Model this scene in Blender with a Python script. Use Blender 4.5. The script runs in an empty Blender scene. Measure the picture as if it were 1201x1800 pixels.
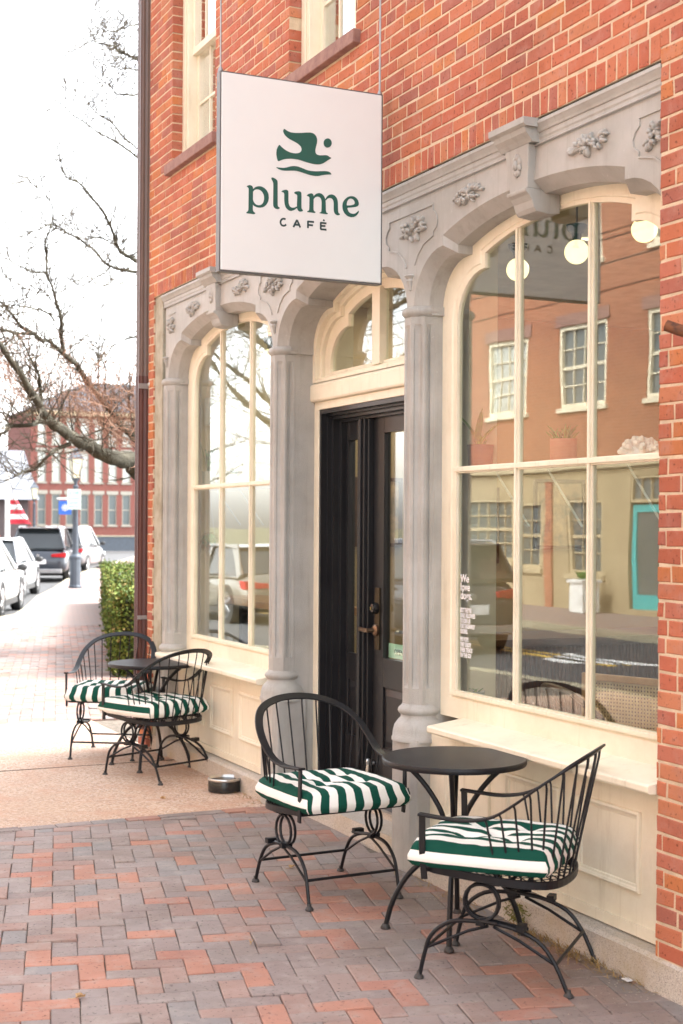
import bpy, bmesh, math, random
from mathutils import Vector, Matrix, noise
from mathutils.geometry import tessellate_polygon
R = math.radians
random.seed(7)
sc = bpy.context.scene
col = sc.collection

# ---------------------------------------------------------------- camera, sky, sun, exposure
TH = math.atan(1170 / 2500.0)
cd = bpy.data.cameras.new('camera'); cam = bpy.data.objects.new('camera', cd); col.objects.link(cam)
cam.matrix_world = Matrix.Translation((0, 0, 1.735)) @ Matrix.Rotation(-TH, 4, 'Z') @ Matrix.Rotation(R(90), 4, 'X') @ Matrix.Rotation(R(0.34), 4, 'Z')
cd.sensor_fit = 'VERTICAL'; cd.sensor_height = 36; cd.lens = 50; cd.shift_y = 25 / 1800.0
cd.clip_start = 0.05; cd.clip_end = 3000
cd.dof.use_dof = True; cd.dof.focus_distance = 7.0; cd.dof.aperture_fstop = 4.0
sc.camera = cam
w = bpy.data.worlds.new('World'); sc.world = w; w.use_nodes = True
nt = w.node_tree; nt.nodes.clear()
SUN_EL, SUN_AZ = R(47), R(98)          # azimuth clockwise from +Y
sky = nt.nodes.new('ShaderNodeTexSky'); sky.sky_type = 'NISHITA'; sky.sun_disc = False
sky.sun_elevation = SUN_EL; sky.sun_rotation = SUN_AZ; sky.dust_density = 3.0; sky.air_density = 1.0
bw = nt.nodes.new('ShaderNodeRGBToBW'); mx = nt.nodes.new('ShaderNodeMix'); mx.data_type = 'RGBA'
mx.inputs[0].default_value = 0.86
bg = nt.nodes.new('ShaderNodeBackground'); bg.inputs[1].default_value = 0.15
wo = nt.nodes.new('ShaderNodeOutputWorld')
nt.links.new(sky.outputs[0], bw.inputs[0]); nt.links.new(sky.outputs[0], mx.inputs[6]); nt.links.new(bw.outputs[0], mx.inputs[7])
nt.links.new(mx.outputs[2], bg.inputs[0]); nt.links.new(bg.outputs[0], wo.inputs[0])
sl = bpy.data.lights.new('sun', 'SUN'); sl.energy = 0.55; sl.angle = R(10); sl.color = (1.0, 0.97, 0.93)
so = bpy.data.objects.new('sun', sl); col.objects.link(so)
sd = Vector((math.sin(SUN_AZ) * math.cos(SUN_EL), math.cos(SUN_AZ) * math.cos(SUN_EL), math.sin(SUN_EL)))
so.rotation_euler = sd.to_track_quat('Z', 'Y').to_euler()
sc.view_settings.view_transform = 'Standard'; sc.view_settings.look = 'None'
sc.view_settings.exposure = 3.25; sc.view_settings.gamma = 1.0
sc.render.engine = 'CYCLES'
sc.cycles.max_bounces = 8; sc.cycles.transparent_max_bounces = 24
sc.cycles.sample_clamp_indirect = 8

# ---------------------------------------------------------------- helpers: objects
LOC = {}
def tag(o, label=None, cat=None, group=None, kind=None):
    if label: o['label'] = label
    if cat: o['category'] = cat
    if group: o['group'] = group
    if kind: o['kind'] = kind
    return o
def thing(name, label, cat, loc=(0, 0, 0), rz=0.0, group=None, sc_=1.0):
    o = bpy.data.objects.new(name, None); col.objects.link(o)
    o.location = loc; o.rotation_euler = (0, 0, rz); o.scale = (sc_,) * 3
    o.empty_display_size = 0.2
    LOC[o.name] = Vector(loc)
    return tag(o, label, cat, group)
class MB:
    def __init__(s, T=None): s.v = []; s.f = []; s.T = T; s.mi = []; s.cur = 0; s.attr = None
    def add(s, vs, fs):
        n = len(s.v)
        if s.T is not None: vs = [tuple(s.T @ Vector(p)) for p in vs]
        s.v += [tuple(p) for p in vs]; s.f += [tuple(i + n for i in f) for f in fs]; s.mi += [s.cur] * len(fs)
        return s
    def box(s, x0, x1, y0, y1, z0, z1):
        if x0 > x1: x0, x1 = x1, x0
        if y0 > y1: y0, y1 = y1, y0
        if z0 > z1: z0, z1 = z1, z0
        return s.add([(x0, y0, z0), (x1, y0, z0), (x1, y1, z0), (x0, y1, z0), (x0, y0, z1), (x1, y0, z1), (x1, y1, z1), (x0, y1, z1)],
                     [(3, 2, 1, 0), (4, 5, 6, 7), (0, 1, 5, 4), (1, 2, 6, 5), (2, 3, 7, 6), (3, 0, 4, 7)])
    def tube(s, path, r, n=8, cap=True):
        P = [Vector(p) for p in path]; m = len(P)
        rr = r if isinstance(r, (list, tuple)) else [r] * m
        T = []
        for i in range(m):
            t = P[min(i + 1, m - 1)] - P[max(i - 1, 0)]
            T.append(t.normalized() if t.length > 1e-9 else Vector((0, 0, 1)))
        u = T[0].orthogonal().normalized()
        vs = []; fs = []
        for i in range(m):
            u = (u - T[i] * u.dot(T[i]));  u = u.normalized() if u.length > 1e-6 else T[i].orthogonal().normalized()
            b = T[i].cross(u)
            for k in range(n):
                a = 2 * math.pi * k / n
                vs.append(P[i] + (u * math.cos(a) + b * math.sin(a)) * rr[i])
        for i in range(m - 1):
            for k in range(n):
                k2 = (k + 1) % n
                fs.append((i * n + k, i * n + k2, (i + 1) * n + k2, (i + 1) * n + k))
        if cap: fs.append(tuple(range(n))[::-1]); fs.append(tuple((m - 1) * n + k for k in range(n)))
        return s.add(vs, fs)
    def band(s, path, wd, th, nrm):
        """flat bar along a path; nrm(i) is the face normal"""
        P = [Vector(p) for p in path]; m = len(P); vs = []; fs = []
        for i in range(m):
            t = (P[min(i + 1, m - 1)] - P[max(i - 1, 0)]).normalized()
            N = Vector(nrm(i) if callable(nrm) else nrm); N = (N - t * N.dot(t)).normalized()
            W = t.cross(N)
            ww = wd[i] if isinstance(wd, (list, tuple)) else wd
            a, b = W * ww / 2, N * th / 2
            c = 0.7
            for p in (a * 1 + b * c * 0.4, a * 0.86 + b, -a * 0.86 + b, -a + b * c * 0.4, -a - b * c * 0.4, -a * 0.86 - b, a * 0.86 - b, a - b * c * 0.4): vs.append(P[i] + p)
        for i in range(m - 1):
            for k in range(8):
                k2 = (k + 1) % 8
                fs.append((i * 8 + k, i * 8 + k2, (i + 1) * 8 + k2, (i + 1) * 8 + k))
        fs.append(tuple(range(8))[::-1]); fs.append(tuple((m - 1) * 8 + k for k in range(8)))
        return s.add(vs, fs)
    def lathe(s, prof, c=(0, 0, 0), n=20, axis='Z', a0=0.0, close=True):
        vs = []; fs = []
        for r_, h in prof:
            for k in range(n):
                a = a0 + 2 * math.pi * k / n
                x, y = r_ * math.cos(a), r_ * math.sin(a)
                p = (x, y, h) if axis == 'Z' else ((h, x, y) if axis == 'X' else (x, h, y))
                vs.append((p[0] + c[0], p[1] + c[1], p[2] + c[2]))
        for i in range(len(prof) - 1):
            for k in range(n):
                k2 = (k + 1) % n
                fs.append((i * n + k, i * n + k2, (i + 1) * n + k2, (i + 1) * n + k))
        if close:
            if prof[0][0] > 1e-6: fs.append(tuple(range(n))[::-1])
            if prof[-1][0] > 1e-6: fs.append(tuple((len(prof) - 1) * n + k for k in range(n)))
        return s.add(vs, fs)
    def ball(s, c, r, n=8, m=6):
        rx, ry, rz = r if isinstance(r, (list, tuple)) else (r, r, r)
        vs = [(c[0], c[1], c[2] - rz)]; fs = []
        for i in range(1, m):
            a = math.pi * i / m - math.pi / 2
            for k in range(n):
                b = 2 * math.pi * k / n
                vs.append((c[0] + rx * math.cos(a) * math.cos(b), c[1] + ry * math.cos(a) * math.sin(b), c[2] + rz * math.sin(a)))
        vs.append((c[0], c[1], c[2] + rz))
        for k in range(n): fs.append((0, 1 + (k + 1) % n, 1 + k))
        for i in range(m - 2):
            for k in range(n):
                k2 = (k + 1) % n
                fs.append((1 + i * n + k, 1 + i * n + k2, 1 + (i + 1) * n + k2, 1 + (i + 1) * n + k))
        for k in range(n): fs.append((1 + (m - 2) * n + k, 1 + (m - 2) * n + (k + 1) % n, len(vs) - 1))
        return s.add(vs, fs)
    def prism(s, poly, holes, d0, d1, mp):
        """polygon (with holes) in 2D, extruded between depths d0 and d1; mp(a,b,d)->xyz"""
        loops = [[Vector((a, b, 0)) for a, b in l] for l in [poly] + list(holes)]
        tris = tessellate_polygon(loops)
        flat = [p for l in loops for p in l]; n = len(flat)
        vs = [mp(p.x, p.y, d0) for p in flat] + [mp(p.x, p.y, d1) for p in flat]
        fs = [t for t in tris] + [tuple(i + n for i in t[::-1]) for t in tris]
        o = 0
        for l in loops:
            m = len(l)
            for i in range(m):
                j = (i + 1) % m
                fs.append((o + i, o + j, n + o + j, n + o + i))
            o += m
        return s.add(vs, fs)
    def build(s, name, mats, parent=None, smooth=False, bevel=0.0, local=False, label=None, sub=0, fixn=True, angle=None):
        me = bpy.data.meshes.new(name)
        vs = s.v
        if parent is not None and not local:
            off = Vector(); p = parent
            while p is not None: off += Vector(p.location); p = p.parent
            vs = [(a - off.x, b - off.y, c - off.z) for a, b, c in vs]
        me.from_pydata(vs, [], s.f)
        if not isinstance(mats, (list, tuple)): mats = [mats]
        for m in mats: me.materials.append(m)
        if len(mats) > 1: me.polygons.foreach_set('material_index', s.mi)
        if s.attr:
            for an, vals in s.attr.items():
                at = me.attributes.new(an, 'FLOAT', 'POINT'); at.data.foreach_set('value', vals)
        if fixn:
            b = bmesh.new(); b.from_mesh(me); bmesh.ops.recalc_face_normals(b, faces=b.faces); b.to_mesh(me); b.free()
        if smooth:
            me.polygons.foreach_set('use_smooth', [True] * len(me.polygons))
            if angle is None: angle = 40
            try: me.set_sharp_from_angle(angle=R(angle))
            except Exception: pass
        o = bpy.data.objects.new(name, me); col.objects.link(o)
        if parent is not None: o.parent = parent
        if bevel:
            m = o.modifiers.new('bevel', 'BEVEL'); m.width = bevel; m.segments = 2; m.limit_method = 'ANGLE'; m.angle_limit = R(35)
        if sub:
            m = o.modifiers.new('sub', 'SUBSURF'); m.levels = sub; m.render_levels = sub
        if label: o['label'] = label
        return o
def children(o): return [c for c in bpy.data.objects if c.parent == o]
def collect(o, kids):
    return (o, [collect(c, kids) for c in kids.get(o.name, [])])
def copy_thing(o, loc, rz, label=None, scale=None):
    kids = {}
    for c in bpy.data.objects:
        if c.parent is not None: kids.setdefault(c.parent.name, []).append(c)
    def rec(src, par):
        c = src.copy(); col.objects.link(c)
        if par is not None: c.parent = par
        for k in kids.get(src.name, []): rec(k, c)
        return c
    r = rec(o, None); r.location = loc; r.rotation_euler = (0, 0, rz)
    if label: r['label'] = label
    if scale: r.scale = (scale,) * 3
    return r
def bez(pts, n=6):
    """Catmull-Rom through points"""
    P = [Vector(p) for p in pts]; out = []
    for i in range(len(P) - 1):
        p0 = P[max(i - 1, 0)]; p1 = P[i]; p2 = P[i + 1]; p3 = P[min(i + 2, len(P) - 1)]
        for k in range(n):
            t = k / n
            out.append(0.5 * ((2 * p1) + (p2 - p0) * t + (2 * p0 - 5 * p1 + 4 * p2 - p3) * t * t + (3 * p1 - p0 - 3 * p2 + p3) * t ** 3))
    out.append(P[-1]); return out

# ---------------------------------------------------------------- materials
def nodes(name):
    m = bpy.data.materials.new(name); m.use_nodes = True
    t = m.node_tree; b = t.nodes['Principled BSDF']
    return m, t, b
def N(t, typ, **kw):
    n = t.nodes.new('ShaderNode' + typ)
    for k, v in kw.items(): setattr(n, k, v)
    return n
def ramp(t, fac, stops):
    r = N(t, 'ValToRGB'); e = r.color_ramp.elements
    while len(e) < len(stops): e.new(0.5)
    for i, (p, c) in enumerate(stops): e[i].position = p; e[i].color = (*c, 1) if len(c) == 3 else c
    t.links.new(fac, r.inputs[0]); return r.outputs[0]
def mixc(t, fac, a, b, mode='MIX'):
    m = N(t, 'Mix'); m.data_type = 'RGBA'; m.blend_type = mode
    for s, v in ((0, fac), (6, a), (7, b)):
        if hasattr(v, 'links'): t.links.new(v, m.inputs[s])
        elif isinstance(v, (int, float)): m.inputs[s].default_value = v
        else: m.inputs[s].default_value = (*v, 1)
    return m.outputs[2]
def noise_(t, scale, detail=5, rough=.6, vec=None, dist=0.0):
    n = N(t, 'TexNoise'); n.inputs['Scale'].default_value = scale; n.inputs['Detail'].default_value = detail
    n.inputs['Roughness'].default_value = rough; n.inputs['Distortion'].default_value = dist
    if vec is None:
        g = N(t, 'NewGeometry'); vec = g.outputs['Position']
    t.links.new(vec, n.inputs['Vector']); return n.outputs['Fac']
def bump_(t, b, h, strength, dist=0.01):
    n = N(t, 'Bump'); n.inputs['Strength'].default_value = strength; n.inputs['Distance'].default_value = dist
    t.links.new(h, n.inputs['Height']); t.links.new(n.outputs[0], b.inputs['Normal'])
def mat(name, c1, c2=None, rough=.6, metal=0., ns=6, bump=0., bs=80, bd=.01, spec=.5, contrast=(.35, .65), objc=False, rvar=0.0):
    m, t, b = nodes(name)
    b.inputs['Roughness'].default_value = rough; b.inputs['Metallic'].default_value = metal
    b.inputs['Specular IOR Level'].default_value = spec
    vec = None
    if objc: vec = N(t, 'TexCoord').outputs['Object']
    c2 = c2 or tuple(x * .82 for x in c1)
    f = noise_(t, ns, vec=vec)
    cc = ramp(t, f, [(contrast[0], c2), (contrast[1], c1)])
    t.links.new(cc, b.inputs['Base Color'])
    if name.startswith('grey_paint'):
        mq = N(t, 'Mapping'); mq.inputs['Scale'].default_value = (14, 14, .9); g4 = N(t, 'NewGeometry'); t.links.new(g4.outputs['Position'], mq.inputs[0])
        cc = mixc(t, ramp(t, noise_(t, 1.6, 7, .7, vec=mq.outputs[0]), [(.52, (0, 0, 0)), (.72, (.55,) * 3)]), cc, (.25, .235, .20))
        cc = mixc(t, ramp(t, noise_(t, 34, 6, .75), [(.64, (0, 0, 0)), (.68, (.6,) * 3)]), cc, (.52, .51, .48))
        t.links.new(cc, b.inputs['Base Color'])
    if rvar:
        mr = N(t, 'MapRange'); mr.inputs[3].default_value = rough - rvar; mr.inputs[4].default_value = rough + rvar
        t.links.new(noise_(t, ns * 3, vec=vec), mr.inputs[0]); t.links.new(mr.outputs[0], b.inputs['Roughness'])
    if bump: bump_(t, b, noise_(t, bs, 4, vec=vec), bump, bd)
    return m
def rnd_socket(t, extra=0.0):
    oi = N(t, 'ObjectInfo'); ge = N(t, 'NewGeometry')
    a = N(t, 'Math', operation='ADD'); t.links.new(oi.outputs['Random'], a.inputs[0]); t.links.new(ge.outputs['Random Per Island'], a.inputs[1])
    s = N(t, 'Math', operation='MULTIPLY_ADD'); t.links.new(a.outputs[0], s.inputs[0]); s.inputs[1].default_value = 7.13; s.inputs[2].default_value = extra
    f = N(t, 'Math', operation='FRACT'); t.links.new(s.outputs[0], f.inputs[0]); return f.outputs[0]
def brick_mat(name, cols, stain, stain_amt, rough=.85, bump=.5, ns=35, bs=140, spec=.3):
    m, t, b = nodes(name)
    r = rnd_socket(t)
    cr = N(t, 'ValToRGB'); cr.color_ramp.interpolation = 'CONSTANT'; e = cr.color_ramp.elements
    while len(e) < len(cols): e.new(.5)
    for i, c in enumerate(cols): e[i].position = i / len(cols); e[i].color = (*c, 1)
    t.links.new(r, cr.inputs[0])
    n1 = noise_(t, ns, 6, .7); c = mixc(t, n1, cr.outputs[0], (.55, .55, .55), 'OVERLAY')
    spots = ramp(t, noise_(t, 9, 5, .65), [(.50, (0, 0, 0)), (.72, (stain_amt,) * 3)])
    c = mixc(t, spots, c, stain)
    dark = ramp(t, noise_(t, 55, 3, .6), [(.30, (.42,) * 3), (.40, (1, 1, 1))])
    c = mixc(t, 1.0, c, dark, 'MULTIPLY')
    soot = ramp(t, noise_(t, 1.6, 7, .68), [(.34, (.76, .74, .72)), (.55, (1, 1, 1))])
    c = mixc(t, 1.0, c, soot, 'MULTIPLY')
    t.links.new(c, b.inputs['Base Color']); b.inputs['Roughness'].default_value = rough; b.inputs['Specular IOR Level'].default_value = spec
    if name.startswith('paver_clay') and not name.endswith('dusty'):
        # trodden dirt lies thicker towards the wall foot, with ragged edges, plus scattered damp-looking stains
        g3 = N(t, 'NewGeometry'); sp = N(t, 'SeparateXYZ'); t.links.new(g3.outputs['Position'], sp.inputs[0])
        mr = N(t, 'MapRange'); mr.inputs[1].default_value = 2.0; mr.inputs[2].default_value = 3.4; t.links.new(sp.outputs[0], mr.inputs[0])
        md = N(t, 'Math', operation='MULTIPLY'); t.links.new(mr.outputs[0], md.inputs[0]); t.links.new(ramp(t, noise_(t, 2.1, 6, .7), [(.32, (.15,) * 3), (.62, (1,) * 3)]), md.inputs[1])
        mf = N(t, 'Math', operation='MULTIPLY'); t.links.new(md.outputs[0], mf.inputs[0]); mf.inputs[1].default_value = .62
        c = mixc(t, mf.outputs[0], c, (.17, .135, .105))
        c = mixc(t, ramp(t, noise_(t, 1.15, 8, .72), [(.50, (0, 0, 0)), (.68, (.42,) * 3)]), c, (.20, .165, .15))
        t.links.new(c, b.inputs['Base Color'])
    bump_(t, b, noise_(t, bs, 8, .75), bump, .006)
    return m
M = {}
M['brick'] = brick_mat('wall_brick', [(.46, .145, .08), (.42, .125, .07), (.48, .165, .09), (.39, .12, .078), (.44, .15, .095), (.50, .18, .072), (.36, .125, .088), (.49, .19, .10), (.44, .13, .075), (.47, .15, .076)], (.48, .26, .21), .55)
M['mortar'] = mat('mortar', (.70, .56, .40), (.54, .42, .29), rough=.95, ns=12, bump=.5, bs=120)
M['paver'] = brick_mat('paver_clay', [(.29, .245, .23), (.32, .215, .185), (.41, .20, .15), (.26, .24, .235), (.30, .25, .235), (.43, .215, .155), (.29, .235, .215), (.28, .23, .215), (.35, .24, .205), (.27, .215, .20), (.31, .23, .205)], (.42, .37, .33), .6, rough=.8, bump=.35, ns=26, bs=100, spec=.35)
M['paver_far'] = brick_mat('paver_clay_dusty', [(.23, .19, .175), (.26, .17, .145), (.32, .175, .135), (.215, .185, .175), (.27, .20, .18)], (.29, .25, .22), .5, rough=.85, bump=.3, ns=26, bs=100)  # far copy of the clay palette, darkened to offset the strong light there
M['joint'] = mat('paver_joint', (.20, .165, .13), (.10, .09, .07), rough=1, ns=20, bump=.6, bs=150)
M['grey'] = mat('grey_paint', (.425, .415, .39), (.34, .33, .305), rough=.5, ns=3.5, bump=.22, bs=230, bd=.004)
M['grey_rough'] = mat('grey_paint_stippled', (.425, .415, .39), (.34, .33, .305), rough=.5, ns=4, bump=.5, bs=170, bd=.006)
def cream_mat(name):
    m, t, b = nodes(name)
    f = noise_(t, 2.2, 6, .7); c = ramp(t, f, [(.3, (.71, .64, .49)), (.6, (.82, .76, .61))])
    chip = ramp(t, noise_(t, 26, 8, .75), [(.675, (0, 0, 0)), (.70, (.5,) * 3)])
    c = mixc(t, chip, c, (.36, .31, .25))
    mpn = N(t, 'Mapping'); mpn.inputs['Scale'].default_value = (9, 9, .8); g2 = N(t, 'NewGeometry'); t.links.new(g2.outputs['Position'], mpn.inputs[0])
    c = mixc(t, ramp(t, noise_(t, 2.0, 6, .7, vec=mpn.outputs[0]), [(.56, (0, 0, 0)), (.76, (.45,) * 3)]), c, (.44, .35, .22))
    t.links.new(c, b.inputs['Base Color']); b.inputs['Roughness'].default_value = .42
    bump_(t, b, noise_(t, 60, 5), .18, .004); return m
M['cream'] = cream_mat('cream_paint')
M['cream_clean'] = mat('cream_paint_clean', (.76, .68, .52), (.70, .62, .46), rough=.45, ns=3, bump=.08, bs=60)
M['black_door'] = mat('black_door_paint', (.018, .018, .02), (.013, .013, .015), rough=.3, ns=3, bump=.04, bs=90)
M['iron'] = mat('black_wrought_iron', (.010, .011, .014), (.007, .0075, .0095), rough=.42, ns=14, bump=.15, bs=220, bd=.003, objc=True, spec=.32)
M['iron_worn'] = mat('worn_iron_foot', (.05, .045, .042), (.02, .02, .02), rough=.6, ns=50, objc=True)
M['rust'] = mat('rusty_iron', (.20, .075, .03), (.07, .03, .02), rough=.8, ns=30, bump=.4)
M['concrete'] = mat('stained_concrete', (.42, .39, .31), (.27, .24, .17), rough=.9, ns=6, bump=.6, bs=60, contrast=(.3, .6))
M['sill'] = mat('painted_brownstone', (.33, .19, .155), (.23, .12, .10), rough=.8, ns=14, bump=.4, bs=90)
def speck_mat(name, base, specks, scale, rough=.8, bump=.4, big=None, vs=None):
    m, t, b = nodes(name)
    v = N(t, 'TexVoronoi'); v.inputs['Scale'].default_value = scale
    g = N(t, 'NewGeometry'); t.links.new(g.outputs['Position'], v.inputs['Vector'])
    s = N(t, 'SeparateColor'); t.links.new(v.outputs['Color'], s.inputs[0])
    c = ramp(t, s.outputs[0], specks)
    f = noise_(t, 1.7, 6, .6); c = mixc(t, ramp(t, f, [(.35, (.55,) * 3), (.65, (.1,) * 3)]), c, base)
    if big: c = mixc(t, ramp(t, noise_(t, 2.6, 7, .7), [(.48, (0, 0, 0)), (.66, (.75,) * 3)]), c, big)
    t.links.new(c, b.inputs['Base Color']); b.inputs['Roughness'].default_value = rough
    bump_(t, b, v.outputs['Distance'], bump, .004); return m
M['granite'] = speck_mat('granite', (.46, .41, .34), [(.0, (.18, .16, .15)), (.2, (.45, .41, .37)), (.6, (.56, .50, .43)), (.9, (.62, .58, .53))], 260, big=(.42, .34, .22))
M['aggregate'] = speck_mat('exposed_aggregate', (.47, .315, .215), [(0, (.24, .16, .12)), (.25, (.46, .31, .22)), (.6, (.58, .42, .31)), (.9, (.66, .55, .46))], 95, bump=.8, big=(.50, .29, .19))
M['asphalt'] = speck_mat('asphalt', (.07, .07, .07), [(0, (.04, .04, .04)), (.5, (.07, .07, .07)), (1, (.11, .11, .11))], 60)
M['kerbstone'] = mat('kerb_granite', (.36, .32, .23), (.27, .24, .17), rough=.9, ns=8, bump=.4)
M['soil'] = mat('ground_soil', (.13, .12, .07), (.08, .08, .04), rough=1, ns=5, bump=.5, bs=20)
M['white_line'] = mat('road_line_white', (.7, .7, .68), rough=.8, ns=20)
M['yellow_line'] = mat('road_line_yellow', (.65, .42, .08), rough=.8, ns=20)
M['sign_white'] = mat('sign_white', (.74, .765, .755), (.715, .735, .73), rough=.35, ns=2)
M['sign_edge'] = mat('sign_edge', (.12, .12, .12), rough=.4)
M['teal'] = mat('teal_vinyl', (.012, .095, .072), (.011, .088, .067), rough=.45)
M['teal_dark'] = mat('dark_teal_vinyl', (.02, .055, .058), rough=.45)
M['galv'] = mat('galvanised_steel', (.35, .35, .35), rough=.4, metal=.7, ns=20)
M['pipe_brown'] = mat('brown_downspout', (.13, .085, .072), (.11, .07, .06), rough=.4, ns=3)
M['pipe_maroon'] = mat('maroon_downspout', (.085, .022, .018), (.07, .018, .015), rough=.4, ns=3)
M['steel'] = mat('brushed_steel', (.6, .6, .58), rough=.28, metal=1.0, ns=30)
M['black_gloss'] = mat('black_enamel', (.012, .012, .012), rough=.25)
M['white'] = mat('white_paint', (.78, .77, .74), rough=.5)
M['wood'] = mat('light_wood', (.50, .29, .13), (.40, .21, .09), rough=.5, ns=9)
M['dark_wood'] = mat('dark_wood', (.10, .045, .025), (.06, .028, .016), rough=.4, ns=9)
M['terracotta'] = mat('pink_terracotta', (.50, .24, .16), (.42, .19, .13), rough=.8, ns=8)
M['maroon_pot'] = mat('maroon_glaze', (.16, .05, .045), rough=.4)
M['blue_pot'] = mat('pale_blue_glaze', (.42, .52, .50), rough=.4)
M['leaf'] = mat('plant_leaf', (.08, .30, .05), (.03, .15, .025), rough=.5, ns=30)
M['leaf_lime'] = mat('lime_leaf', (.32, .48, .06), (.12, .28, .04), rough=.5, ns=30)
M['leaf_snake'] = mat('snake_leaf', (.10, .30, .08), (.02, .11, .03), rough=.5, ns=40, contrast=(.45, .55))
M['coral'] = mat('white_coral', (.85, .88, .88), (.78, .82, .83), rough=.7, ns=20, bump=.5, bs=120)
M['dry'] = mat('dry_grass', (.38, .26, .10), (.24, .16, .06), rough=.9, ns=40)
M['weed'] = mat('weed_green', (.12, .15, .04), (.2, .17, .05), rough=.9, ns=40)
M['bark'] = mat('grey_bark', (.075, .068, .045), (.025, .023, .013), rough=.95, ns=5, bump=1.0, bs=26, bd=.03)
M['twig'] = mat('twig_bark', (.09, .075, .05), (.05, .042, .028), rough=.9, ns=3)
M['twig_red'] = mat('budding_twig', (.30, .17, .11), (.22, .13, .09), rough=.9, ns=3)
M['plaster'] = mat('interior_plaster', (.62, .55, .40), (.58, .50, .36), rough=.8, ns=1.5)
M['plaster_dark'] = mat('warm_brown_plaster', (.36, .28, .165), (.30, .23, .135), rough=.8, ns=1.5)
M['floor_wood'] = mat('interior_floor', (.16, .10, .06), (.11, .07, .04), rough=.5, ns=4)
M['ceil'] = mat('interior_ceiling', (.55, .50, .42), rough=.9)
M['tyre'] = mat('tyre_rubber', (.02, .02, .02), rough=.85, objc=True)
M['alloy'] = mat('alloy_rim', (.42, .42, .43), rough=.3, metal=.8, objc=True)
M['plastic_dark'] = mat('dark_plastic', (.03, .03, .03), rough=.6, objc=True)
def carpaint(name, c, flake=.3):
    m, t, b = nodes(name); b.inputs['Base Color'].default_value = (*c, 1); b.inputs['Metallic'].default_value = flake
    b.inputs['Roughness'].default_value = .32; b.inputs['Coat Weight'].default_value = .9; b.inputs['Coat Roughness'].default_value = .04
    return m
M['car_black'] = carpaint('car_paint_dark_blue', (.022, .028, .04)); M['car_white'] = carpaint('car_paint_white', (.72, .72, .70), .0)
M['car_silver'] = carpaint('car_paint_silver', (.55, .58, .60), .2); M['car_grey'] = carpaint('car_paint_grey', (.10, .10, .11))
M['car_tan'] = carpaint('car_paint_champagne', (.15, .14, .115)); M['car_red'] = carpaint('car_paint_red', (.45, .03, .03), .1)
m, t, b = nodes('car_glass'); b.inputs['Base Color'].default_value = (.02, .025, .028, 1); b.inputs['Roughness'].default_value = .05; b.inputs['Specular IOR Level'].default_value = .8; M['car_glass'] = m
m, t, b = nodes('tail_lamp_red'); b.inputs['Base Color'].default_value = (.35, .01, .015, 1); b.inputs['Roughness'].default_value = .12; M['tail'] = m
m, t, b = nodes('head_lamp'); b.inputs['Base Color'].default_value = (.7, .72, .75, 1); b.inputs['Roughness'].default_value = .08; M['head'] = m
def glass(name, amt, tint=(.93, .97, .94), wav=.0, rough=0.0):
    m = bpy.data.materials.new(name); m.use_nodes = True; t = m.node_tree; t.nodes.clear()
    o = N(t, 'OutputMaterial'); tr = N(t, 'BsdfTransparent'); tr.inputs[0].default_value = (*tint, 1)
    gl = N(t, 'BsdfGlossy'); gl.inputs['Roughness'].default_value = rough; gl.inputs['Color'].default_value = (1, 1, 1, 1)
    # Schlick reflectance from the facing angle, the same on both faces of the pane
    gi = N(t, 'NewGeometry'); dt = N(t, 'VectorMath', operation='DOT_PRODUCT'); t.links.new(gi.outputs['Incoming'], dt.inputs[0]); t.links.new(gi.outputs['Normal'], dt.inputs[1])
    ab = N(t, 'Math', operation='ABSOLUTE'); t.links.new(dt.outputs['Value'], ab.inputs[0])
    om = N(t, 'Math', operation='SUBTRACT'); om.inputs[0].default_value = 1.0; t.links.new(ab.outputs[0], om.inputs[1])
    pw = N(t, 'Math', operation='POWER'); pw.inputs[1].default_value = 5.0; t.links.new(om.outputs[0], pw.inputs[0])
    ma = N(t, 'Math', operation='MULTIPLY_ADD'); ma.inputs[1].default_value = .96; ma.inputs[2].default_value = .04; t.links.new(pw.outputs[0], ma.inputs[0])
    mu = N(t, 'Math', operation='MULTIPLY'); mu.use_clamp = True; mu.inputs[1].default_value = amt
    t.links.new(ma.outputs[0], mu.inputs[0]); mi = N(t, 'MixShader'); t.links.new(mu.outputs[0], mi.inputs[0])
    t.links.new(tr.outputs[0], mi.inputs[1]); t.links.new(gl.outputs[0], mi.inputs[2]); t.links.new(mi.outputs[0], o.inputs[0])
    if wav:
        g = N(t, 'NewGeometry'); bp = N(t, 'Bump'); bp.inputs['Strength'].default_value = wav; bp.inputs['Distance'].default_value = .02
        n = N(t, 'TexNoise'); n.inputs['Scale'].default_value = 2.2; n.inputs['Detail'].default_value = 1.0
        t.links.new(g.outputs['Position'], n.inputs['Vector']); t.links.new(n.outputs['Fac'], bp.inputs['Height'])
        t.links.new(bp.outputs[0], gl.inputs['Normal'])
    return m
M['pane'] = glass('shop_glass', 1.85, wav=.03)
M['pane_up'] = glass('old_window_glass', 4.0, wav=.06)
def far_glass(name, c):
    m, t, b = nodes(name); b.inputs['Base Color'].default_value = (*c, 1); b.inputs['Roughness'].default_value = .06; b.inputs['Specular IOR Level'].default_value = .9; return m
M['far_glass'] = far_glass('far_window_glass', (.10, .12, .12)); M['far_glass_l'] = far_glass('far_window_blind', (.42, .44, .40))
def emis(name, c, s):
    m, t, b = nodes(name); b.inputs['Base Color'].default_value = (*c, 1); b.inputs['Emission Color'].default_value = (*c, 1); b.inputs['Emission Strength'].default_value = s; return m
M['bulb'] = emis('lit_globe_bulb',  (1, .80, .40), .24)
M['lamp_glass'] = mat('lantern_glass', (.75, .70, .50), (.6, .55, .4), rough=.2)
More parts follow.
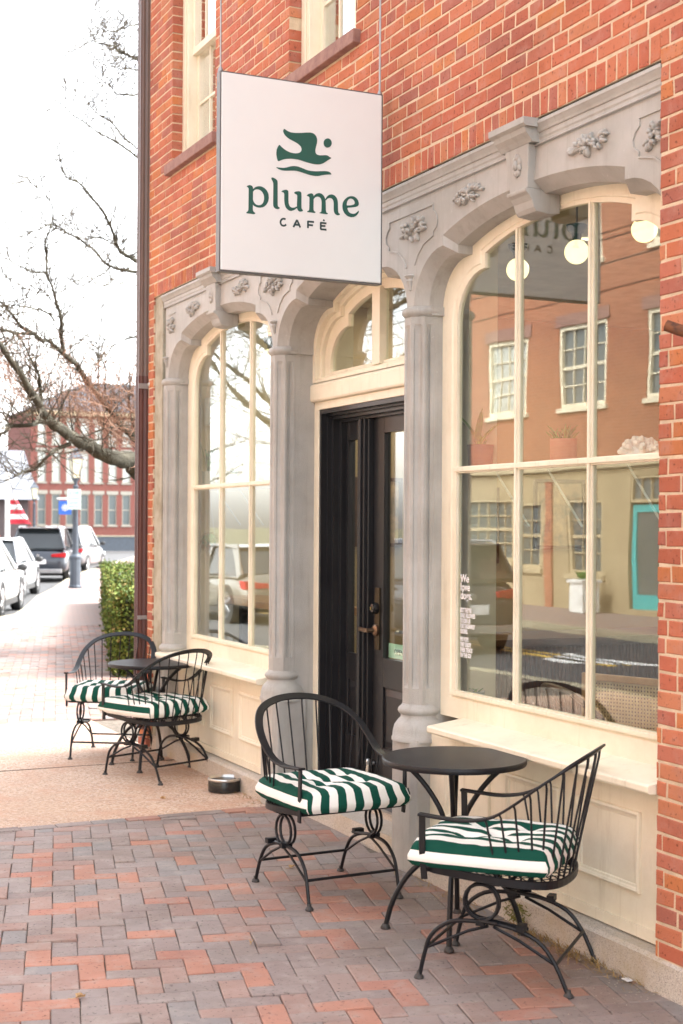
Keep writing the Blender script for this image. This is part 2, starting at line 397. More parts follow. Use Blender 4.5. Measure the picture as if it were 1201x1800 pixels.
def stripe_mat():
    m, t, b = nodes('striped_canvas')
    a = N(t, 'Attribute'); a.attribute_name = 'across'
    mu = N(t, 'Math', operation='MULTIPLY'); mu.inputs[1].default_value = 1 / .084; t.links.new(a.outputs['Fac'], mu.inputs[0])
    fr = N(t, 'Math', operation='FRACT'); t.links.new(mu.outputs[0], fr.inputs[0])
    g = N(t, 'Math', operation='GREATER_THAN'); g.inputs[1].default_value = .5; t.links.new(fr.outputs[0], g.inputs[0])
    tc = N(t, 'TexCoord').outputs['Object']
    c = mixc(t, g.outputs[0], (.80, .79, .74), (.004, .062, .042))
    t.links.new(c, b.inputs['Base Color']); b.inputs['Roughness'].default_value = .85; b.inputs['Specular IOR Level'].default_value = .2
    h = noise_(t, 14, 3, .5, vec=tc); bump_(t, b, h, .35, .02); return m
M['stripe'] = stripe_mat()
M['piping'] = mat('dark_piping', (.02, .03, .03), rough=.8)
M['label_white'] = mat('white_tag', (.8, .8, .8), rough=.8)
M['print_white'] = mat('white_vinyl', (.85, .85, .85), rough=.6)
M['open_green'] = mat('pale_green_card', (.45, .72, .55), rough=.6); M['print_black'] = mat('black_print', (.03, .03, .03), rough=.6)
M['dirt_shade'] = mat('dirt_and_shade', (.05, .045, .035), (.02, .02, .015), rough=1, ns=40)

# traced outlines of the lettering and emblem on the hanging sign (x, z on the sign's own plane) and of the tree limbs (x, y, z, radius)
SIGN={
 'p_stem':[(2.5368, 3.4066), (2.5464, 3.4128), (2.5566, 3.4154), (2.5671, 3.4124), (2.5726, 3.4037), (2.5722, 3.38), (2.5722, 3.344), (2.5718, 3.3182), (2.5717, 3.2925), (2.5767, 3.2853), (2.5858, 3.2797), (2.5817, 3.2734), (2.5597, 3.2738), (2.5382, 3.2742), (2.5371, 3.2788), (2.5464, 3.2861), (2.5485, 3.2953), (2.5488, 3.3313), (2.5492, 3.3956), (2.5465, 3.4017)],
 'p_bowl':[(2.5713, 3.3966), (2.5836, 3.4082), (2.6002, 3.4144), (2.6155, 3.415), (2.6308, 3.4099), (2.6447, 3.3992), (2.6538, 3.3834), (2.6567, 3.363), (2.6534, 3.3446), (2.6438, 3.3268), (2.6286, 3.3136), (2.6078, 3.3084), (2.5898, 3.3097), (2.571, 3.3181), (2.5708, 3.3438), (2.5725, 3.3427), (2.5786, 3.3305), (2.5897, 3.3213), (2.6036, 3.3201), (2.616, 3.324), (2.6257, 3.334), (2.6311, 3.35), (2.6305, 3.3706), (2.6226, 3.3866), (2.61, 3.3963), (2.5948, 3.3986), (2.5796, 3.3937), (2.5714, 3.3825)],
 'l':[(2.6689, 3.4639), (2.6764, 3.466), (2.689, 3.4617), (2.6989, 3.456), (2.7031, 3.4482), (2.7034, 3.3989), (2.7039, 3.3316), (2.7062, 3.324), (2.7157, 3.3193), (2.7138, 3.3144), (2.7026, 3.3107), (2.6914, 3.3122), (2.6829, 3.3191), (2.6795, 3.3291), (2.6797, 3.3835), (2.6802, 3.4328), (2.6779, 3.4442), (2.67, 3.4563)],
 'u_cup':[(2.7231, 3.401), (2.7315, 3.4076), (2.7483, 3.4128), (2.7582, 3.4104), (2.7619, 3.4038), (2.7616, 3.3634), (2.7635, 3.3428), (2.77, 3.3304), (2.7814, 3.3259), (2.7941, 3.3277), (2.8054, 3.334), (2.8111, 3.3372), (2.81, 3.3292), (2.8055, 3.3249), (2.7942, 3.3159), (2.7772, 3.309), (2.7631, 3.311), (2.7489, 3.3218), (2.7418, 3.338), (2.7388, 3.3611), (2.7394, 3.3923), (2.7343, 3.3975), (2.7259, 3.3992)],
 'u_stem':[(2.7922, 3.4031), (2.8007, 3.4092), (2.8191, 3.4129), (2.8291, 3.4101), (2.8328, 3.4021), (2.8324, 3.3341), (2.8345, 3.3252), (2.8425, 3.3189), (2.8383, 3.3133), (2.824, 3.3103), (2.8155, 3.3141), (2.8089, 3.3239), (2.8082, 3.3473), (2.8102, 3.3893), (2.8064, 3.3946), (2.7951, 3.3982)],
 'm_1':[(2.861, 3.3955), (2.8709, 3.4044), (2.8866, 3.4095), (2.8952, 3.4064), (2.8996, 3.3977), (2.899, 3.3622), (2.8992, 3.3255), (2.903, 3.3206), (2.9108, 3.3175), (2.9079, 3.3119), (2.8858, 3.3124), (2.8638, 3.312), (2.8643, 3.3163), (2.8729, 3.3208), (2.8757, 3.3284), (2.8767, 3.3862), (2.8738, 3.3911), (2.8638, 3.3927)],
 'm_2':[(2.8988, 3.3963), (2.9125, 3.4095), (2.9297, 3.4153), (2.9441, 3.4128), (2.9557, 3.4035), (2.963, 3.3898), (2.966, 3.3743), (2.9672, 3.327), (2.9707, 3.3208), (2.9789, 3.3176), (2.9766, 3.3121), (2.9534, 3.3125), (2.9318, 3.313), (2.9326, 3.317), (2.9413, 3.3205), (2.9432, 3.3299), (2.9438, 3.372), (2.94, 3.3874), (2.9327, 3.3946), (2.9212, 3.3965), (2.9083, 3.392), (2.8983, 3.3805)],
 'm_3':[(2.9639, 3.3886), (2.976, 3.4056), (2.989, 3.4136), (3.002, 3.4155), (3.0166, 3.4112), (3.0283, 3.3992), (3.0337, 3.3839), (3.0352, 3.3338), (3.0381, 3.3248), (3.0469, 3.3204), (3.0434, 3.3147), (3.0318, 3.3123), (3.0216, 3.316), (3.0137, 3.325), (3.0112, 3.3367), (3.011, 3.3736), (3.008, 3.3865), (3.0007, 3.3942), (2.9891, 3.397), (2.9761, 3.3917), (2.9657, 3.3795)],
 'e':[(3.1512, 3.3772), (3.1517, 3.3879), (3.1472, 3.4008), (3.1367, 3.4117), (3.122, 3.4181), (3.1043, 3.4176), (3.0867, 3.4105), (3.0707, 3.3956), (3.0611, 3.3787), (3.0592, 3.36), (3.0623, 3.3417), (3.0726, 3.3255), (3.0888, 3.3139), (3.108, 3.3099), (3.1256, 3.3135), (3.1403, 3.3229), (3.1505, 3.3359), (3.1525, 3.3454), (3.1496, 3.3483), (3.1431, 3.3405), (3.1314, 3.3313), (3.1167, 3.328), (3.1019, 3.3311), (3.0916, 3.3407), (3.0856, 3.3568), (3.1106, 3.3604), (3.1341, 3.3654), (3.1444, 3.3699)],
 'e_hole':[(3.0847, 3.3678), (3.1046, 3.3704), (3.1222, 3.3756), (3.1296, 3.383), (3.1274, 3.3934), (3.1191, 3.4032), (3.1059, 3.4058), (3.0941, 3.4006), (3.0854, 3.3878), (3.0829, 3.3703)],
 'bird':[(2.7375, 3.7153), (2.7522, 3.7067), (2.772, 3.7013), (2.7947, 3.7015), (2.8287, 3.7057), (2.8572, 3.711), (2.8801, 3.714), (2.8973, 3.7114), (2.9103, 3.7012), (2.917, 3.685), (2.9163, 3.6665), (2.9106, 3.6474), (2.9065, 3.6286), (2.908, 3.6156), (2.9152, 3.6073), (2.9296, 3.6045), (2.9469, 3.607), (2.9642, 3.6098), (2.9758, 3.609), (2.9846, 3.6035), (2.9976, 3.5992), (2.9861, 3.5918), (2.9702, 3.5807), (2.9529, 3.5682), (2.9357, 3.561), (2.9184, 3.5577), (2.8983, 3.5573), (2.8754, 3.5599), (2.8468, 3.5645), (2.8182, 3.5699), (2.7955, 3.5712), (2.7729, 3.5704), (2.7503, 3.5673), (2.7306, 3.5612), (2.704, 3.5482), (2.6983, 3.5652), (2.6945, 3.5855), (2.6966, 3.6065), (2.7021, 3.6201), (2.7105, 3.6336), (2.7246, 3.6215), (2.7444, 3.6095), (2.7642, 3.602), (2.784, 3.5991), (2.801, 3.5997), (2.818, 3.6038), (2.8293, 3.613), (2.8321, 3.6251), (2.8278, 3.6376), (2.8149, 3.6478), (2.795, 3.6572), (2.7723, 3.6649), (2.7524, 3.6742), (2.7368, 3.6879), (2.7303, 3.7027), (2.7325, 3.7107)],
 'wave':[(2.693, 3.5193), (2.7112, 3.5187), (2.7337, 3.5194), (2.7534, 3.5247), (2.7731, 3.5322), (2.7929, 3.5357), (2.8128, 3.5353), (2.8356, 3.5301), (2.8584, 3.5235), (2.8813, 3.5208), (2.91, 3.5219), (2.933, 3.5252), (2.9619, 3.5292), (2.9792, 3.529), (2.9909, 3.525), (2.9982, 3.5158), (2.9851, 3.5144), (2.9678, 3.5119), (2.9476, 3.5076), (2.9274, 3.5009), (2.9044, 3.4984), (2.8815, 3.4993), (2.8528, 3.5045), (2.8243, 3.5105), (2.8016, 3.5132), (2.7732, 3.5108), (2.745, 3.5069), (2.7225, 3.507), (2.7056, 3.5116)],
 'dot':[(2.9974, 3.6754), (2.9967, 3.6693), (2.9945, 3.6634), (2.9909, 3.6582), (2.9863, 3.654), (2.9808, 3.651), (2.975, 3.6495), (2.9691, 3.6496), (2.9637, 3.6513), (2.959, 3.6544), (2.9554, 3.6588), (2.9531, 3.6641), (2.9523, 3.67), (2.953, 3.6761), (2.9552, 3.6819), (2.9588, 3.6872), (2.9634, 3.6914), (2.9688, 3.6944), (2.9747, 3.6959), (2.9805, 3.6958), (2.986, 3.6941), (2.9907, 3.691), (2.9943, 3.6866), (2.9966, 3.6813)],
}
CAFE=[[(2.7501, 3.2395), (2.7462, 3.2354), (2.7415, 3.2326), (2.7362, 3.2314), (2.731, 3.232), (2.7264, 3.2342), (2.7228, 3.2379), (2.7205, 3.2427), (2.7198, 3.2481), (2.7208, 3.2536), (2.7233, 3.2587), (2.7272, 3.2629), (2.7319, 3.2657), (2.7372, 3.2668), (2.7424, 3.2663), (2.747, 3.2641)], [(2.809, 3.2678), (2.7896, 3.2302)], [(2.809, 3.2678), (2.8274, 3.2312)], [(2.7975, 3.2432), (2.8196, 3.2435)], [(2.8689, 3.268), (2.8692, 3.2322)], [(2.8669, 3.2655), (2.9019, 3.2662)], [(2.8691, 3.2486), (2.8968, 3.2487)], [(2.9399, 3.2685), (2.9395, 3.2322)], [(2.9379, 3.2662), (2.9711, 3.2655)], [(2.9394, 3.2506), (2.9654, 3.2515)], [(2.9381, 3.2334), (2.9713, 3.2336)], [(2.9588, 3.2835), (2.9542, 3.2762)]]
LIMBS=[[(6.09, 18.5, 2.3, 0.2011), (5.54, 18.27, 2.53, 0.1587), (5.08, 17.74, 2.59, 0.1239), (4.74, 17.61, 2.69, 0.1078), (4.43, 17.25, 2.8, 0.091), (4.11, 16.8, 2.9, 0.0814), (3.91, 16.7, 3.06, 0.0672), (3.71, 16.23, 3.18, 0.0586), (3.5, 15.9, 3.37, 0.0477), (3.31, 15.75, 3.56, 0.0407), (3.07, 15.22, 3.7, 0.0362), (2.83, 15.02, 3.87, 0.0266)], [(6.25, 19.0, 2.48, 0.0953), (5.69, 18.91, 2.93, 0.0625), (5.33, 18.52, 3.16, 0.0533), (5.18, 18.53, 3.35, 0.0494), (4.96, 18.31, 3.51, 0.0449), (4.77, 18.0, 3.62, 0.044), (4.66, 18.04, 3.77, 0.0403), (4.47, 17.7, 3.83, 0.0394), (4.31, 17.52, 3.91, 0.0354), (4.17, 17.51, 4.0, 0.0317), (3.9, 17.11, 4.01, 0.0274), (3.71, 17.06, 4.16, 0.0238), (3.55, 16.93, 4.27, 0.0202), (3.34, 16.56, 4.34, 0.0164), (3.12, 16.58, 4.55, 0.0098)], [(4.43, 17.8, 3.9, 0.0288), (4.41, 17.82, 4.13, 0.0288), (4.35, 17.55, 4.29, 0.0248), (4.31, 17.67, 4.53, 0.0214), (4.22, 17.56, 4.69, 0.0177), (4.12, 17.36, 4.82, 0.0175), (4.14, 17.51, 5.06, 0.0141), (4.07, 17.29, 5.17, 0.0139), (4.1, 17.21, 5.35, 0.0104), (4.17, 17.32, 5.62, 0.0105), (3.99, 17.03, 5.72, 0.0068), (3.88, 17.09, 5.82, 0.0068), (3.8, 17.07, 5.9, 0.0034)], [(6.23, 19.0, 5.21, 0.0357), (5.73, 18.96, 5.23, 0.0274), (5.27, 18.63, 5.21, 0.0191), (5.06, 18.69, 5.42, 0.0153), (4.82, 18.53, 5.52, 0.0151), (4.6, 18.27, 5.54, 0.0111), (4.44, 18.36, 5.63, 0.0111), (4.18, 18.08, 5.51, 0.0073), (3.94, 17.95, 5.37, 0.0036)], [(6.07, 18.5, 5.16, 0.0387), (5.59, 18.49, 5.29, 0.0306), (5.3, 18.18, 5.31, 0.0262), (5.25, 18.27, 5.43, 0.0225), (5.13, 18.13, 5.62, 0.0186), (4.95, 17.89, 5.78, 0.0183), (4.79, 18.01, 6.01, 0.0147), (4.58, 17.75, 6.08, 0.0108), (4.39, 17.65, 6.14, 0.0071), (4.35, 17.72, 6.4, 0.0036)], [(5.9, 18.0, 6.23, 0.0226), (5.42, 17.92, 6.52, 0.0148), (5.11, 17.55, 6.54, 0.0144), (4.89, 17.57, 6.65, 0.0108), (4.58, 17.36, 6.71, 0.0106), (4.27, 17.06, 6.79, 0.0069), (4.16, 17.11, 6.89, 0.0035)], [(6.03, 18.4, 6.41, 0.0154), (5.57, 18.41, 6.77, 0.0114), (5.27, 18.12, 6.83, 0.0112), (5.11, 18.23, 7.07, 0.0075), (4.89, 18.11, 7.12, 0.0074), (4.72, 17.89, 7.21, 0.0036)], [(5.91, 18.0, 4.84, 0.015), (5.37, 17.76, 4.82, 0.011), (4.91, 17.21, 4.74, 0.0071), (4.75, 17.07, 4.67, 0.0035)], [(5.99, 18.3, 7.8, 0.0306), (5.51, 18.23, 7.89, 0.0226), (5.33, 17.86, 7.79, 0.0184), (5.22, 17.88, 7.84, 0.0147), (5.02, 17.68, 7.83, 0.0145), (4.88, 17.38, 7.75, 0.0107), (4.75, 17.44, 7.76, 0.0071), (4.58, 17.12, 7.68, 0.007), (4.44, 16.95, 7.54, 0.0034)], [(6.05, 18.5, 7.9, 0.0155), (5.58, 18.46, 7.84, 0.0115), (5.29, 18.13, 7.72, 0.0075), (5.17, 18.19, 7.76, 0.0075), (5.06, 18.03, 7.78, 0.0037)], [(5.73, 17.5, 7.31, 0.0183), (5.29, 17.51, 7.22, 0.0145), (5.08, 17.21, 7.1, 0.0142), (4.98, 17.32, 7.13, 0.0107), (4.88, 17.19, 7.12, 0.0071), (4.82, 16.98, 7.16, 0.007), (4.72, 17.11, 7.27, 0.0035)], [(6.21, 19.0, 8.9, 0.0238), (5.71, 18.89, 8.61, 0.0156), (5.48, 18.48, 8.43, 0.0114), (5.38, 18.47, 8.36, 0.0114), (5.17, 18.23, 8.23, 0.0075), (4.92, 17.89, 8.11, 0.0037)], [(6.24, 19.0, 4.5, 0.0238), (5.67, 18.84, 4.31, 0.0156), (5.37, 18.38, 4.2, 0.0114), (5.21, 18.32, 4.07, 0.0075), (5.0, 18.03, 3.89, 0.0037)], [(4.35, 17.1, 2.74, 0.0312), (4.21, 17.1, 2.65, 0.0276), (4.02, 16.81, 2.56, 0.0203), (3.88, 16.91, 2.4, 0.017), (3.71, 16.78, 2.37, 0.0134), (3.6, 16.57, 2.31, 0.0099), (3.52, 16.7, 2.26, 0.0066), (3.3, 16.45, 2.2, 0.0033)], [(4.02, 16.6, 2.94, 0.0402), (3.86, 16.59, 2.93, 0.0333), (3.66, 16.28, 2.89, 0.0293), (3.49, 16.37, 2.88, 0.0261), (3.4, 16.23, 2.86, 0.0226), (3.33, 15.99, 2.76, 0.0159), (3.23, 16.11, 2.74, 0.0128)], [(3.87, 17.0, 4.0, 0.0204), (3.65, 16.92, 4.01, 0.0169), (3.44, 16.55, 3.98, 0.0132), (3.25, 16.57, 4.0, 0.0098)], [(3.84, 16.4, 3.03, 0.0264), (3.8, 16.41, 3.26, 0.0231), (3.75, 16.12, 3.4, 0.0194), (3.71, 16.23, 3.57, 0.0163), (3.59, 16.11, 3.68, 0.0129), (3.49, 15.89, 3.81, 0.0064)], [(5.21, 18.6, 3.34, 0.0152), (5.21, 18.66, 3.59, 0.0115), (5.16, 18.43, 3.79, 0.0113), (5.14, 18.59, 3.98, 0.0076), (5.15, 18.53, 4.18, 0.0038)], [(5.07, 18.5, 3.42, 0.0113), (5.11, 18.64, 3.73, 0.0114), (5.08, 18.48, 4.02, 0.0076), (5.16, 18.72, 4.36, 0.0077), (5.19, 18.73, 4.67, 0.0038)], [(5.76, 19.0, 2.94, 0.0196), (5.68, 19.09, 3.33, 0.0158), (5.62, 18.88, 3.55, 0.0117), (5.71, 19.07, 3.84, 0.0079)], [(4.11, 17.3, 4.81, 0.0104), (3.91, 17.19, 4.79, 0.0103), (3.68, 16.78, 4.76, 0.0067), (3.51, 16.77, 4.85, 0.0067), (3.3, 16.53, 4.89, 0.0033)], [(4.11, 17.3, 4.67, 0.007), (4.02, 17.19, 4.55, 0.0069), (3.79, 16.78, 4.5, 0.0067), (3.62, 16.77, 4.52, 0.0033), (3.37, 16.53, 4.37, 0.0033)], [(4.24, 17.5, 4.26, 0.0141), (4.09, 17.34, 4.34, 0.014), (3.78, 16.88, 4.31, 0.0101), (3.56, 16.82, 4.32, 0.0067), (3.3, 16.53, 4.23, 0.0033)], [(4.73, 18.2, 5.49, 0.0037), (4.82, 18.24, 5.45, 0.0074), (4.82, 17.98, 5.42, 0.0073), (4.98, 18.12, 5.47, 0.0111), (5.14, 18.03, 5.4, 0.0111)], [(5.26, 18.6, 5.19, 0.0153), (5.18, 18.59, 5.1, 0.0114), (4.95, 18.28, 4.96, 0.0075), (4.86, 18.37, 4.89, 0.0075), (4.67, 18.23, 4.84, 0.0037)]]

# ================================================================ THE CAFE BUILDING
# facade plane x = 3.33, facing -x; y runs along the street, z up
BX = 3.33
CY_END = 10.68
bld = thing('cafe_building', 'red brick building with grey arched cafe storefront and cream window frames', 'building', (BX, 7.3, 0))
WIN_UP = [(9.20, 10.13), (6.97, 7.90)]
WZ0, WZ1 = 4.42, 6.15

def wallbox(mb, y0, y1, z0, z1, x0=BX + .0025, x1=BX + .30): mb.box(x0, x1, y0, y1, z0, z1)
mb = MB()
wallbox(mb, -2.5, 4.316, .13, 7.4)
wallbox(mb, 10.56, CY_END, .10, 3.49)
wallbox(mb, 4.32, CY_END, 3.49, WZ0)
for a, b_ in [(4.32, 6.966), (7.904, 9.196), (10.134, CY_END)]: wallbox(mb, a, b_, WZ0, WZ1)
wallbox(mb, 4.32, CY_END, WZ1, 7.4)
mb.build('mortar_wall', M['mortar'], bld)
mb = MB(); mb.box(BX + .30, 9.0, CY_END - .3, CY_END - .001, -.1, 7.4); mb.box(BX + .30, 9.0, -2.5, -2.2, -.1, 7.4); mb.box(8.7, 9.0, -2.2, CY_END - .3, -.1, 7.4)
mb.build('side_wall', M['brick'], bld)
mb = MB(); mb.box(BX - .12, 9.2, -2.6, CY_END + .12, 7.4, 7.6); mb.build('roof', M['sill'], bld)

def brick_field(y0, y1, z0, course, rows, openings, seed):
    rnd = random.Random(seed); out = []
    for k in range(rows):
        za = z0 + k * course; zb = za + course - .0105
        y = y0 - rnd.random() * .1
        header_row = (k % 6 == 3)
        last_h = False
        while y < y1:
            if header_row: L_ = .0975
            else:
                L_ = .202
                if (not last_h and rnd.random() < .22): L_ = .0975; last_h = True
                else: last_h = False
            L_ += rnd.uniform(-.004, .004)
            segs = [(max(y, y0), min(y + L_, y1))]
            zz = [za, zb]
            for (oa, ob, oz0, oz1) in openings:
                if zb > oz0 + .004 and za < oz1 - .004:
                    if za < oz0 < zb and oz0 - za > .02 : ztest = (za, oz0); 
                    ns = []
                    for (a, b_) in segs:
                        if b_ <= oa or a >= ob: ns.append((a, b_))
                        else:
                            if a < oa: ns.append((a, oa))
                            if b_ > ob: ns.append((ob, b_))
                    segs = ns
            for (a, b_) in segs:
                if b_ - a > .006:
                    edge = any((abs(a - ob) < 1e-4 or abs(b_ - oa) < 1e-4) for (oa, ob, q0, q1) in openings)
                    out.append((a, b_, za, zb, edge))
            y += L_ + .0105
        # close the jamb where a joint falls on an opening's edge
        for (oa, ob, oz0, oz1) in openings:
            if zb > oz0 + .004 and za < oz1 - .004 and not any(a <= ob + .006 <= b_ and q == za for (a, b_, q, q2, e_) in out[-60:] for _ in (0,)):
                out.append((ob, ob + .012, za, zb, True))
    return out
course = .0667
ops = [(4.32, 10.56, -1, 3.595)] + [(a - .0, b_ + .0, WZ0 - .08, WZ1) for a, b_ in WIN_UP]
rows = brick_field(-1.2, CY_END, .135, course, 97, ops, 3)
# trim bricks overlapping the sill blocks
# soldier course over the storefront
y = 4.325; rs = random.Random(5); soldier = []
while y < 10.55:
    wdt = .058 + rs.uniform(-.004, .004)
    soldier.append((y, min(y + wdt, 10.556), 3.492, 3.590, True)); y += wdt + .0095
allb = rows + soldier
def brick_verts(wy, hz, dep, jit, rnd, prot):
    c = .0028
    j = lambda s_: rnd.uniform(-jit, jit) * s_
    x_f = -prot; x_b = dep
    ring0 = [(x_b, -wy / 2, -hz / 2), (x_b, wy / 2, -hz / 2), (x_b, wy / 2, hz / 2), (x_b, -wy / 2, hz / 2)]
    jj = [(j(1), j(1)) for _ in range(4)]
    sg = [(-1, -1), (1, -1), (1, 1), (-1, 1)]
    ring1 = [(x_f + c, s[0] * wy / 2 + q[0], s[1] * hz / 2 + q[1]) for s, q in zip(sg, jj)]
    ring2 = [(x_f, s[0] * (wy / 2 - c * 1.3) + q[0] * 1.3, s[1] * (hz / 2 - c * 1.3) + q[1] * 1.3) for s, q in zip(sg, jj)]
    vs = ring0 + ring1 + ring2; fs = []
    for o in (0, 4):
        for k in range(4):
            k2 = (k + 1) % 4; fs.append((o + k, o + 4 + k, o + 4 + k2, o + k2))
    fs.append((8, 11, 10, 9)); return vs, fs
def score(b_):
    ya, yb, za, zb, e = b_
    yc, zc = (ya + yb) / 2, (za + zb) / 2
    d = BX * math.sin(TH) + yc * math.cos(TH); az = math.degrees(math.atan2(BX, yc))
    if az < 13 or az > 38.6 or zc > 1.735 + .372 * d or yc < 3.9: return 1e9
    return d / max(.06, (yb - ya)) ** .5
order = sorted(range(len(allb)), key=lambda i: score(allb[i]))
near = set(order[:292])
cache = {}
rb = random.Random(11)
rest = MB()
for i, b_ in enumerate(allb):
    ya, yb, za, zb, e = b_
    wy, hz = yb - ya, zb - za
    dep = .10 if e else .012
    prot = rb.uniform(.0, .0022)
    if i in near:
        key = (round(wy, 3), round(hz, 3), e, rb.randint(0, 2))
        me = cache.get(key)
        if me is None:
            vs, fs = brick_verts(wy, hz, dep, .0025, rb, 0)
            me = bpy.data.meshes.new('brick'); me.from_pydata(vs, [], fs); me.materials.append(M['brick']); cache[key] = me
            bb = bmesh.new(); bb.from_mesh(me); bmesh.ops.recalc_face_normals(bb, faces=bb.faces); bb.to_mesh(me); bb.free()
        o = bpy.data.objects.new('brick', me); col.objects.link(o); o.parent = bld
        o.location = (-prot + .0, (ya + yb) / 2 - 7.3, (za + zb) / 2)
        o.rotation_euler = (rb.uniform(-.012, .012), 0, rb.uniform(-.008, .008))
    else:
        vs, fs = brick_verts(wy, hz, dep, .0025, rb, prot)
        yc, zc = (ya + yb) / 2, (za + zb) / 2
        rest.add([(BX + x, yc + y_, zc + z_) for x, y_, z_ in vs], fs)
o = rest.build('brick_courses', M['brick'], bld); o['kind'] = 'stuff'

# ---- granite base
g = MB()
for a, b_, xf, top in [(-2.5, 4.37, 3.318, .134), (4.376, 6.48, 3.33, .13), (8.10, 9.1, 3.335, .13), (9.106, 10.2, 3.34, .13), (10.206, CY_END, 3.335, .13)]:
    mbb = MB(); mbb.add([(xf, a, -.1), (xf, b_, -.1), (xf, b_, top - .012), (xf, a, top - .012), (xf + .02, a, top), (xf + .02, b_, top), (3.60, a, top + .012), (3.60, b_, top + .012), (3.60, a, -.1), (3.60, b_, -.1)],
        [(0, 1, 2, 3), (3, 2, 5, 4), (4, 5, 7, 6), (6, 7, 9, 8), (8, 9, 1, 0), (0, 3, 4, 6, 8), (1, 9, 7, 5, 2)])
    mbb.build('granite_block', M['granite'], bld)
mb = MB(); mb.box(3.42, 3.80, 6.482, 8.098, -.1, .10); mb.box(3.60, 3.80, 6.50, 8.08, .10, .145); mb.build('door_step', M['granite'], bld)

# ---- columns and arches
COLS = [4.25, 6.37, 8.17, 10.31]
BAYS = [(5.31, 1.06, 'win'), (7.27, .90, 'door'), (9.24, 1.07, 'win')]
XE, XC, XS = 3.36, 3.42, 3.50
def prof(W, o):
    rx, rz = .295 - o, .275 - o * .8
    pts = []
    for k in range(9):
        a = math.pi / 2 * k / 8
        pts.append((.33 - rx * math.cos(a), 2.825 + rz * math.sin(a)))
    st = .33 + o * .9
    pts.append((st, 3.10 - o * .8)); pts.append((st, 3.15 - o))
    for k in range(1, 13):
        t = st + (W - st) * k / 12
        q = max(0.0, (W - t) / (W - st)); pts.append((t, 3.15 - o + .09 * (1 - q ** 2.4)))
    return pts
def prof_in(W, dz=0.0):
    pts = []
    for k in range(9):
        a = math.pi / 2 * k / 8
        pts.append((.48 - .26 * math.cos(a), 2.745 + .235 * math.sin(a) + dz))
    pts.append((.482, 2.98 + dz)); pts.append((.482, 3.05 + dz * .4))
    for k in range(1, 13):
        t = .482 + (W - .482) * k / 12
        q = max(0.0, (W - t) / (W - .482)); pts.append((t, 3.05 + dz * .4 + (.082) * (1 - q ** 2.2)))
    return pts
def full(cy, W, pr):
    """left half (from low y) + mirrored right half"""
    a = [(cy - W + t, z) for t, z in pr]; b_ = [(cy + W - t, z) for t, z in pr][::-1]
    return a + b_[1:]
TOPZ = 3.43
ent = MB()
for cy, W, kd in BAYS:
    p0 = full(cy, W, prof(W, 0)); p1 = full(cy, W, prof(W, .05))
    xs = XS if kd == 'win' else 3.60
    if kd == 'door': p2 = full(cy, W, prof(W, .058))
    else: p2 = p1
    n = len(p0)
    vs = []
    for (a, b_), (c_, d_), (e_, f_) in zip(p0, p1, p2):
        vs += [(XE, a, TOPZ), (XE, a, b_), (XC, c_, d_), (xs, e_, f_)]
    fs = []
    for i in range(n - 1):
        for k in range(3):
            fs.append((i * 4 + k, (i + 1) * 4 + k, (i + 1) * 4 + k + 1, i * 4 + k + 1))
    ent.add(vs, fs)
for cy in COLS[:]:
    ent.add([(XE, cy - .036, TOPZ), (XE, cy + .036, TOPZ), (XE, cy + .036, 2.825), (XE, cy - .036, 2.825)], [(0, 1, 2, 3)])
    ent.box(XE + .001, XS, cy - .034, cy + .034, 2.75, 3.0)
eo = ent.build('arched_entablature', M['grey'], bld, smooth=True, angle=28)
# end piece, lintel block behind, cornice
mb = MB(); mb.box(XE + .0, XS, 4.30 - .2, 4.249 - .036, 2.8, TOPZ); mb.build('entablature_end', M['grey'], bld)
mb = MB(); mb.box(XE + .145, BX + .30, 4.2, 10.5, 3.262, 3.488); mb.box(XE + .02, XE + .14, 4.2, 10.36, 3.30, 3.44); mb.build('lintel', M['cream_clean'], bld)
def extr_y(mb, prof_, y0, y1):
    n = len(prof_); vs = [(x, y0, z) for x, z in prof_] + [(x, y1, z) for x, z in prof_]
    fs = [(i, (i + 1) % n, n + (i + 1) % n, n + i) for i in range(n)] + [tuple(range(n))[::-1], tuple(n + i for i in range(n))]
    mb.add(vs, fs)
corn = [(3.50, 3.478), (3.330, 3.478), (3.330, 3.464), (3.334, 3.458), (3.342, 3.443), (3.346, 3.432), (3.351, 3.430), (3.351, 3.410), (3.3545, 3.402), (3.3545, 3.388), (3.361, 3.386), (3.50, 3.386)]
mb = MB(); extr_y(mb, corn, 4.322, 10.385); mb.build('cornice', M['grey'], bld)
mb = MB(); mb.box(3.345, 3.48, 4.322, 10.37, 3.4782, 3.4915); mb.build('dirty_shadow_gap', M['dirt_shade'], bld)  # dark strip paints both grime and shadow into the gap under the soldier course
mb = MB(); mb.tube([(3.3505, 4.325, 3.384), (3.3505, 10.37, 3.384)], .004, 5); mb.build('cornice_bead', M['grey'], bld)
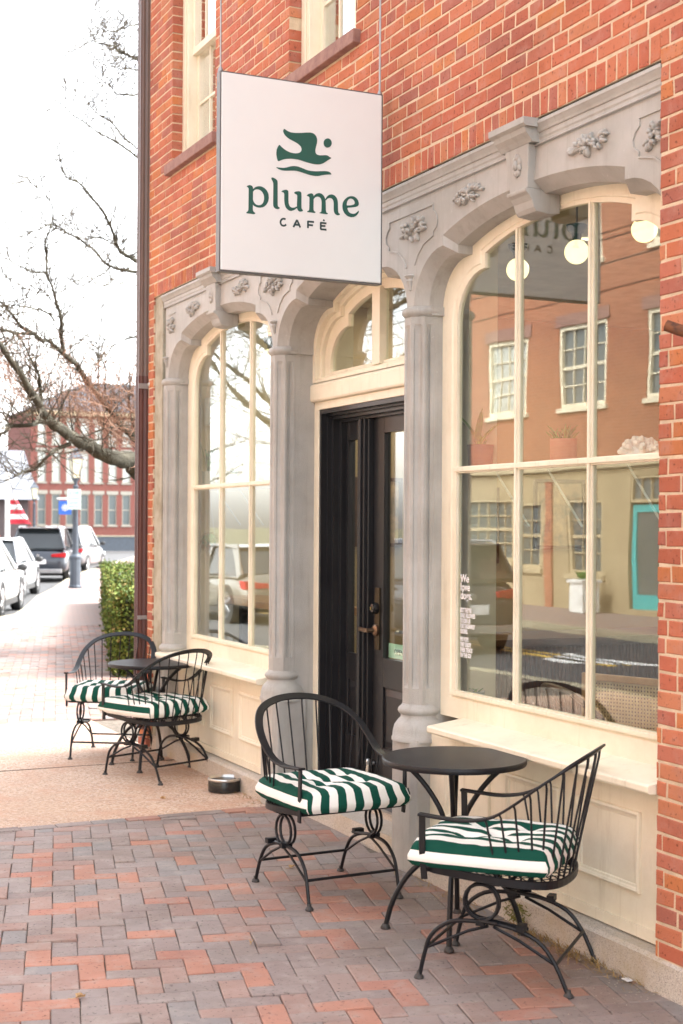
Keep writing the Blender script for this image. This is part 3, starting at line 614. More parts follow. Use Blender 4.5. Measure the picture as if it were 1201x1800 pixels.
# brackets
for cy in (5.31, 9.24):
    mb = MB()
    extr_y(mb, [(3.50, 3.4885), (3.262, 3.4885), (3.262, 3.462), (3.275, 3.452), (3.50, 3.452)], cy - .145, cy + .145)
    extr_y(mb, [(3.50, 3.452), (3.278, 3.452), (3.286, 3.430), (3.305, 3.410), (3.318, 3.392), (3.36, 3.392), (3.50, 3.392)], cy - .128, cy + .128)
    mb.build('bracket_cap', M['grey'], bld)
    mb = MB(); mb.add([(3.318, cy - .095, 3.392), (3.318, cy + .095, 3.392), (3.330, cy + .072, 3.205), (3.330, cy - .072, 3.205), (3.42, cy - .095, 3.392), (3.42, cy + .095, 3.392), (3.42, cy + .072, 3.205), (3.42, cy - .072, 3.205)],
        [(0, 1, 2, 3), (7, 6, 5, 4), (0, 4, 5, 1), (1, 5, 6, 2), (2, 6, 7, 3), (3, 7, 4, 0)])
    extr_y(mb, [(3.315, 3.205), (3.318, 3.190), (3.335, 3.178), (3.352, 3.155), (3.362, 3.125), (3.375, 3.108), (3.44, 3.100), (3.497, 3.108), (3.497, 3.26), (3.42, 3.26), (3.42, 3.205)], cy - .076, cy + .076)
    br = mb.build('bracket', M['grey'], bld, bevel=.004)
    mb = MB(); rr_ = random.Random(3)
    for k in range(9):
        a = k * 2 * math.pi / 9; mb.ball((3.322, cy + .022 * math.cos(a), 3.315 + .036 * math.sin(a)), (.010, .014, .018), 7, 5)
    mb.ball((3.318, cy, 3.315), (.016, .017, .024), 8, 6)
    mb.build('medallion', M['grey'], br, smooth=True)
# leaf and fruit ornaments
def ornament(cy, cz, wd, ht, seed, tilt=0.0):
    mb = MB(); rnd = random.Random(seed)
    for k in range(int(44 * wd / .3)):
        u = rnd.uniform(-1, 1); v = rnd.uniform(-1, 1) * math.sqrt(max(0, 1 - u * u)) * .9
        y_, z_ = cy + u * wd / 2, cz + v * ht / 2 + tilt * u
        a = math.atan2(v, u) + rnd.uniform(-.5, .5)
        l = rnd.uniform(.012, .026)
        n = 7; pts = []
        # lobed leaf: a bent ellipsoid
        ca, sa = math.cos(a), math.sin(a)
        m0 = MB(); m0.ball((0, 0, 0), (rnd.uniform(.008, .015), l, l * .40), 7, 5)
        mb.add([(XE - .006 - abs(x) - .25 * (.03 - abs(yy)) + rnd.uniform(0, .002) if x < 0 else XE + .002, y_ + yy * ca - zz * sa, z_ + yy * sa + zz * ca) for x, yy, zz in m0.v], m0.f)
    for k in range(int(9 * wd / .3)):
        mb.ball((XE - .016, cy + rnd.uniform(-.35, .35) * wd, cz + rnd.uniform(-.3, .3) * ht), .012, 7, 5)
    return mb.build('leaf_ornament', M['grey'], bld, smooth=True, angle=60)
for cy in (5.31, 9.24):
    ornament(cy - .49, 3.298, .27, .085, int(cy * 10)); ornament(cy + .47, 3.292, .25, .085, int(cy * 10) + 1)
for cy, s_ in ((6.35, 1), (8.19, 1), (4.40, .42), (10.21, .55)): ornament(cy, 3.232, .27 * s_, .125, int(cy * 7))
def pendant(cy):
    mb = MB()
    mb.lathe([(.001, 2.925), (.008, 2.93), (.012, 2.95), (.024, 2.975), (.020, 2.985), (.034, 3.0), (.030, 3.006), (.001, 3.006)], (XE - .002, cy, 0), 9)
    mb.build('pendant_drop', M['grey'], bld, smooth=True)
for cy in (6.37, 8.17, 10.31): pendant(cy)
# raised panel outlines on the spandrels
def outline(cy, s_=1.0):
    for side in ((-1, 1) if cy > 5 else (1,)):
        P = [(0 if cy > 5 else .075, 3.318), (.235, 3.318), (.235, 3.287), (.262, 3.268), (.278, 3.238), (.27, 3.205), (.238, 3.185), (.238, 3.165), (.20, 3.158), (.14, 3.142), (.08, 3.10)] + ([(.045, 3.05)] if cy > 5 else [])
        pts = [(XE - .001, cy + side * a * s_, z) for a, z in P]
        mb = MB(); mb.band(pts, .009, .010, (1, 0, 0)); mb.build('spandrel_moulding', M['grey'], bld)
outline(6.37); outline(8.17); outline(4.25)
mb = MB(); mb.band([(XE - .001, 10.28, 3.318), (XE - .001, 10.12, 3.318)], .009, .01, (1, 0, 0)); mb.build('spandrel_moulding', M['grey'], bld)

def column(cy, back, xcen=3.43):
    n = 8; r = .092
    mb = MB()
    # capital: rounded octagonal collar
    mb.lathe([(.085, 2.775), (.088, 2.79), (.098, 2.797), (.106, 2.808), (.108, 2.820), (.102, 2.834), (.092, 2.842), (.06, 2.845)], (xcen, cy, 0), 8, a0=math.pi / 8)
    mb.box(xcen, back, cy - .098, cy + .098, 2.797, 2.84)
    cap = MB(); cap.v, cap.f, cap.mi = mb.v, mb.f, mb.mi
    sh = MB()
    # shaft with flutes: octagon, each facet recessed between the stops
    ring = []
    def section(z, fl):
        out = []
        for k in range(8):
            a0 = math.pi / 8 + k * math.pi / 4; a1 = a0 + math.pi / 4
            p0 = Vector((math.cos(a0), math.sin(a0))) * r; p1 = Vector((math.cos(a1), math.sin(a1))) * r
            nrm = (p0 + p1).normalized()
            for t, dp in ((0, 0), (.20, 0), (.27, .6), (.5, 1), (.73, .6), (.80, 0)):
                p = p0.lerp(p1, t) - nrm * (.012 * dp * fl)
                out.append((xcen + p.x, cy + p.y, z))
        return out
    zs = [(.83, 0), (.92, 0), (.93, .5), (.95, 1), (2.70, 1), (2.725, .8), (2.745, .4), (2.752, 0), (2.79, 0)]
    for z, fl in zs: ring += section(z, fl)
    m_ = 48; fs = []
    for i in range(len(zs) - 1):
        for k in range(m_):
            k2 = (k + 1) % m_; fs.append((i * m_ + k, i * m_ + k2, (i + 1) * m_ + k2, (i + 1) * m_ + k))
    sh.add(ring, fs)
    sh.box(xcen, back, cy - .083, cy + .083, .15, 2.80)
    c0 = sh.build('column', M['grey_rough'], bld, smooth=True, angle=20)
    cap.build('capital', M['grey_rough'], c0, smooth=True, angle=50)
    bs = MB()
    bs.lathe([(.09, .84), (.094, .832), (.108, .820), (.112, .806), (.106, .794), (.096, .785), (.097, .772), (.112, .757), (.128, .735), (.136, .705), (.138, .678), (.142, .672), (.142, .655)], (xcen - .005, cy, 0), 16)
    bs.build('column_torus', M['grey_rough'], c0, smooth=True, angle=50)
    pl = MB(); h = .125; c = .03
    oc = [(-h, -h + c), (-h + c, -h), (h, -h), (h, h), (-h + c, h), (-h, h - c)]
    pl.prism(oc, [], .0, .665, lambda a, b_, d: (xcen - .005 + a * .85, cy + b_, d))
    pl.prism([(a * .985, b_ * .985) for a, b_ in oc], [], .66, .672, lambda a, b_, d: (xcen - .005 + a * .85, cy + b_, d))
    pl.build('plinth', M['grey_rough'], c0, bevel=.008)
    return c0
column(6.37, 3.60); column(8.17, 3.60); column(10.31, 3.52)
# dark reveal strips beside the door columns
mb = MB(); mb.box(3.45, 3.60, 8.10, 8.25, .13, 3.05); mb.box(3.45, 3.60, 6.29, 6.44, .13, 3.05); mb.build('door_reveal', M['grey_rough'], bld)
# concrete pilaster at the left end
mb = MB(); mb.box(3.343, 3.60, 10.375, 10.558, .0, 3.488); mb.build('concrete_pilaster', M['concrete'], bld, bevel=.006)

# ---- shop windows
def pane_poly(mb, pts, x0, x1): mb.prism(pts, [], x0, x1, lambda a, b_, d: (d, a, b_))
def archz(W, t):
    pr = prof_in(W)
    if t >= .482:
        q = max(0.0, (W - t) / (W - .482)); return 3.05 + .082 * (1 - q ** 2.2)
    if t < .22: return 2.745
    c = (.48 - t) / .26; return 2.745 + .235 * math.sqrt(max(0, 1 - c * c))
for cy, W, kd in BAYS:
    if kd != 'win': continue
    fr = MB()
    outer = full(cy, W, prof(W, .035)); inner = full(cy, W, prof_in(W))
    outer = [(cy - W + .06, .79)] + outer + [(cy + W - .06, .79)]
    inner = [(cy - W + .22, .925)] + inner + [(cy + W - .22, .925)]
    n = len(outer); vs = []
    # three rings: outer, raised lip, inner edge, glazing rebate
    for (a, b_), (c_, d_) in zip(outer, inner):
        m1 = (a + (c_ - a) * .72, b_ + (d_ - b_) * .72)
        vs += [(XS, a, b_), (XS, m1[0], m1[1]), (XS + .006, m1[0] + (c_ - m1[0]) * .2, m1[1] + (d_ - m1[1]) * .2), (XS + .006, c_, d_), (XS + .036, c_, d_)]
    fs = []
    for i in range(n):
        j = (i + 1) % n
        for k in range(4): fs.append((i * 5 + k, j * 5 + k, j * 5 + k + 1, i * 5 + k + 1))
    fr.add(vs, fs)
    fr.box(XS + .002, XS + .012, cy - W + .10, cy - W + .115, .80, 2.75)
    f = fr.build('shop_window', M['cream'], bld, smooth=True, angle=25)
    # muntins and transom
    for s_ in (-1, 1):
        my = cy + s_ * .29
        m_ = MB()
        z1 = archz(W, W - .29) + .004
        m_.box(XS + .000, XS + .014, my - .008, my + .008, .90, z1); m_.box(XS + .012, XS + .036, my - .015, my + .015, .90, z1)
        m_.build('muntin', M['cream'], f, bevel=.002)
    m_ = MB(); m_.box(XS - .002, XS + .013, cy - W + .2, cy + W - .2, 2.008, 2.030); m_.box(XS + .011, XS + .037, cy - W + .2, cy + W - .2, 2.000, 2.034); m_.build('transom_bar', M['cream'], f, bevel=.002)
    m_ = MB(); m_.box(XS - .012, XS + .002, cy - W + .2, cy + W - .2, .902, .922); m_.build('glazing_bead', M['cream'], f, bevel=.003)
    for (ta, tb) in ((.215, .77), (.77, 1.35), (1.35, 2 * W - .215)):
        ya, yb = cy - W + ta, cy - W + tb
        pp = MB(); pp.box(XS + .020, XS + .024, ya, yb, .92, 2.0); pp.build('pane', M['pane'], f)
        top = []
        K = 16
        for k in range(K + 1):
            t = ta + (tb - ta) * k / K; tt = t if t <= W else 2 * W - t
            top.append((cy - W + t, archz(W, tt) + .006))
        pp = MB(); pane_poly(pp, [(ya, 2.03), (yb, 2.03)] + top[::-1], XS + .020, XS + .024); pp.build('pane', M['pane'], f)
    # sill board
    s = MB(); extr_y(s, [(3.56, .79), (3.50, .80), (3.325, .776), (3.300, .773), (3.294, .767), (3.294, .745), (3.300, .737), (3.33, .735), (3.345, .727), (3.50, .732)], max(cy - W + .01, 4.325), cy + W - .375 if cy < 6 else cy + W - .03)
    s.build('window_sill', M['cream'], bld, bevel=.003)
# the right bay sill must reach the column; left bay reaches its column (rebuild extents)
for o in [o for o in bpy.data.objects if o.name.startswith('window_sill')]: bpy.data.objects.remove(o)
for a, b_ in ((4.325, 6.055), (8.17 + .12, 10.36)):
    s = MB(); extr_y(s, [(3.56, .79), (3.50, .80), (3.325, .776), (3.300, .773), (3.294, .767), (3.294, .745), (3.300, .737), (3.33, .735), (3.345, .727), (3.50, .732)], a, b_)
    s.build('window_sill', M['cream'], bld, bevel=.003)
# bulkheads with raised panels
for ya, yb, cy in ((4.32, 6.30, 5.31), (8.24, 10.25, 9.24)):
    b0 = MB(); b0.box(3.42, 3.56, ya, yb, .138, .74); b0.box(3.405, 3.42, ya, yb, .14, .185)
    bo = b0.build('bulkhead', M['cream'], bld)
    for k in (-1, 0, 1):
        c = cy + k * .567
        m_ = MB()
        h, zl, zh = .215, .305, .625
        P = [(c - h, zl), (c + h, zl), (c + h, zh), (c - h, zh)]
        for i in range(4):
            a, d = P[i], P[(i + 1) % 4]
            ctr = (c, (zl + zh) / 2)
            sh = lambda p, o_: (p[0] + math.copysign(o_, ctr[0] - p[0]), p[1] + math.copysign(o_, ctr[1] - p[1]))
            rings = [(3.42, 0), (3.408, .002), (3.404, .010), (3.408, .018), (3.413, .022), (3.415, .030), (3.421, .034)]
            vs = []
            for x, o_ in rings:
                q0, q1 = sh(a, o_), sh(d, o_); vs += [(x, q0[0], q0[1]), (x, q1[0], q1[1])]
            m_.add(vs, [(2 * k_, 2 * k_ + 1, 2 * k_ + 3, 2 * k_ + 2) for k_ in range(6)])
        m_.build('panel_moulding', M['cream'], bo)

# ---- entrance: transom, frame, door
XT = 3.60
cy, W = 7.27, .90
tr = MB()
outer = full(cy, W, prof(W, .03)); inner = full(cy, W, [(t, z + (-.0)) for t, z in prof_in(W, .0)])
inner = [(a, z - .045) for a, z in inner]
outer = [(cy - W + .06, 2.62)] + outer + [(cy + W - .06, 2.62)]; inner = [(cy - W + .235, 2.68)] + inner + [(cy + W - .235, 2.68)]
vs = []; n = len(outer)
for (a, b_), (c_, d_) in zip(outer, inner):
    m1 = (a + (c_ - a) * .35, b_ + (d_ - b_) * .35); m2 = (a + (c_ - a) * .55, b_ + (d_ - b_) * .55)
    vs += [(XT - .02, a, b_), (XT - .02, m1[0], m1[1]), (XT + .012, m1[0], m1[1]), (XT + .012, m2[0], m2[1]), (XT + .035, m2[0], m2[1]), (XT + .035, c_, d_), (XT + .07, c_, d_)]
tr.add(vs, [(i * 7 + k, ((i + 1) % n) * 7 + k, ((i + 1) % n) * 7 + k + 1, i * 7 + k + 1) for i in range(n) for k in range(6)])
tro = tr.build('transom_window', M['cream'], bld, smooth=True, angle=25)
m_ = MB(); m_.box(XT + .01, XT + .07, cy - .05, cy + .05, 2.66, 3.10); m_.build('muntin', M['cream'], tro, bevel=.003)
m_ = MB(); extr_y(m_, [(3.70, 2.50), (3.60, 2.50), (3.57, 2.505), (3.565, 2.515), (3.565, 2.60), (3.575, 2.612), (3.60, 2.622), (3.62, 2.650), (3.64, 2.672), (3.70, 2.68)], cy - W + .08, cy + W - .08)
m_.build('transom_rail', M['cream'], tro)
for ya, yb in ((cy - .67, cy), (cy, cy + .67)):
    K = 14; top = []
    for k in range(K + 1):
        yy = ya + (yb - ya) * k / K; t = W - abs(yy - cy)
        top.append((yy, archz(W, t) - .04))
    pp = MB(); pane_poly(pp, [(ya, 2.67), (yb, 2.67)] + top[::-1], XT + .052, XT + .056); pp.build('pane', M['pane'], tro)
# cream frame posts and head
df = MB(); df.box(3.595, 3.66, 8.02, 8.12, .145, 2.50); df.box(3.595, 3.66, 6.42, 6.52, .145, 2.50); df.box(3.59, 3.66, 6.52, 8.02, 2.452, 2.499); df.build('door_frame_cream', M['cream'], bld, bevel=.003)
db = MB()
for x0, x1, ya, top in ((3.60, 3.64, 7.995, 2.425), (3.64, 3.67, 7.985, 2.412), (3.67, 3.71, 7.965, 2.392), (3.71, 3.80, 7.935, 2.375)):
    db.box(x0, x1 - .0005, ya, 8.019, .145, 2.4515); db.box(x0, x1 - .0005, 6.521, 2 * cy - ya, .145, 2.4515); db.box(x0, x1 - .0005, 2 * cy - ya + .0005, ya - .0005, top, 2.451)
dbo = db.build('door_frame_black', M['black_door'], bld)
def leaf(name, ya, yb, gy0, gy1, gz0, gz1, py0, py1, pz0, pz1, x0=3.745):
    d = MB(); x1 = x0 + .045; z0, z1 = .15, 2.38
    d.box(x0, x1, ya, gy0, z0, z1); d.box(x0, x1, gy1, yb, z0, z1); d.box(x0, x1, gy0, gy1, gz1, z1); d.box(x0, x1, gy0, gy1, pz1 + .0, gz0); d.box(x0, x1, gy0, gy1, z0, pz0)
    o = d.build(name, M['black_door'], bld, bevel=.003)
    q = MB()
    q.box(x0 + .012, x1 - .01, gy0 - .002, gy1 + .002, pz0 - .002, pz1 + .002)
    q.add([(x0 + .012, py0 + .01, pz0 + .01), (x0 + .012, py1 - .01, pz0 + .01), (x0 + .012, py1 - .01, pz1 - .01), (x0 + .012, py0 + .01, pz1 - .01), (x0 + .002, py0 + .045, pz0 + .045), (x0 + .002, py1 - .045, pz0 + .045), (x0 + .002, py1 - .045, pz1 - .045), (x0 + .002, py0 + .045, pz1 - .045)],
          [(4, 5, 6, 7), (0, 1, 5, 4), (1, 2, 6, 5), (2, 3, 7, 6), (3, 0, 4, 7)])
    q.build('raised_panel', M['black_door'], o)
    t = MB()
    for a, b_, c_, d_ in ((gy0 - .004, gy0 + .012, gz0, gz1), (gy1 - .012, gy1 + .004, gz0, gz1)): t.box(x0 - .006, x0 + .02, a, b_, c_, d_)
    t.box(x0 - .006, x0 + .02, gy0, gy1, gz0 - .004, gz0 + .012); t.box(x0 - .006, x0 + .02, gy0, gy1, gz1 - .012, gz1 + .004)
    t.build('glazing_bead', M['black_door'], o)
    t = MB(); t.box(x0 + .02, x0 + .024, gy0, gy1, gz0, gz1); t.build('pane', M['pane'], o)
    return o
side = leaf('sidelight', 7.66, 7.934, 7.705, 7.90, .95, 2.275, 7.70, 7.905, .46, .80)
mb = MB(); mb.box(3.69, 3.80, 7.575, 7.659, .15, 2.374); mb.box(3.675, 3.69, 7.60, 7.634, .15, 2.374); mb.box(3.71, 3.80, 7.555, 7.575, .15, 2.374); mb.build('mullion', M['black_door'], dbo, bevel=.003)
door = leaf('entrance_door', 6.61, 7.553, 6.74, 7.42, .955, 2.295, 6.74, 7.42, .44, .795)
# ironmongery
h = MB(); h.box(3.735, 3.7455, 7.455, 7.515, 1.01, 1.375); h.build('escutcheon', mat('dark_bronze', (.10, .075, .045), rough=.35, metal=.8), door, bevel=.002)
h = MB(); h.lathe([(.034, 3.735), (.034, 3.722), (.030, 3.712), (.026, 3.700), (.014, 3.697), (.012, 3.698)], (0, 7.485, 1.255), 18, 'X'); h.build('deadbolt', M['black_gloss'], door, smooth=True)
h = MB(); h.box(3.6935, 3.697, 7.480, 7.490, 1.245, 1.262); h.build('keyhole', mat('brass', (.75, .55, .2), rough=.3, metal=1), door)
h = MB(); h.lathe([(.036, 3.735), (.036, 3.720), (.026, 3.712), (.014, 3.710), (.013, 3.672)], (0, 7.485, 1.125), 18, 'X')
h.band([(3.675, 7.48, 1.125), (3.672, 7.52, 1.125), (3.676, 7.58, 1.127), (3.682, 7.615, 1.124)], .026, .014, (-1, 0, 0)); h.build('handle', mat('worn_bronze', (.22, .15, .10), rough=.3, metal=.9), door, smooth=True)
h = MB(); h.tube([(3.80, 7.37, 1.12), (3.83, 7.37, 1.12), (3.83, 7.27, 1.12)], .009, 8); h.build('inner_handle', M['steel'], door, smooth=True)
h = MB(); h.tube([(3.74, 7.52, .34), (3.70, 7.52, .335), (3.70, 7.52, .30), (3.70, 7.52, .20)], .012, 8); h.ball((3.70, 7.52, .35), .02); h.build('door_stop', M['steel'], door, smooth=True)
h = MB(); h.box(3.772, 3.776, 6.95, 7.40, .972, 1.055); oc = h.build('open_card', M['open_green'], door)
h = MB(); h.box(3.58, 3.80, 6.53, 8.01, .145, .158); h.build('threshold', M['galv'], bld)

h = MB(); h.box(3.661, 3.83, 6.30, 6.515, .15, 3.2); h.box(3.661, 3.83, 8.025, 8.24, .15, 3.2); h.build('interior_lining', M['cream_clean'], bld)
# text helper -------------------------------------------------------
def text_mb(body, size, mapf, d=.0006, off=0.0, align='LEFT', sx=1.0, spacing=1.0):
    cu = bpy.data.curves.new('text', 'FONT'); cu.body = body; cu.size = size; cu.align_x = align; cu.offset = off; cu.extrude = d; cu.space_character = spacing
    cu.resolution_u = 3
    to = bpy.data.objects.new('text', cu); col.objects.link(to)
    dg = bpy.context.evaluated_depsgraph_get(); me = bpy.data.meshes.new_from_object(to.evaluated_get(dg))
    mb = MB(); mb.add([mapf(v.co.x * sx, v.co.y, v.co.z) for v in me.vertices], [tuple(p.vertices) for p in me.polygons])
    bpy.data.objects.remove(to); bpy.data.curves.remove(cu); bpy.data.meshes.remove(me)
    return mb
def on_glass(x, y0, z0): return lambda a, b_, c: (x - c, y0 - a, z0 + b_)   # reads left to right for a viewer in the street
f_r = [o for o in bpy.data.objects if o.name.startswith('shop_window')][0]
M['print_grey'] = M['print_white']
dz = 1.463
for i, ln in enumerate(['We', 'love', 'dogs.']):
    text_mb(ln, .056, on_glass(3.5185, 6.125, dz - i * .042), off=.0012, sx=.98).build('lettering', M['print_white'], f_r)
z = 1.315
for blk in (['BUT THEY’RE', 'ONLY ALLOWED', 'TO JOIN US', 'FOR TAKEAWAY', 'ORDERS.'], ['WE HOPE', 'THEY ENJOY', 'THEIR TREATS', 'ON THE GO!']):
    for ln in blk:
        text_mb(ln, .030, on_glass(3.5185, 6.125, z), off=.0011, sx=.62).build('lettering', M['print_white'], f_r); z -= .0262
    z -= .012
for tx, sz, yy, zz in (('plume', .115, 7.07, 1.835), ('CAFÉ', .05, 6.99, 1.76), ('OPEN DAILY', .04, 7.06, 1.33), ('COFFEE', .032, 7.06, 1.27), ('BREAKFAST', .032, 7.055, 1.205)):
    text_mb(tx, sz, on_glass(3.763, yy, zz), off=.0012).build('lettering', M['print_white'], door)
text_mb('OPEN', .045, on_glass(3.7712, 7.33, .995)).build('lettering', M['print_black'], door)

# ---- upper windows
def upper_window(ya, yb):
    x0 = 3.42
    f = MB(); w_ = .10
    for a, b_ in ((ya, ya + w_), (yb - w_, yb)):
        f.box(x0, x0 + .10, a, b_, WZ0, WZ1)
    f.box(x0, x0 + .10, ya + w_, yb - w_, WZ1 - .09, WZ1); f.box(x0 + .01, x0 + .12, ya + w_, yb - w_, WZ0, WZ0 + .03)
    f.box(x0 - .012, x0, yb - .06, yb - .002, WZ0, WZ1); f.box(x0 - .012, x0, ya + .002, ya + .06, WZ0, WZ1)
    o = f.build('window', M['cream'], bld, bevel=.004)
    ia, ib = ya + w_, yb - w_
    mid = 5.255
    for k, (za, zb, xx) in enumerate(((WZ0 + .03, mid, x0 + .07), (mid - .035, WZ1 - .09, x0 + .035))):
        s = MB(); sw = .045
        s.box(xx, xx + .034, ia, ia + sw, za, zb); s.box(xx, xx + .034, ib - sw, ib, za, zb)
        s.box(xx, xx + .034, ia + sw, ib - sw, za, za + .05); s.box(xx, xx + .034, ia + sw, ib - sw, zb - .038, zb)
        gw = (ib - ia - 2 * sw) / 3
        for q in (1, 2): s.box(xx + .006, xx + .03, ia + sw + q * gw - .009, ia + sw + q * gw + .009, za + .05, zb - .038)
        zz = (za + zb) / 2; s.box(xx + .004, xx + .032, ia + sw, ib - sw, zz - .009, zz + .009)
        s.build('sash', M['cream'], o)
        p = MB(); p.box(xx + .016, xx + .019, ia + sw - .004, ib - sw + .004, za + .04, zb - .03); p.build('pane', M['pane_up'], o)
    c = MB()
    K = 40; vs = []
    for side_, (c0, c1) in enumerate(((ia + .01, ia + .26), (ib - .26, ib - .01))):
        vs = []
        for i in range(K + 1):
            yy = c0 + (c1 - c0) * i / K; xw = x0 + .19 + .018 * math.sin(i * 1.3)
            vs += [(xw, yy, WZ0 + .04), (xw, yy, WZ1 - .1)]
        c.add(vs, [(2 * i, 2 * i + 2, 2 * i + 3, 2 * i + 1) for i in range(K)])
    c.build('curtain', M['white'], o, smooth=True)
    s = MB(); s.box(3.285, 3.44, ya - .06, yb + .06, WZ0 - .078, WZ0 - .001); s.build('sill', M['sill'], bld, bevel=.006)
for a, b_ in WIN_UP: upper_window(a, b_)
rm = MB(); rm.box(3.7, 7.5, 6.5, 6.55, 3.95, 6.5); rm.box(7.5, 7.55, 6.55, 10.4, 3.95, 6.5); rm.box(3.64, 7.5, 6.55, 10.37, 3.9, 3.949); rm.build('upstairs_room', M['white'], bld)

# ---- downspout
ds = MB()
P = [(-.045, -.04), (-.018, -.04), (-.014, -.034), (-.004, -.034), (0, -.04), (.045, -.04), (.045, .04), (-.045, .04)]
def dsp(mb, z0, z1, s_=1.0):
    prof_ = [(-.05, -.038), (-.05, -.018), (-.043, -.014), (-.043, -.004), (-.05, 0), (-.05, .012), (-.043, .016), (-.043, .026), (-.05, .03), (-.05, .045), (.05, .045), (.05, -.038), (.035, -.046), (.02, -.038), (.005, -.046), (-.012, -.038), (-.028, -.046), (-.04, -.038)]
    mb.prism([(a * s_, b_ * s_) for a, b_ in prof_], [], z0, z1, lambda a, b_, d: (3.318 + a, 10.765 + b_, d))
m1 = MB(); dsp(m1, 2.86, 7.35); dso = m1.build('downspout', M['pipe_brown'], bld)
m1 = MB(); dsp(m1, .15, 2.90, 1.06); m1.build('lower_pipe', M['pipe_maroon'], dso)
m1 = MB(); m1.box(3.262, 3.38, 10.705, 10.712, 2.80, 2.84); m1.box(3.262, 3.38, 10.705, 10.712, 1.0, 1.03); m1.build('pipe_strap', M['galv'], dso)
m1 = MB(); m1.ball((3.335, 10.66, 2.83), .018, 8, 6); m1.build('bolt', M['steel'], dso)
# stacked bricks at the foot of the corner
m1 = MB()
for k in range(3): m1.box(3.30 + .01 * k, 3.42, 10.60, 10.80, .02 + k * .065, .075 + k * .065)
m1.build('corner_footing', M['brick'], bld)
# rusty pipe stub
m1 = MB(); m1.tube([(3.40, 3.86, 2.33), (3.215, 4.13, 2.462)], .021, 14, cap=False); m1.tube([(3.2155, 4.1295, 2.4615), (3.40, 3.862, 2.33)], .016, 14, cap=False)
m1.build('pipe_stub', M['rust'], bld, smooth=True)

# ---- interior
def structure(name, mb, m_, **k):
    o = mb.build(name, m_, **k); o['kind'] = 'structure'; return o
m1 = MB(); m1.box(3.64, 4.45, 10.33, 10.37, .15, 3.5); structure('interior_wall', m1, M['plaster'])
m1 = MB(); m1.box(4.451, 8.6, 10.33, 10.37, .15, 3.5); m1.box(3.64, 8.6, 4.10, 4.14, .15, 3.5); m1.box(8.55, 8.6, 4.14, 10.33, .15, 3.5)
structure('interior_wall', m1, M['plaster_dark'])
m1 = MB(); m1.box(3.64, 8.6, 4.10, 10.44, .10, .149); structure('interior_floor', m1, M['floor_wood'])
m1 = MB(); m1.box(3.64, 8.6, 4.10, 10.44, 3.5, 3.55); structure('interior_ceiling', m1, M['ceil'])

# ================================================================ GROUND
KERB = [(-1.9, -12), (-1.9, 14), (-1.5, 17), (.2, 20.5), (2.4, 23.4), (4.3, 25.3), (5.41, 26.39), (6.06, 27.5), (6.72, 29.6), (8.04, 34.2), (9.32, 38.0), (12.3, 47.6), (16.3, 58.5), (23.1, 76)]
m1 = MB(); m1.add([(-400, -200, -.25), (600, -200, -.25), (600, 900, -.25), (-400, 900, -.25)], [(0, 1, 2, 3)]); structure('ground', m1, M['soil'], fixn=False)
m1 = MB(); m1.add([(-7.15, -30, -.12), (60, -30, -.12), (60, 200, -.12), (-30, 200, -.12), (-30, 36, -.12), (-7.15, 36, -.12)], [(0, 1, 2, 3, 4, 5)]); structure('road', m1, M['asphalt'], fixn=False)
def poly_sheet(pts, z, name, m_):
    tr_ = tessellate_polygon([[Vector((a, b_, 0)) for a, b_ in pts]])
    m1 = MB(); m1.add([(a, b_, z) for a, b_ in pts], [tuple(t) for t in tr_])
    o = structure(name, m1, m_)
    me = o.data
    if me.polygons[0].normal.z < 0: me.flip_normals()
    return o
side = poly_sheet(KERB + [(40, 76), (40, -12)], -.013, 'sidewalk', M['joint'])
LOC[side.name] = Vector()
far_k = [k for k in KERB if k[1] > 26]
def pave_mat():
    m, t, b = nodes('distant_brick_paving')
    mp_ = N(t, 'Mapping'); mp_.inputs['Rotation'].default_value = (0, 0, R(13.8)); g = N(t, 'NewGeometry'); t.links.new(g.outputs['Position'], mp_.inputs[0])
    br = N(t, 'TexBrick'); t.links.new(mp_.outputs[0], br.inputs[0]); br.inputs['Scale'].default_value = 1
    br.inputs['Brick Width'].default_value = .2; br.inputs['Row Height'].default_value = .1; br.inputs['Mortar Size'].default_value = .006
    br.inputs['Color1'].default_value = (.28, .18, .15, 1); br.inputs['Color2'].default_value = (.235, .19, .175, 1); br.inputs['Mortar'].default_value = (.19, .16, .14, 1)
    t.links.new(br.outputs[0], b.inputs['Base Color']); b.inputs['Roughness'].default_value = .9; return m
M['far_paving'] = pave_mat()
poly_sheet([(3.0, 24.2), (4.3, 25.25), (5.37, 26.4)] + [(a + .05, b_) for a, b_ in far_k] + [(26, 76), (13.0, 40), (8.6, 24.2)], -.004, 'distant_paving', M['far_paving'])
# kerb stones
def kerb_run(pts, name, m_, wd=.15, ztop=.004):
    root = None
    L = []
    for i in range(len(pts) - 1):
        a, b_ = Vector(pts[i]), Vector(pts[i + 1]); n_ = max(1, int((b_ - a).length / 1.8))
        for k in range(n_): L.append((a.lerp(b_, k / n_), a.lerp(b_, (k + 1) / n_)))
    first = None
    for a, b_ in L:
        t = (b_ - a).normalized(); nn = Vector((-t.y, t.x)) * wd
        a2, b2 = a + t * .006, b_ - t * .006
        m1 = MB(); q = [a2, b2, b2 + nn, a2 + nn]
        m1.add([(p.x, p.y, -.2) for p in q] + [(p.x, p.y, ztop) for p in q], [(3, 2, 1, 0), (4, 5, 6, 7), (0, 1, 5, 4), (1, 2, 6, 5), (2, 3, 7, 6), (3, 0, 4, 7)])
        if first is None:
            m1.build('kerb_stone', m_, root_kerb, bevel=.01)
        else: m1.build('kerb_stone', m_, root_kerb)
root_kerb = bpy.data.objects.new('kerb', None); col.objects.link(root_kerb); root_kerb['kind'] = 'structure'
kerb_run(KERB, 'kerb', M['kerbstone'])
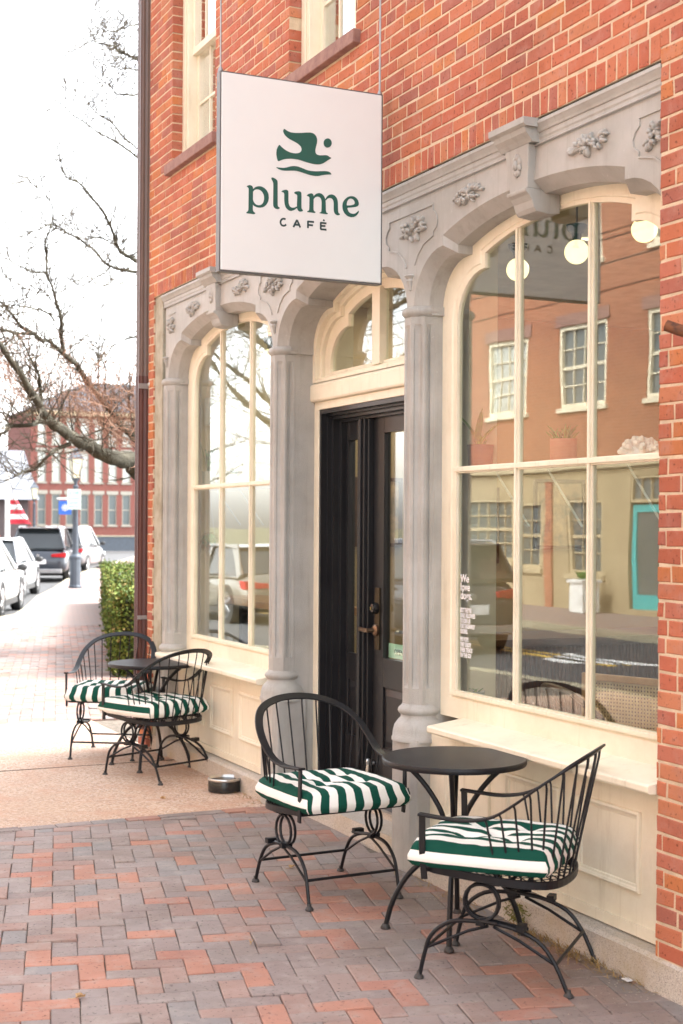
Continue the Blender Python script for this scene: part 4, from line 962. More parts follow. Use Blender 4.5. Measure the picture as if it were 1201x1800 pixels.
# concrete crossing strip of exposed aggregate
nx, ny = 60, 36
m1 = MB(); vs = []
for j in range(ny + 1):
    for i in range(nx + 1):
        x = -1.9 + (3.34 + 1.9) * i / nx; y = 8.155 + (12.38 - 8.155) * j / ny
        if j == 0: y += .006 * noise.noise(Vector((x * 9, 0, 0)))
        z = .004 + .004 * noise.noise(Vector((x * 1.3, y * 1.3, 0)))
        if j == 0: z -= .004
        vs.append((x, y, z))
m1.add(vs, [(j * (nx + 1) + i, j * (nx + 1) + i + 1, (j + 1) * (nx + 1) + i + 1, (j + 1) * (nx + 1) + i) for j in range(ny) for i in range(nx)])
m1.box(-1.9, 3.34, 8.157, 12.378, -.1, -.002)
structure('aggregate_strip', m1, M['aggregate'])
m1 = MB(); m1.box(-1.9, 3.34, 10.02, 10.026, .003, .0072); m1.build('expansion_joint', M['dirt_shade'], None)['kind'] = 'structure'

# herringbone pavers
PH = R(13.8)
e1 = Vector((math.sin(PH), math.cos(PH))); e2 = Vector((math.cos(PH), -math.sin(PH)))
ORG = Vector((1.0, 5.0))
def clip(poly, nrm, c):
    out = []
    for i in range(len(poly)):
        a, b_ = poly[i], poly[(i + 1) % len(poly)]; da, db_ = a.dot(nrm) - c, b_.dot(nrm) - c
        if da <= 0: out.append(a)
        if (da < 0 < db_) or (db_ < 0 < da): out.append(a + (b_ - a) * (da / (da - db_)))
    return out
U = .1035
rp = random.Random(21)
def zwarp(x, y): return .005 * noise.noise(Vector((x * .7, y * .7, 3.1)))
def paver_poly(poly, gap=.0013, ch=.0035):
    c = sum(poly, Vector((0, 0))) / len(poly)
    def inset(d):
        out = []
        n = len(poly)
        for i in range(n):
            p, q, r_ = poly[i - 1], poly[i], poly[(i + 1) % n]
            t1 = (q - p).normalized(); t2 = (r_ - q).normalized()
            s_ = 1 if (t1.x * t2.y - t1.y * t2.x) > 0 else -1
            n1 = Vector((-t1.y, t1.x)) * s_; n2 = Vector((-t2.y, t2.x)) * s_
            den = 1 + n1.dot(n2)
            out.append(q + (n1 + n2) * (d / max(.3, den)))
        return out
    return inset(gap), inset(gap + ch)
def paver_mesh(mb, poly, z0, tilt=(0, 0), ctr=None):
    a, b_ = paver_poly(poly)
    if ctr is None: ctr = sum(poly, Vector((0, 0))) / len(poly)
    n = len(poly); zt = lambda p: z0 + (p.x - ctr.x) * tilt[0] + (p.y - ctr.y) * tilt[1]
    vs = [(p.x, p.y, -.03) for p in a] + [(p.x, p.y, zt(p) - .0035) for p in a] + [(p.x, p.y, zt(p)) for p in b_]
    fs = []
    for o in (0, n):
        for k in range(n): fs.append((o + k, o + (k + 1) % n, o + n + (k + 1) % n, o + n + k))
    fs.append(tuple(2 * n + k for k in range(n)))
    mb.add(vs, fs)
cells = []
for i in range(-75, 90):
    for j in range(-90, 215):
        r_ = (i - j) % 4
        if r_ == 0: x0_, y0_, wx, wy = i, j, 2, 1
        elif r_ == 3: x0_, y0_, wx, wy = i, j, 1, 2
        else: continue
        c = ORG + e2 * ((x0_ + wx / 2) * U) + e1 * ((y0_ + wy / 2) * U)
        if c.y > 24.3 or c.y < .6 or c.x < -1.2 or c.x > 8.6: continue
        if 8.0 < c.y < 12.3 and not (c.y < 8.25 or c.y > 12.2): continue
        if c.y < 12 and c.x > 3.45: continue
        if 12 < c.y < 15.5 and c.x > 3.5 + (c.y - 11) * .35: continue
        if c.y >= 15.5 and c.x > 4.55 + (c.y - 15.9) * .268: continue
        az = math.degrees(math.atan2(c.x, c.y))
        if c.y > 12 and c.x < 1.0: continue
        hx, hy = wx * U / 2, wy * U / 2
        poly = [c - e2 * hx - e1 * hy, c + e2 * hx - e1 * hy, c + e2 * hx + e1 * hy, c - e2 * hx + e1 * hy]
        full_ = True
        if c.y < 9:
            p2 = clip(poly, Vector((0, 1)), 8.055)
            if len(p2) != 4 or any((a - b_).length > 1e-6 for a, b_ in zip(p2, poly)): full_ = False
            poly = p2
        elif c.y < 13:
            p2 = clip(poly, Vector((0, -1)), -12.385)
            if len(p2) != 4 or any((a - b_).length > 1e-6 for a, b_ in zip(p2, poly)): full_ = False
            poly = p2
        if len(poly) < 3: continue
        ar = abs(sum(poly[k].x * poly[(k + 1) % len(poly)].y - poly[k].y * poly[(k + 1) % len(poly)].x for k in range(len(poly)))) / 2
        if ar < .0012: continue
        d = c.x * math.sin(TH) + c.y * math.cos(TH); rgt = c.x * math.cos(TH) - c.y * math.sin(TH)
        vis = d > 4.6 and abs(rgt / d) < .243 and c.x < 3.36
        cells.append((d if (vis and full_) else 1e6 + d, c, poly, wx > wy, full_))
cells.sort(key=lambda q: q[0])
NP = 290
pc = {}
rest_near, rest_far = MB(), MB()
for k, (dd, c, poly, horiz, full_) in enumerate(cells):
    z0 = .001 + zwarp(c.x, c.y) + rp.uniform(-.0018, .0022); tl = (rp.uniform(-.02, .02), rp.uniform(-.02, .02))
    if rp.random() < .05: z0 += rp.uniform(.002, .006); tl = (rp.uniform(-.05, .05), rp.uniform(-.05, .05))
    if k < NP and full_ and dd < 1e6:
        key = rp.randint(0, 5)
        me = pc.get(key)
        if me is None:
            m1 = MB(); hx, hy = U, U / 2
            j = lambda: rp.uniform(-.0018, .0012)
            paver_mesh(m1, [Vector((-hx + j(), -hy + j())), Vector((hx + j(), -hy + j())), Vector((hx + j(), hy + j())), Vector((-hx + j(), hy + j()))], 0)
            me = bpy.data.meshes.new('paver'); me.from_pydata(m1.v, [], m1.f); me.materials.append(M['paver']); pc[key] = me
            bb = bmesh.new(); bb.from_mesh(me); bmesh.ops.recalc_face_normals(bb, faces=bb.faces); bb.to_mesh(me); bb.free()
            if me.polygons[-1].normal.z < 0: me.flip_normals()
        o = bpy.data.objects.new('paver', me); col.objects.link(o); o.parent = side
        o.location = (c.x, c.y, z0)
        o.rotation_euler = (tl[0], tl[1], -PH + (0 if horiz else math.pi / 2) + rp.uniform(-.006, .006))
    else:
        paver_mesh(rest_near if c.y < 9 else rest_far, poly, z0, tl, c)
# edging row against the aggregate strip
x = -1.9
while x < 3.32:
    l = .203 + rp.uniform(-.006, .004)
    poly = [Vector((x, 8.057 + rp.uniform(-.003, .003))), Vector((x + l, 8.057)), Vector((x + l, 8.150 + rp.uniform(-.004, .003))), Vector((x, 8.150))]
    paver_mesh(rest_near, poly, .004 + rp.uniform(-.002, .004), (0, rp.uniform(-.03, .03)))
    x += l + .003
o = rest_near.build('pavers', M['paver'], side, local=True); o['kind'] = 'stuff'
o = rest_far.build('distant_pavers', M['paver_far'], side, local=True); o['kind'] = 'stuff'
# road markings
def mark(pts, name, m_, z=-.116): 
    m1 = MB(); m1.add([(a, b_, z) for a, b_ in pts], [tuple(range(len(pts)))]); o = structure(name, m1, m_)
    if o.data.polygons[0].normal.z < 0: o.data.flip_normals()
mark([(-4.35, 15.6), (-4.2, 15.6), (-4.2, 60), (-4.35, 60)], 'road_line', M['yellow_line'])
mark([(-4.6, 15.6), (-4.5, 15.6), (-4.5, 60), (-4.6, 60)], 'road_line', M['yellow_line'])
mark([(-5.1, 15.2), (-3.9, 16.3), (-4.0, 16.9), (-4.9, 17.6), (-4.7, 16.6)], 'road_marking', M['white_line'])

# weeds, dry grass and grit along the granite
gr = MB(); rg = random.Random(4)
for (y0, y1, n_, hgt) in ((4.6, 5.25, 300, .035), (5.25, 6.3, 110, .02), (4.3, 4.6, 60, .02), (8.2, 9.0, 90, .02)):
    for _ in range(n_):
        y = rg.uniform(y0, y1); x = 3.328 - abs(rg.gauss(0, .045)); a = rg.uniform(0, 6.28); l = rg.uniform(.02, .09); h_ = rg.uniform(.003, hgt)
        p = Vector((x, y, .003)); q = p + Vector((math.cos(a) * l * .6 - .01, math.sin(a) * l, h_)); q.x = min(q.x, 3.325)
        s_ = Vector((-math.sin(a), math.cos(a), 0)) * .0016; mid_ = p.lerp(q, .5) + Vector((0, 0, h_ * .4))
        gr.add([p - s_, p + s_, mid_ + s_, mid_ - s_, q], [(0, 1, 2, 3), (3, 2, 4)])
go = gr.build('dry_grass', M['dry'], fixn=False); tag(go, 'dry tan grass matted along the foot of the granite base', 'grass', kind='stuff')
gr = MB()
for _ in range(260):
    y = rg.gauss(5.28, .05); zz = rg.uniform(.01, .10); a = rg.uniform(0, 6.28)
    p = Vector((3.328, y, zz)); l = rg.uniform(.006, .02)
    q = p + Vector((-rg.uniform(.002, .012), math.cos(a) * l, math.sin(a) * l)); s_ = Vector((0, -math.sin(a), math.cos(a))) * .003
    gr.add([p - s_, p + s_, q + s_ * .3, q - s_ * .3], [(0, 1, 2, 3)])
tag(gr.build('moss_patch', M['weed'], fixn=False), 'small green moss patch growing on the granite base', 'moss', kind='stuff')
gr = MB()
for _ in range(420):
    x = rg.uniform(1.2, 3.3); y = rg.uniform(4.2, 8.0)
    if rg.random() < .6: x = 3.30 - abs(rg.gauss(0, .12)); y = rg.uniform(4.2, 5.9)
    r_ = rg.uniform(.001, .0032); gr.ball((x, y, .006), (r_, r_ * rg.uniform(.6, 1.6), r_ * .5), 5, 4)
tag(gr.build('grit', M['concrete'], fixn=False), 'pale crumbs and grit scattered over the brick paving', 'grit', kind='stuff')

def fallen_leaf(x, y, rz, s_, label):
    m1 = MB(); n_ = 18; pts = []
    lob = [1, .55, .95, .5, .8, .45, .7, .35, .25, .35, .7, .45, .8, .5, .95, .55, 1, .7]
    for k in range(n_):
        a = 2 * math.pi * k / n_; rr_ = lob[k] * .5 + .2
        pts.append((math.cos(a) * rr_ * s_ * 1.3, math.sin(a) * rr_ * s_ * .8, .006 + .012 * abs(math.sin(a)) + rg.uniform(0, .006)))
    top = [(0, 0, .008)] + pts; bot = [(p[0], p[1], p[2] - .0012) for p in top]
    fs = [(0, 1 + k, 1 + (k + 1) % n_) for k in range(n_)] + [(n_ + 1, n_ + 2 + (k + 1) % n_, n_ + 2 + k) for k in range(n_)] + [(1 + k, n_ + 2 + k, n_ + 2 + (k + 1) % n_, 1 + (k + 1) % n_) for k in range(n_)]
    m1.add(top + bot, fs)
    c_, s2 = math.cos(rz), math.sin(rz); m1.tube([(.0, 0, .008), (-s_ * 1.1, .002, .009), (-s_ * 1.5, .006, .012)], .0012, 5)
    m1.v = [(x + a * c_ - b_ * s2, y + a * s2 + b_ * c_, z) for a, b_, z in m1.v]
    tag(m1.build('fallen_leaf', M['fallen']), label, 'leaf', 'dead leaves fallen on the paving')
M['fallen'] = mat('dead_leaf', (.55, .38, .20), (.42, .26, .12), rough=.8, ns=60)
fallen_leaf(1.345, 5.11, .3, .030, 'larger curled tan leaf lying on the brick paving nearest the front')
fallen_leaf(2.165, 5.485, 1.2, .018, 'small tan leaf lying on a red brick in front of the middle chair')
fallen_leaf(2.80, 8.62, 2.2, .026, 'dry leaf lying on the aggregate strip beside the dog bowl')
fallen_leaf(2.83, 6.62, .6, .030, 'pale leaf lying beneath the striped chair by the door column')
m1 = MB(); m1.box(3.292, 3.318, 4.44, 4.478, .006, .010); tag(m1.build('paper_scrap', M['label_white']), 'tiny white paper scrap lying on the bricks by the granite base', 'paper')

# ================================================================ HANGING SIGN
SY = 6.55
sg = thing('hanging_sign', 'large square white hanging sign with green bird and cafe name', 'sign', (2.85, SY, 2.985))
m1 = MB(); m1.box(2.405, 3.281, SY, SY + .05, 2.987, 3.955); pnl = m1.build('sign_panel', M['sign_white'], sg, bevel=.004)
m1 = MB()
for a, b_, c_, d_ in ((2.398, 2.4045, 2.980, 3.960), (3.2815, 3.288, 2.980, 3.960)): m1.box(a, b_, SY + .004, SY + .052, c_, d_)
m1.box(2.4047, 3.2813, SY + .004, SY + .052, 2.979, 2.9865); m1.box(2.4047, 3.2813, SY + .004, SY + .052, 3.9555, 3.961)
m1.build('sign_edge_trim', M['sign_edge'], sg)
for hx, hr in ((3.283, .006), (2.409, .005)):
    m1 = MB(); m1.tube([(hx, SY + .03, 3.93), (hx, SY + .03, 4.98)], hr, 8); m1.build('hanger_rod', M['galv'], sg)
for hx in (3.283, 2.409):
    m1 = MB(); m1.lathe([(.0, 3.905), (.012, 3.908), (.014, 3.93), (.014, 3.968), (.008, 3.985), (.0, 3.99)], (hx, SY + .03, 0), 10); m1.build('shackle', M['galv'], sg, smooth=True)
m1 = MB(); m1.box(2.36, 3.34, SY + .01, SY + .05, 4.98, 5.02); m1.box(3.325, 3.335, SY - .04, SY + .1, 4.9, 5.1); m1.build('wall_arm', M['galv'], sg)
for face, sgn in ((SY, -1), (SY + .05, 1)):
    mpf = (lambda a, b_, d: (a, SY - d, b_)) if sgn < 0 else (lambda a, b_, d: (2.405 + 3.281 - a, SY + .05 + d, b_))
    for k, (nm, poly) in enumerate(SIGN.items()):
        if nm == 'e_hole': continue
        holes = [SIGN['e_hole']] if nm == 'e' else []
        P2 = [tuple(bb) for bb in poly]
        # smooth the traced outline a little
        def chaikin(pl):
            out = []
            for i in range(len(pl)):
                a, b_ = pl[i], pl[(i + 1) % len(pl)]
                out += [(a[0] * .8 + b_[0] * .2, a[1] * .8 + b_[1] * .2), (a[0] * .2 + b_[0] * .8, a[1] * .2 + b_[1] * .8)]
            return out
        m1 = MB(); m1.prism(chaikin(P2), [chaikin(h_) for h_ in holes], -.001, .0008 + .0001 * k, mpf)
        nmn = {'bird': 'bird_emblem', 'wave': 'wave_emblem', 'dot': 'dot_emblem'}.get(nm, 'letter')
        m1.build(nmn, M['teal'], pnl)
    for k, st in enumerate(CAFE):
        m1 = MB(); wv = .0095
        L_, R_ = [], []
        for i in range(len(st)):
            a = Vector(st[max(i - 1, 0)]); b_ = Vector(st[min(i + 1, len(st) - 1)]); t = (b_ - a).normalized(); nn = Vector((-t.y, t.x)) * wv / 2; p = Vector(st[i])
            L_.append(tuple(p + nn)); R_.append(tuple(p - nn))
        m1.prism(L_ + R_[::-1], [], -.001, .0009 + .0001 * (k % 6), mpf); m1.build('letter', M['teal_dark'], pnl)

# ================================================================ CHAIRS, CUSHIONS, TABLES
def make_chair(label, loc, rz):
    """spring rocker: origin on the ground under the seat centre, front towards +y"""
    r0 = thing('garden_chair', label, 'chair', loc, rz, 'black wrought iron garden chairs outside the cafe')
    # seat frame outline (D shape)
    def seat_pt(t):  # t in 0..1 from front left round the back to front right
        pts = [(-.262, .255), (-.272, .10), (-.270, -.04), (-.240, -.155), (-.165, -.225), (0, -.248), (.165, -.225), (.240, -.155), (.270, -.04), (.272, .10), (.262, .255)]
        f_ = t * 10; i = min(9, int(f_)); u = f_ - i
        return Vector((pts[i][0] * (1 - u) + pts[i + 1][0] * u, pts[i][1] * (1 - u) + pts[i + 1][1] * u))
    SP = [(-.262, .255), (-.272, .10), (-.270, -.04), (-.240, -.155), (-.165, -.225), (0, -.248), (.165, -.225), (.240, -.155), (.270, -.04), (.272, .10), (.262, .255)]
    zf = lambda y: .415 + .02 * (y / .25)
    sp = [p for p in bez([(a, b_, zf(b_)) for a, b_ in SP], 4)]
    sp += [Vector((.255, .262, zf(.262))), Vector((.10, .272, zf(.272))), Vector((-.10, .272, zf(.272))), Vector((-.255, .262, zf(.262)))]
    sp.append(sp[0].copy())
    m1 = MB(); m1.band(sp, .032, .012, lambda i: (sp[i].x * 1.0, sp[i].y, 0) if sp[i].y < .25 else (0, 1, 0))
    m1.build('seat_frame', M['iron'], r0, local=True)
    m1 = MB()
    for k in range(-9, 10):
        for sgn in (-1, 1):
            # clipped diagonal wires
            a = Vector((k * .055 - .26 * sgn, -.22)); b_ = Vector((k * .055 + .26 * sgn, .25))
            ts = []
            for q in range(41):
                p = a.lerp(b_, q / 40)
                lim = .262 if p.y > -.1 else .262 - (-.1 - p.y) * .8
                if abs(p.x) < lim: ts.append(p)
            if len(ts) > 2: m1.tube([(ts[0].x, ts[0].y, zf(ts[0].y) + .006 * sgn * .2), (ts[-1].x, ts[-1].y, zf(ts[-1].y) + .006 * sgn * .2)], .0022, 4)
    m1.build('seat_mesh', M['iron'], r0, local=True)
    # top rail
    RP = [(-.272, .285, .640), (-.274, .20, .633), (-.277, .10, .630), (-.282, .0, .650), (-.284, -.09, .705), (-.268, -.185, .778), (-.215, -.275, .840), (-.12, -.330, .876), (0, -.348, .888)]
    RP = RP + [(-a, b_, c_) for a, b_, c_ in RP[:-1][::-1]]
    rail = bez(RP, 5); nR = len(rail)
    def rn(i):
        p = rail[i]; a = max(0.0, min(1.0, (.10 - p.y) / .45)); a = a * 1.0
        # normal tilts from up (arms) to up-and-forward (back)
        return Vector((0, math.sin(R(44)) * a, math.cos(R(44)) * 1 if a > 0 else 1)).normalized()
    wl = [.040 if 6 < i < nR - 7 else .036 for i in range(nR)]
    m1 = MB(); m1.band(rail, wl, .010, rn); m1.build('top_rail', M['iron'], r0, local=True, smooth=True, angle=50)
    # arm posts
    for s_ in (-1, 1):
        m1 = MB(); m1.band([(s_ * .272, .262, .395), (s_ * .275, .270, .50), (s_ * .273, .272, .634)], .026, .010, (s_, 0, 0)); m1.build('arm_post', M['iron'], r0, local=True)
    # spindles
    i0, i1 = 14, nR - 15
    K = 18
    for k in range(K):
        f_ = i0 + (i1 - i0) * k / (K - 1); i = int(f_); u = f_ - i
        top = rail[i].lerp(rail[min(i + 1, nR - 1)], u)
        t = .19 + .62 * k / (K - 1); q = seat_pt(t)
        bot = Vector((q.x * .985, q.y * .985, zf(q.y) + .005))
        if k in (0, K - 1): bot = Vector((q.x, q.y, bot.z))
        m1 = MB(); m1.tube([bot, bot.lerp(top, .93), top - Vector((0, -.004, .004))], .0042, 6); m1.build('spindle', M['iron'], r0, local=True, smooth=True)
    # base: two side arches, diagonals, springs, cross rods
    for s_ in (-1, 1):
        x = s_ * .235
        m1 = MB()
        arch = bez([(x, .292, .012), (x, .272, .10), (x, .245, .175), (x, .17, .232), (x, .06, .245), (x, -.06, .236), (x, -.17, .196), (x, -.235, .12), (x, -.285, .012)], 4)
        m1.tube(arch, .0085, 8)
        m1.build('base_arch', M['iron'], r0, local=True, smooth=True)
        b0 = [c for c in children(r0) if c.name.startswith('base_arch')][-1]
        m1 = MB(); m1.tube([(x, .262, .125), (x, .10, .205), (x, .02, .232)], .0065, 6); m1.tube([(x, -.238, .115), (x, -.10, .19), (x, .0, .232)], .0065, 6); m1.build('brace', M['iron'], r0, local=True, smooth=True)
        # double coil spring
        m1 = MB(); cyc, czc, rr_ = .045, .322, .068
        pts = []
        pts.append((x - s_ * .020, -.13, .232)); pts.append((x - s_ * .020, -.02, .245))
        for q in range(0, 34):
            a = -math.pi / 2 + q * (2 * math.pi * 2) / 33
            pts.append((x + s_ * (-.022 + .044 * q / 33), cyc + rr_ * math.cos(a), czc + rr_ * math.sin(a)))
        pts.append((x + s_ * .022, -.02, .252))
        m1.tube(pts, .0068, 7)
        for dx in (-.018, .018):
            m1.tube([(x + dx, .04, czc + rr_), (x + dx, -.02, .398), (x + dx, -.10, .408)], .0068, 6)
        m1.build('spring', M['iron'], r0, local=True, smooth=True)
        for bxs in ((.027, .030, .062, .236, .258), (.026, -.125, -.095, .228, .252), (.03, -.03, .01, .392, .412)):
            m1 = MB(); m1.box(x - bxs[0], x + bxs[0], *bxs[1:]); m1.build('spring_clamp', M['iron'], r0, local=True)
        for yy in (.294, -.288):
            m1 = MB(); m1.lathe([(.0185, .002), (.020, .006), (.016, .014), (.010, .020), (.009, .03)], (x, yy, 0), 12); m1.build('foot', M['iron_worn'], r0, local=True, smooth=True)
    for yy, zz in ((.262, .128), (-.240, .118)):
        m1 = MB(); m1.tube([(-.235, yy, zz), (.235, yy, zz)], .0068, 7); m1.build('stretcher', M['iron'], r0, local=True, smooth=True)
    m1 = MB(); m1.tube([(-.262, -.06, .405), (.262, -.06, .405)], .007, 6); m1.tube([(-.262, .0, .408), (.262, .0, .408)], .007, 6); m1.build('seat_rail', M['iron'], r0, local=True, smooth=True)
    return r0
def make_cushion(label, loc, rz, seed=0, phase=0.0):
    r0 = thing('seat_cushion', label, 'cushion', loc, rz, 'green and white striped chair cushions')
    S, n = .268, 44; hh = .055
    rnd = random.Random(seed)
    tuft = [(-.105, .085), (.105, .085), (0, -.01), (-.105, -.105), (.105, -.105)]
    def top(x, y):
        ax, ay = abs(x) / S, abs(y) / S
        e = max(0, 1 - ax ** 5) ** .42 * max(0, 1 - ay ** 5) ** .42
        z = hh * .62 + hh * e * .62
        for tx, ty in tuft:
            d2 = ((x - tx) ** 2 + (y - ty) ** 2)
            z -= .042 * math.exp(-d2 / (2 * .021 ** 2)) + .013 * math.exp(-d2 / (2 * .065 ** 2))
        # creases between tufts
        z += .007 * noise.noise(Vector((x * 9 + seed, y * 9, 0))) + .003 * noise.noise(Vector((x * 24, y * 24, seed)))
        return z
    m1 = MB(); vs, fs, att = [], [], []
    def warp(x, y):
        k = 1 + .035 * (1 - (abs(x) / S) ** 2) * (abs(y) / S) ** 3
        c = (abs(x) / S) ** 4 * (abs(y) / S) ** 4
        return x * (1 + .03 * (1 - (abs(y) / S) ** 2) * (abs(x) / S) ** 3) * (1 - .04 * c), y * k * (1 - .04 * c)
    for lay in (0, 1):
        for j in range(n + 1):
            for i in range(n + 1):
                x = -S + 2 * S * i / n; y = -S + 2 * S * j / n
                wx, wy = warp(x, y)
                z = top(x, y)
                if lay: z = -hh * .9 * (max(0, 1 - (abs(x) / S) ** 8) ** .5) * (max(0, 1 - (abs(y) / S) ** 8) ** .5)
                edge = (i in (0, n) or j in (0, n))
                if edge and not lay: z = hh * .62
                if edge and lay: z = -hh * .80
                vs.append((wx, wy, z)); att.append(x + phase + (0.0 if abs(x) < S - 1e-4 else math.copysign(0, x)))
        o = lay * (n + 1) ** 2
        for j in range(n):
            for i in range(n):
                q = (o + j * (n + 1) + i, o + j * (n + 1) + i + 1, o + (j + 1) * (n + 1) + i + 1, o + (j + 1) * (n + 1) + i)
                fs.append(q if not lay else q[::-1])
    # side walls, bulged; across continues down the left and right sides
    N1 = (n + 1) ** 2
    ringi = [(i, 0) for i in range(n)] + [(n, j) for j in range(n)] + [(i, n) for i in range(n, 0, -1)] + [(0, j) for j in range(n, 0, -1)]
    prev = [j * (n + 1) + i for i, j in ringi]; m_ = len(ringi)
    lev = [.78, .5, .25]
    for L_ in lev:
        cur = []
        for (i, j) in ringi:
            a = Vector(vs[j * (n + 1) + i]); b_ = Vector(vs[N1 + j * (n + 1) + i]); p = b_.lerp(a, L_)
            bul = 1 + .085 * math.sin(math.pi * min(1, L_ * 1.0 + .1)) * (1 + .25 * noise.noise(Vector((a.x * 20, a.y * 20, seed))))
            bx = (bul) if i in (0, n) else 1 + (bul - 1) * .3 * abs(a.x / S); by = bul if j in (0, n) else 1 + (bul - 1) * .3
            vs.append((a.x * (1 + (bul - 1) * .8), a.y * (1 + (bul - 1) * .8), p.z)); cur.append(len(vs) - 1)
            x = att[j * (n + 1) + i]
            if i == 0: x -= (1 - L_) * .085
            if i == n: x += (1 - L_) * .085
            att.append(x)
        for k in range(m_): fs.append((prev[k], prev[(k + 1) % m_], cur[(k + 1) % m_], cur[k]))
        prev = cur
    bot = [N1 + j * (n + 1) + i for i, j in ringi]
    for k, (i, j) in enumerate(ringi):
        if i == 0: att[bot[k]] -= .085
        if i == n: att[bot[k]] += .085
    for k in range(m_): fs.append((prev[k], prev[(k + 1) % m_], bot[(k + 1) % m_], bot[k]))
    m1.add(vs, fs); m1.attr = {'across': att}
    m1.build('cushion_cover', M['stripe'], r0, local=True, smooth=True, angle=85)
    for tx, ty in tuft:
        m1 = MB(); m1.lathe([(.008, 0), (.009, .003), (.001, .006)], (tx, ty, top(tx, ty) - .003), 8); m1.build('tuft_button', M['stripe'], r0, local=True, smooth=True)
    return r0
def cz(loc, rz, dy=.058, dz=.484):
    return (loc[0] - math.sin(rz) * dy, loc[1] + math.cos(rz) * dy, dz)
# rz: front (+y) turned anticlockwise
CH = [((2.965, 4.76, 0), R(43), 'black iron chair seen from its side, nearest the brick pier', 'striped cushion on the side-turned chair nearest the brick pier'),
      ((2.815, 6.17, 0), R(183), 'black iron chair with round back standing before the black entrance door', 'striped cushion on the round-backed chair before the black door'),
      ((3.035, 9.44, 0), R(23), 'black iron chair with its back toward the dog bowl, white tag on its cushion', 'striped cushion with hanging white tag, on the chair beside the dog bowl'),
      ((2.995, 10.46, 0), R(148), 'farthest black iron chair, standing behind the far round table beside the hedge', 'striped cushion on the farthest chair behind the far round table')]
ch0 = make_chair(CH[0][2], CH[0][0], CH[0][1]); cu0 = make_cushion(CH[0][3], cz(CH[0][0], CH[0][1]), CH[0][1], 2, -.007)
for k in (1, 2, 3):
    loc, rz, l1, l2 = CH[k]
    copy_thing(ch0, loc, rz, l1)
    cu = make_cushion(l2, cz(loc, rz), rz, 3 + k, .055 if k == 1 else .01 * k)
    if k == 2:
        m1 = MB(); m1.band([(-.02, .275, .02), (-.02, .292, -.01), (-.02, .290, -.085)], .045, .002, (0, 1, 0)); m1.build('tag', M['label_white'], cu, local=True)
    if k == 1:
        m1 = MB(); m1.tube([(-.262, .262, -.02), (-.268, .268, .01), (-.262, .262, .035)], .004, 5); m1.build('tie', M['piping'], cu, local=True)

def make_table(label, loc, rz):
    r0 = thing('bistro_table', label, 'table', loc, rz, 'round black iron cafe tables')
    m1 = MB(); m1.lathe([(.0, .722), (.295, .722), (.307, .724), (.310, .730), (.310, .742), (.306, .749), (.0, .750)], (0, 0, 0), 56); m1.build('table_top', M['iron'], r0, local=True, smooth=True, angle=50)
    for k in range(4):
        a = k * math.pi / 2; ca, sa = math.cos(a), math.sin(a)
        P_ = [(.235, .722), (.20, .700), (.135, .640), (.075, .56), (.040, .48), (.032, .42), (.045, .34), (.095, .25), (.185, .16), (.262, .085), (.298, .012)]
        P_ = [(.225, .722), (.165, .672), (.105, .600), (.055, .515), (.030, .43), (.028, .385), (.060, .345), (.130, .300), (.205, .225), (.262, .12), (.292, .012)]
        pts = bez([(r_ * ca, r_ * sa, z) for r_, z in P_], 4)
        m1 = MB(); m1.tube(pts, .0115, 8); m1.build('leg', M['iron'], r0, local=True, smooth=True)
        lg = [c for c in children(r0) if c.name.startswith('leg')][-1]
        m1 = MB(); m1.lathe([(.021, .002), (.022, .006), (.018, .016), (.012, .024)], (.292 * ca, .292 * sa, 0), 12); m1.build('foot', M['iron_worn'], r0, local=True, smooth=True)
    m1 = MB(); m1.lathe([(.036, .395), (.042, .398), (.042, .425), (.036, .43)], (0, 0, 0), 20); m1.build('collar', M['iron'], r0, local=True, smooth=True, angle=40)
    return r0
t0 = make_table('round black iron table between the two chairs nearest the brick pier', (3.025, 5.31, 0), R(-33))
t1 = copy_thing(t0, (3.10, 9.83, 0), R(-33), 'round black iron table at the far left window, between two chairs')

bowl = thing('dog_bowl', 'black dog bowl with steel rim on the aggregate paving below the cream panels', 'bowl', (3.25, 8.72, .006))
m1 = MB(); m1.lathe([(.097, .0), (.107, .003), (.107, .066), (.105, .072)], (0, 0, 0), 36); m1.build('bowl_body', M['black_gloss'], bowl, local=True, smooth=True, angle=50)
m1 = MB(); m1.lathe([(.105, .070), (.109, .074), (.109, .085), (.104, .088), (.099, .085), (.090, .03), (.075, .018), (0, .016)], (0, 0, 0), 36, close=False); m1.build('steel_rim', M['steel'], bowl, local=True, smooth=True, angle=60)

# ================================================================ THINGS INSIDE THE WINDOWS
def globe(x, y, z, label, r_=.062, lit=True):
    t = thing('pendant_lamp', label, 'lamp', (x, y, z), group='globe lamps hanging inside the cafe')
    m1 = MB(); m1.ball((0, 0, 0), r_, 20, 14); m1.build('globe', M['bulb'] if lit else M['lamp_glass'], t, local=True, smooth=True)
    m1 = MB(); m1.lathe([(.022, r_ * .85), (.026, r_ + .03), (.05, r_ + .05), (.055, r_ + .075), (.02, r_ + .085)], (0, 0, 0), 14); m1.tube([(0, 0, r_ + .08), (0, 0, 3.5 - z)], .006, 6); m1.build('fitting', M['iron'], t, local=True, smooth=True)
globe(4.15, 6.62, 3.14, 'lit globe lamp leftmost in the right shop window, beside the muntin')
globe(4.15, 6.06, 3.14, 'lit globe lamp hanging in front of the reflected sign in the right window')
globe(4.15, 5.50, 3.15, 'lit globe lamp half hidden behind the arch nearest the brick pier')
globe(4.15, 10.18, 3.04, 'lit globe lamp hanging behind the left shop window')
globe(4.15, 8.32, 3.12, 'unlit globe lamp seen through the transom over the door', .075, False)
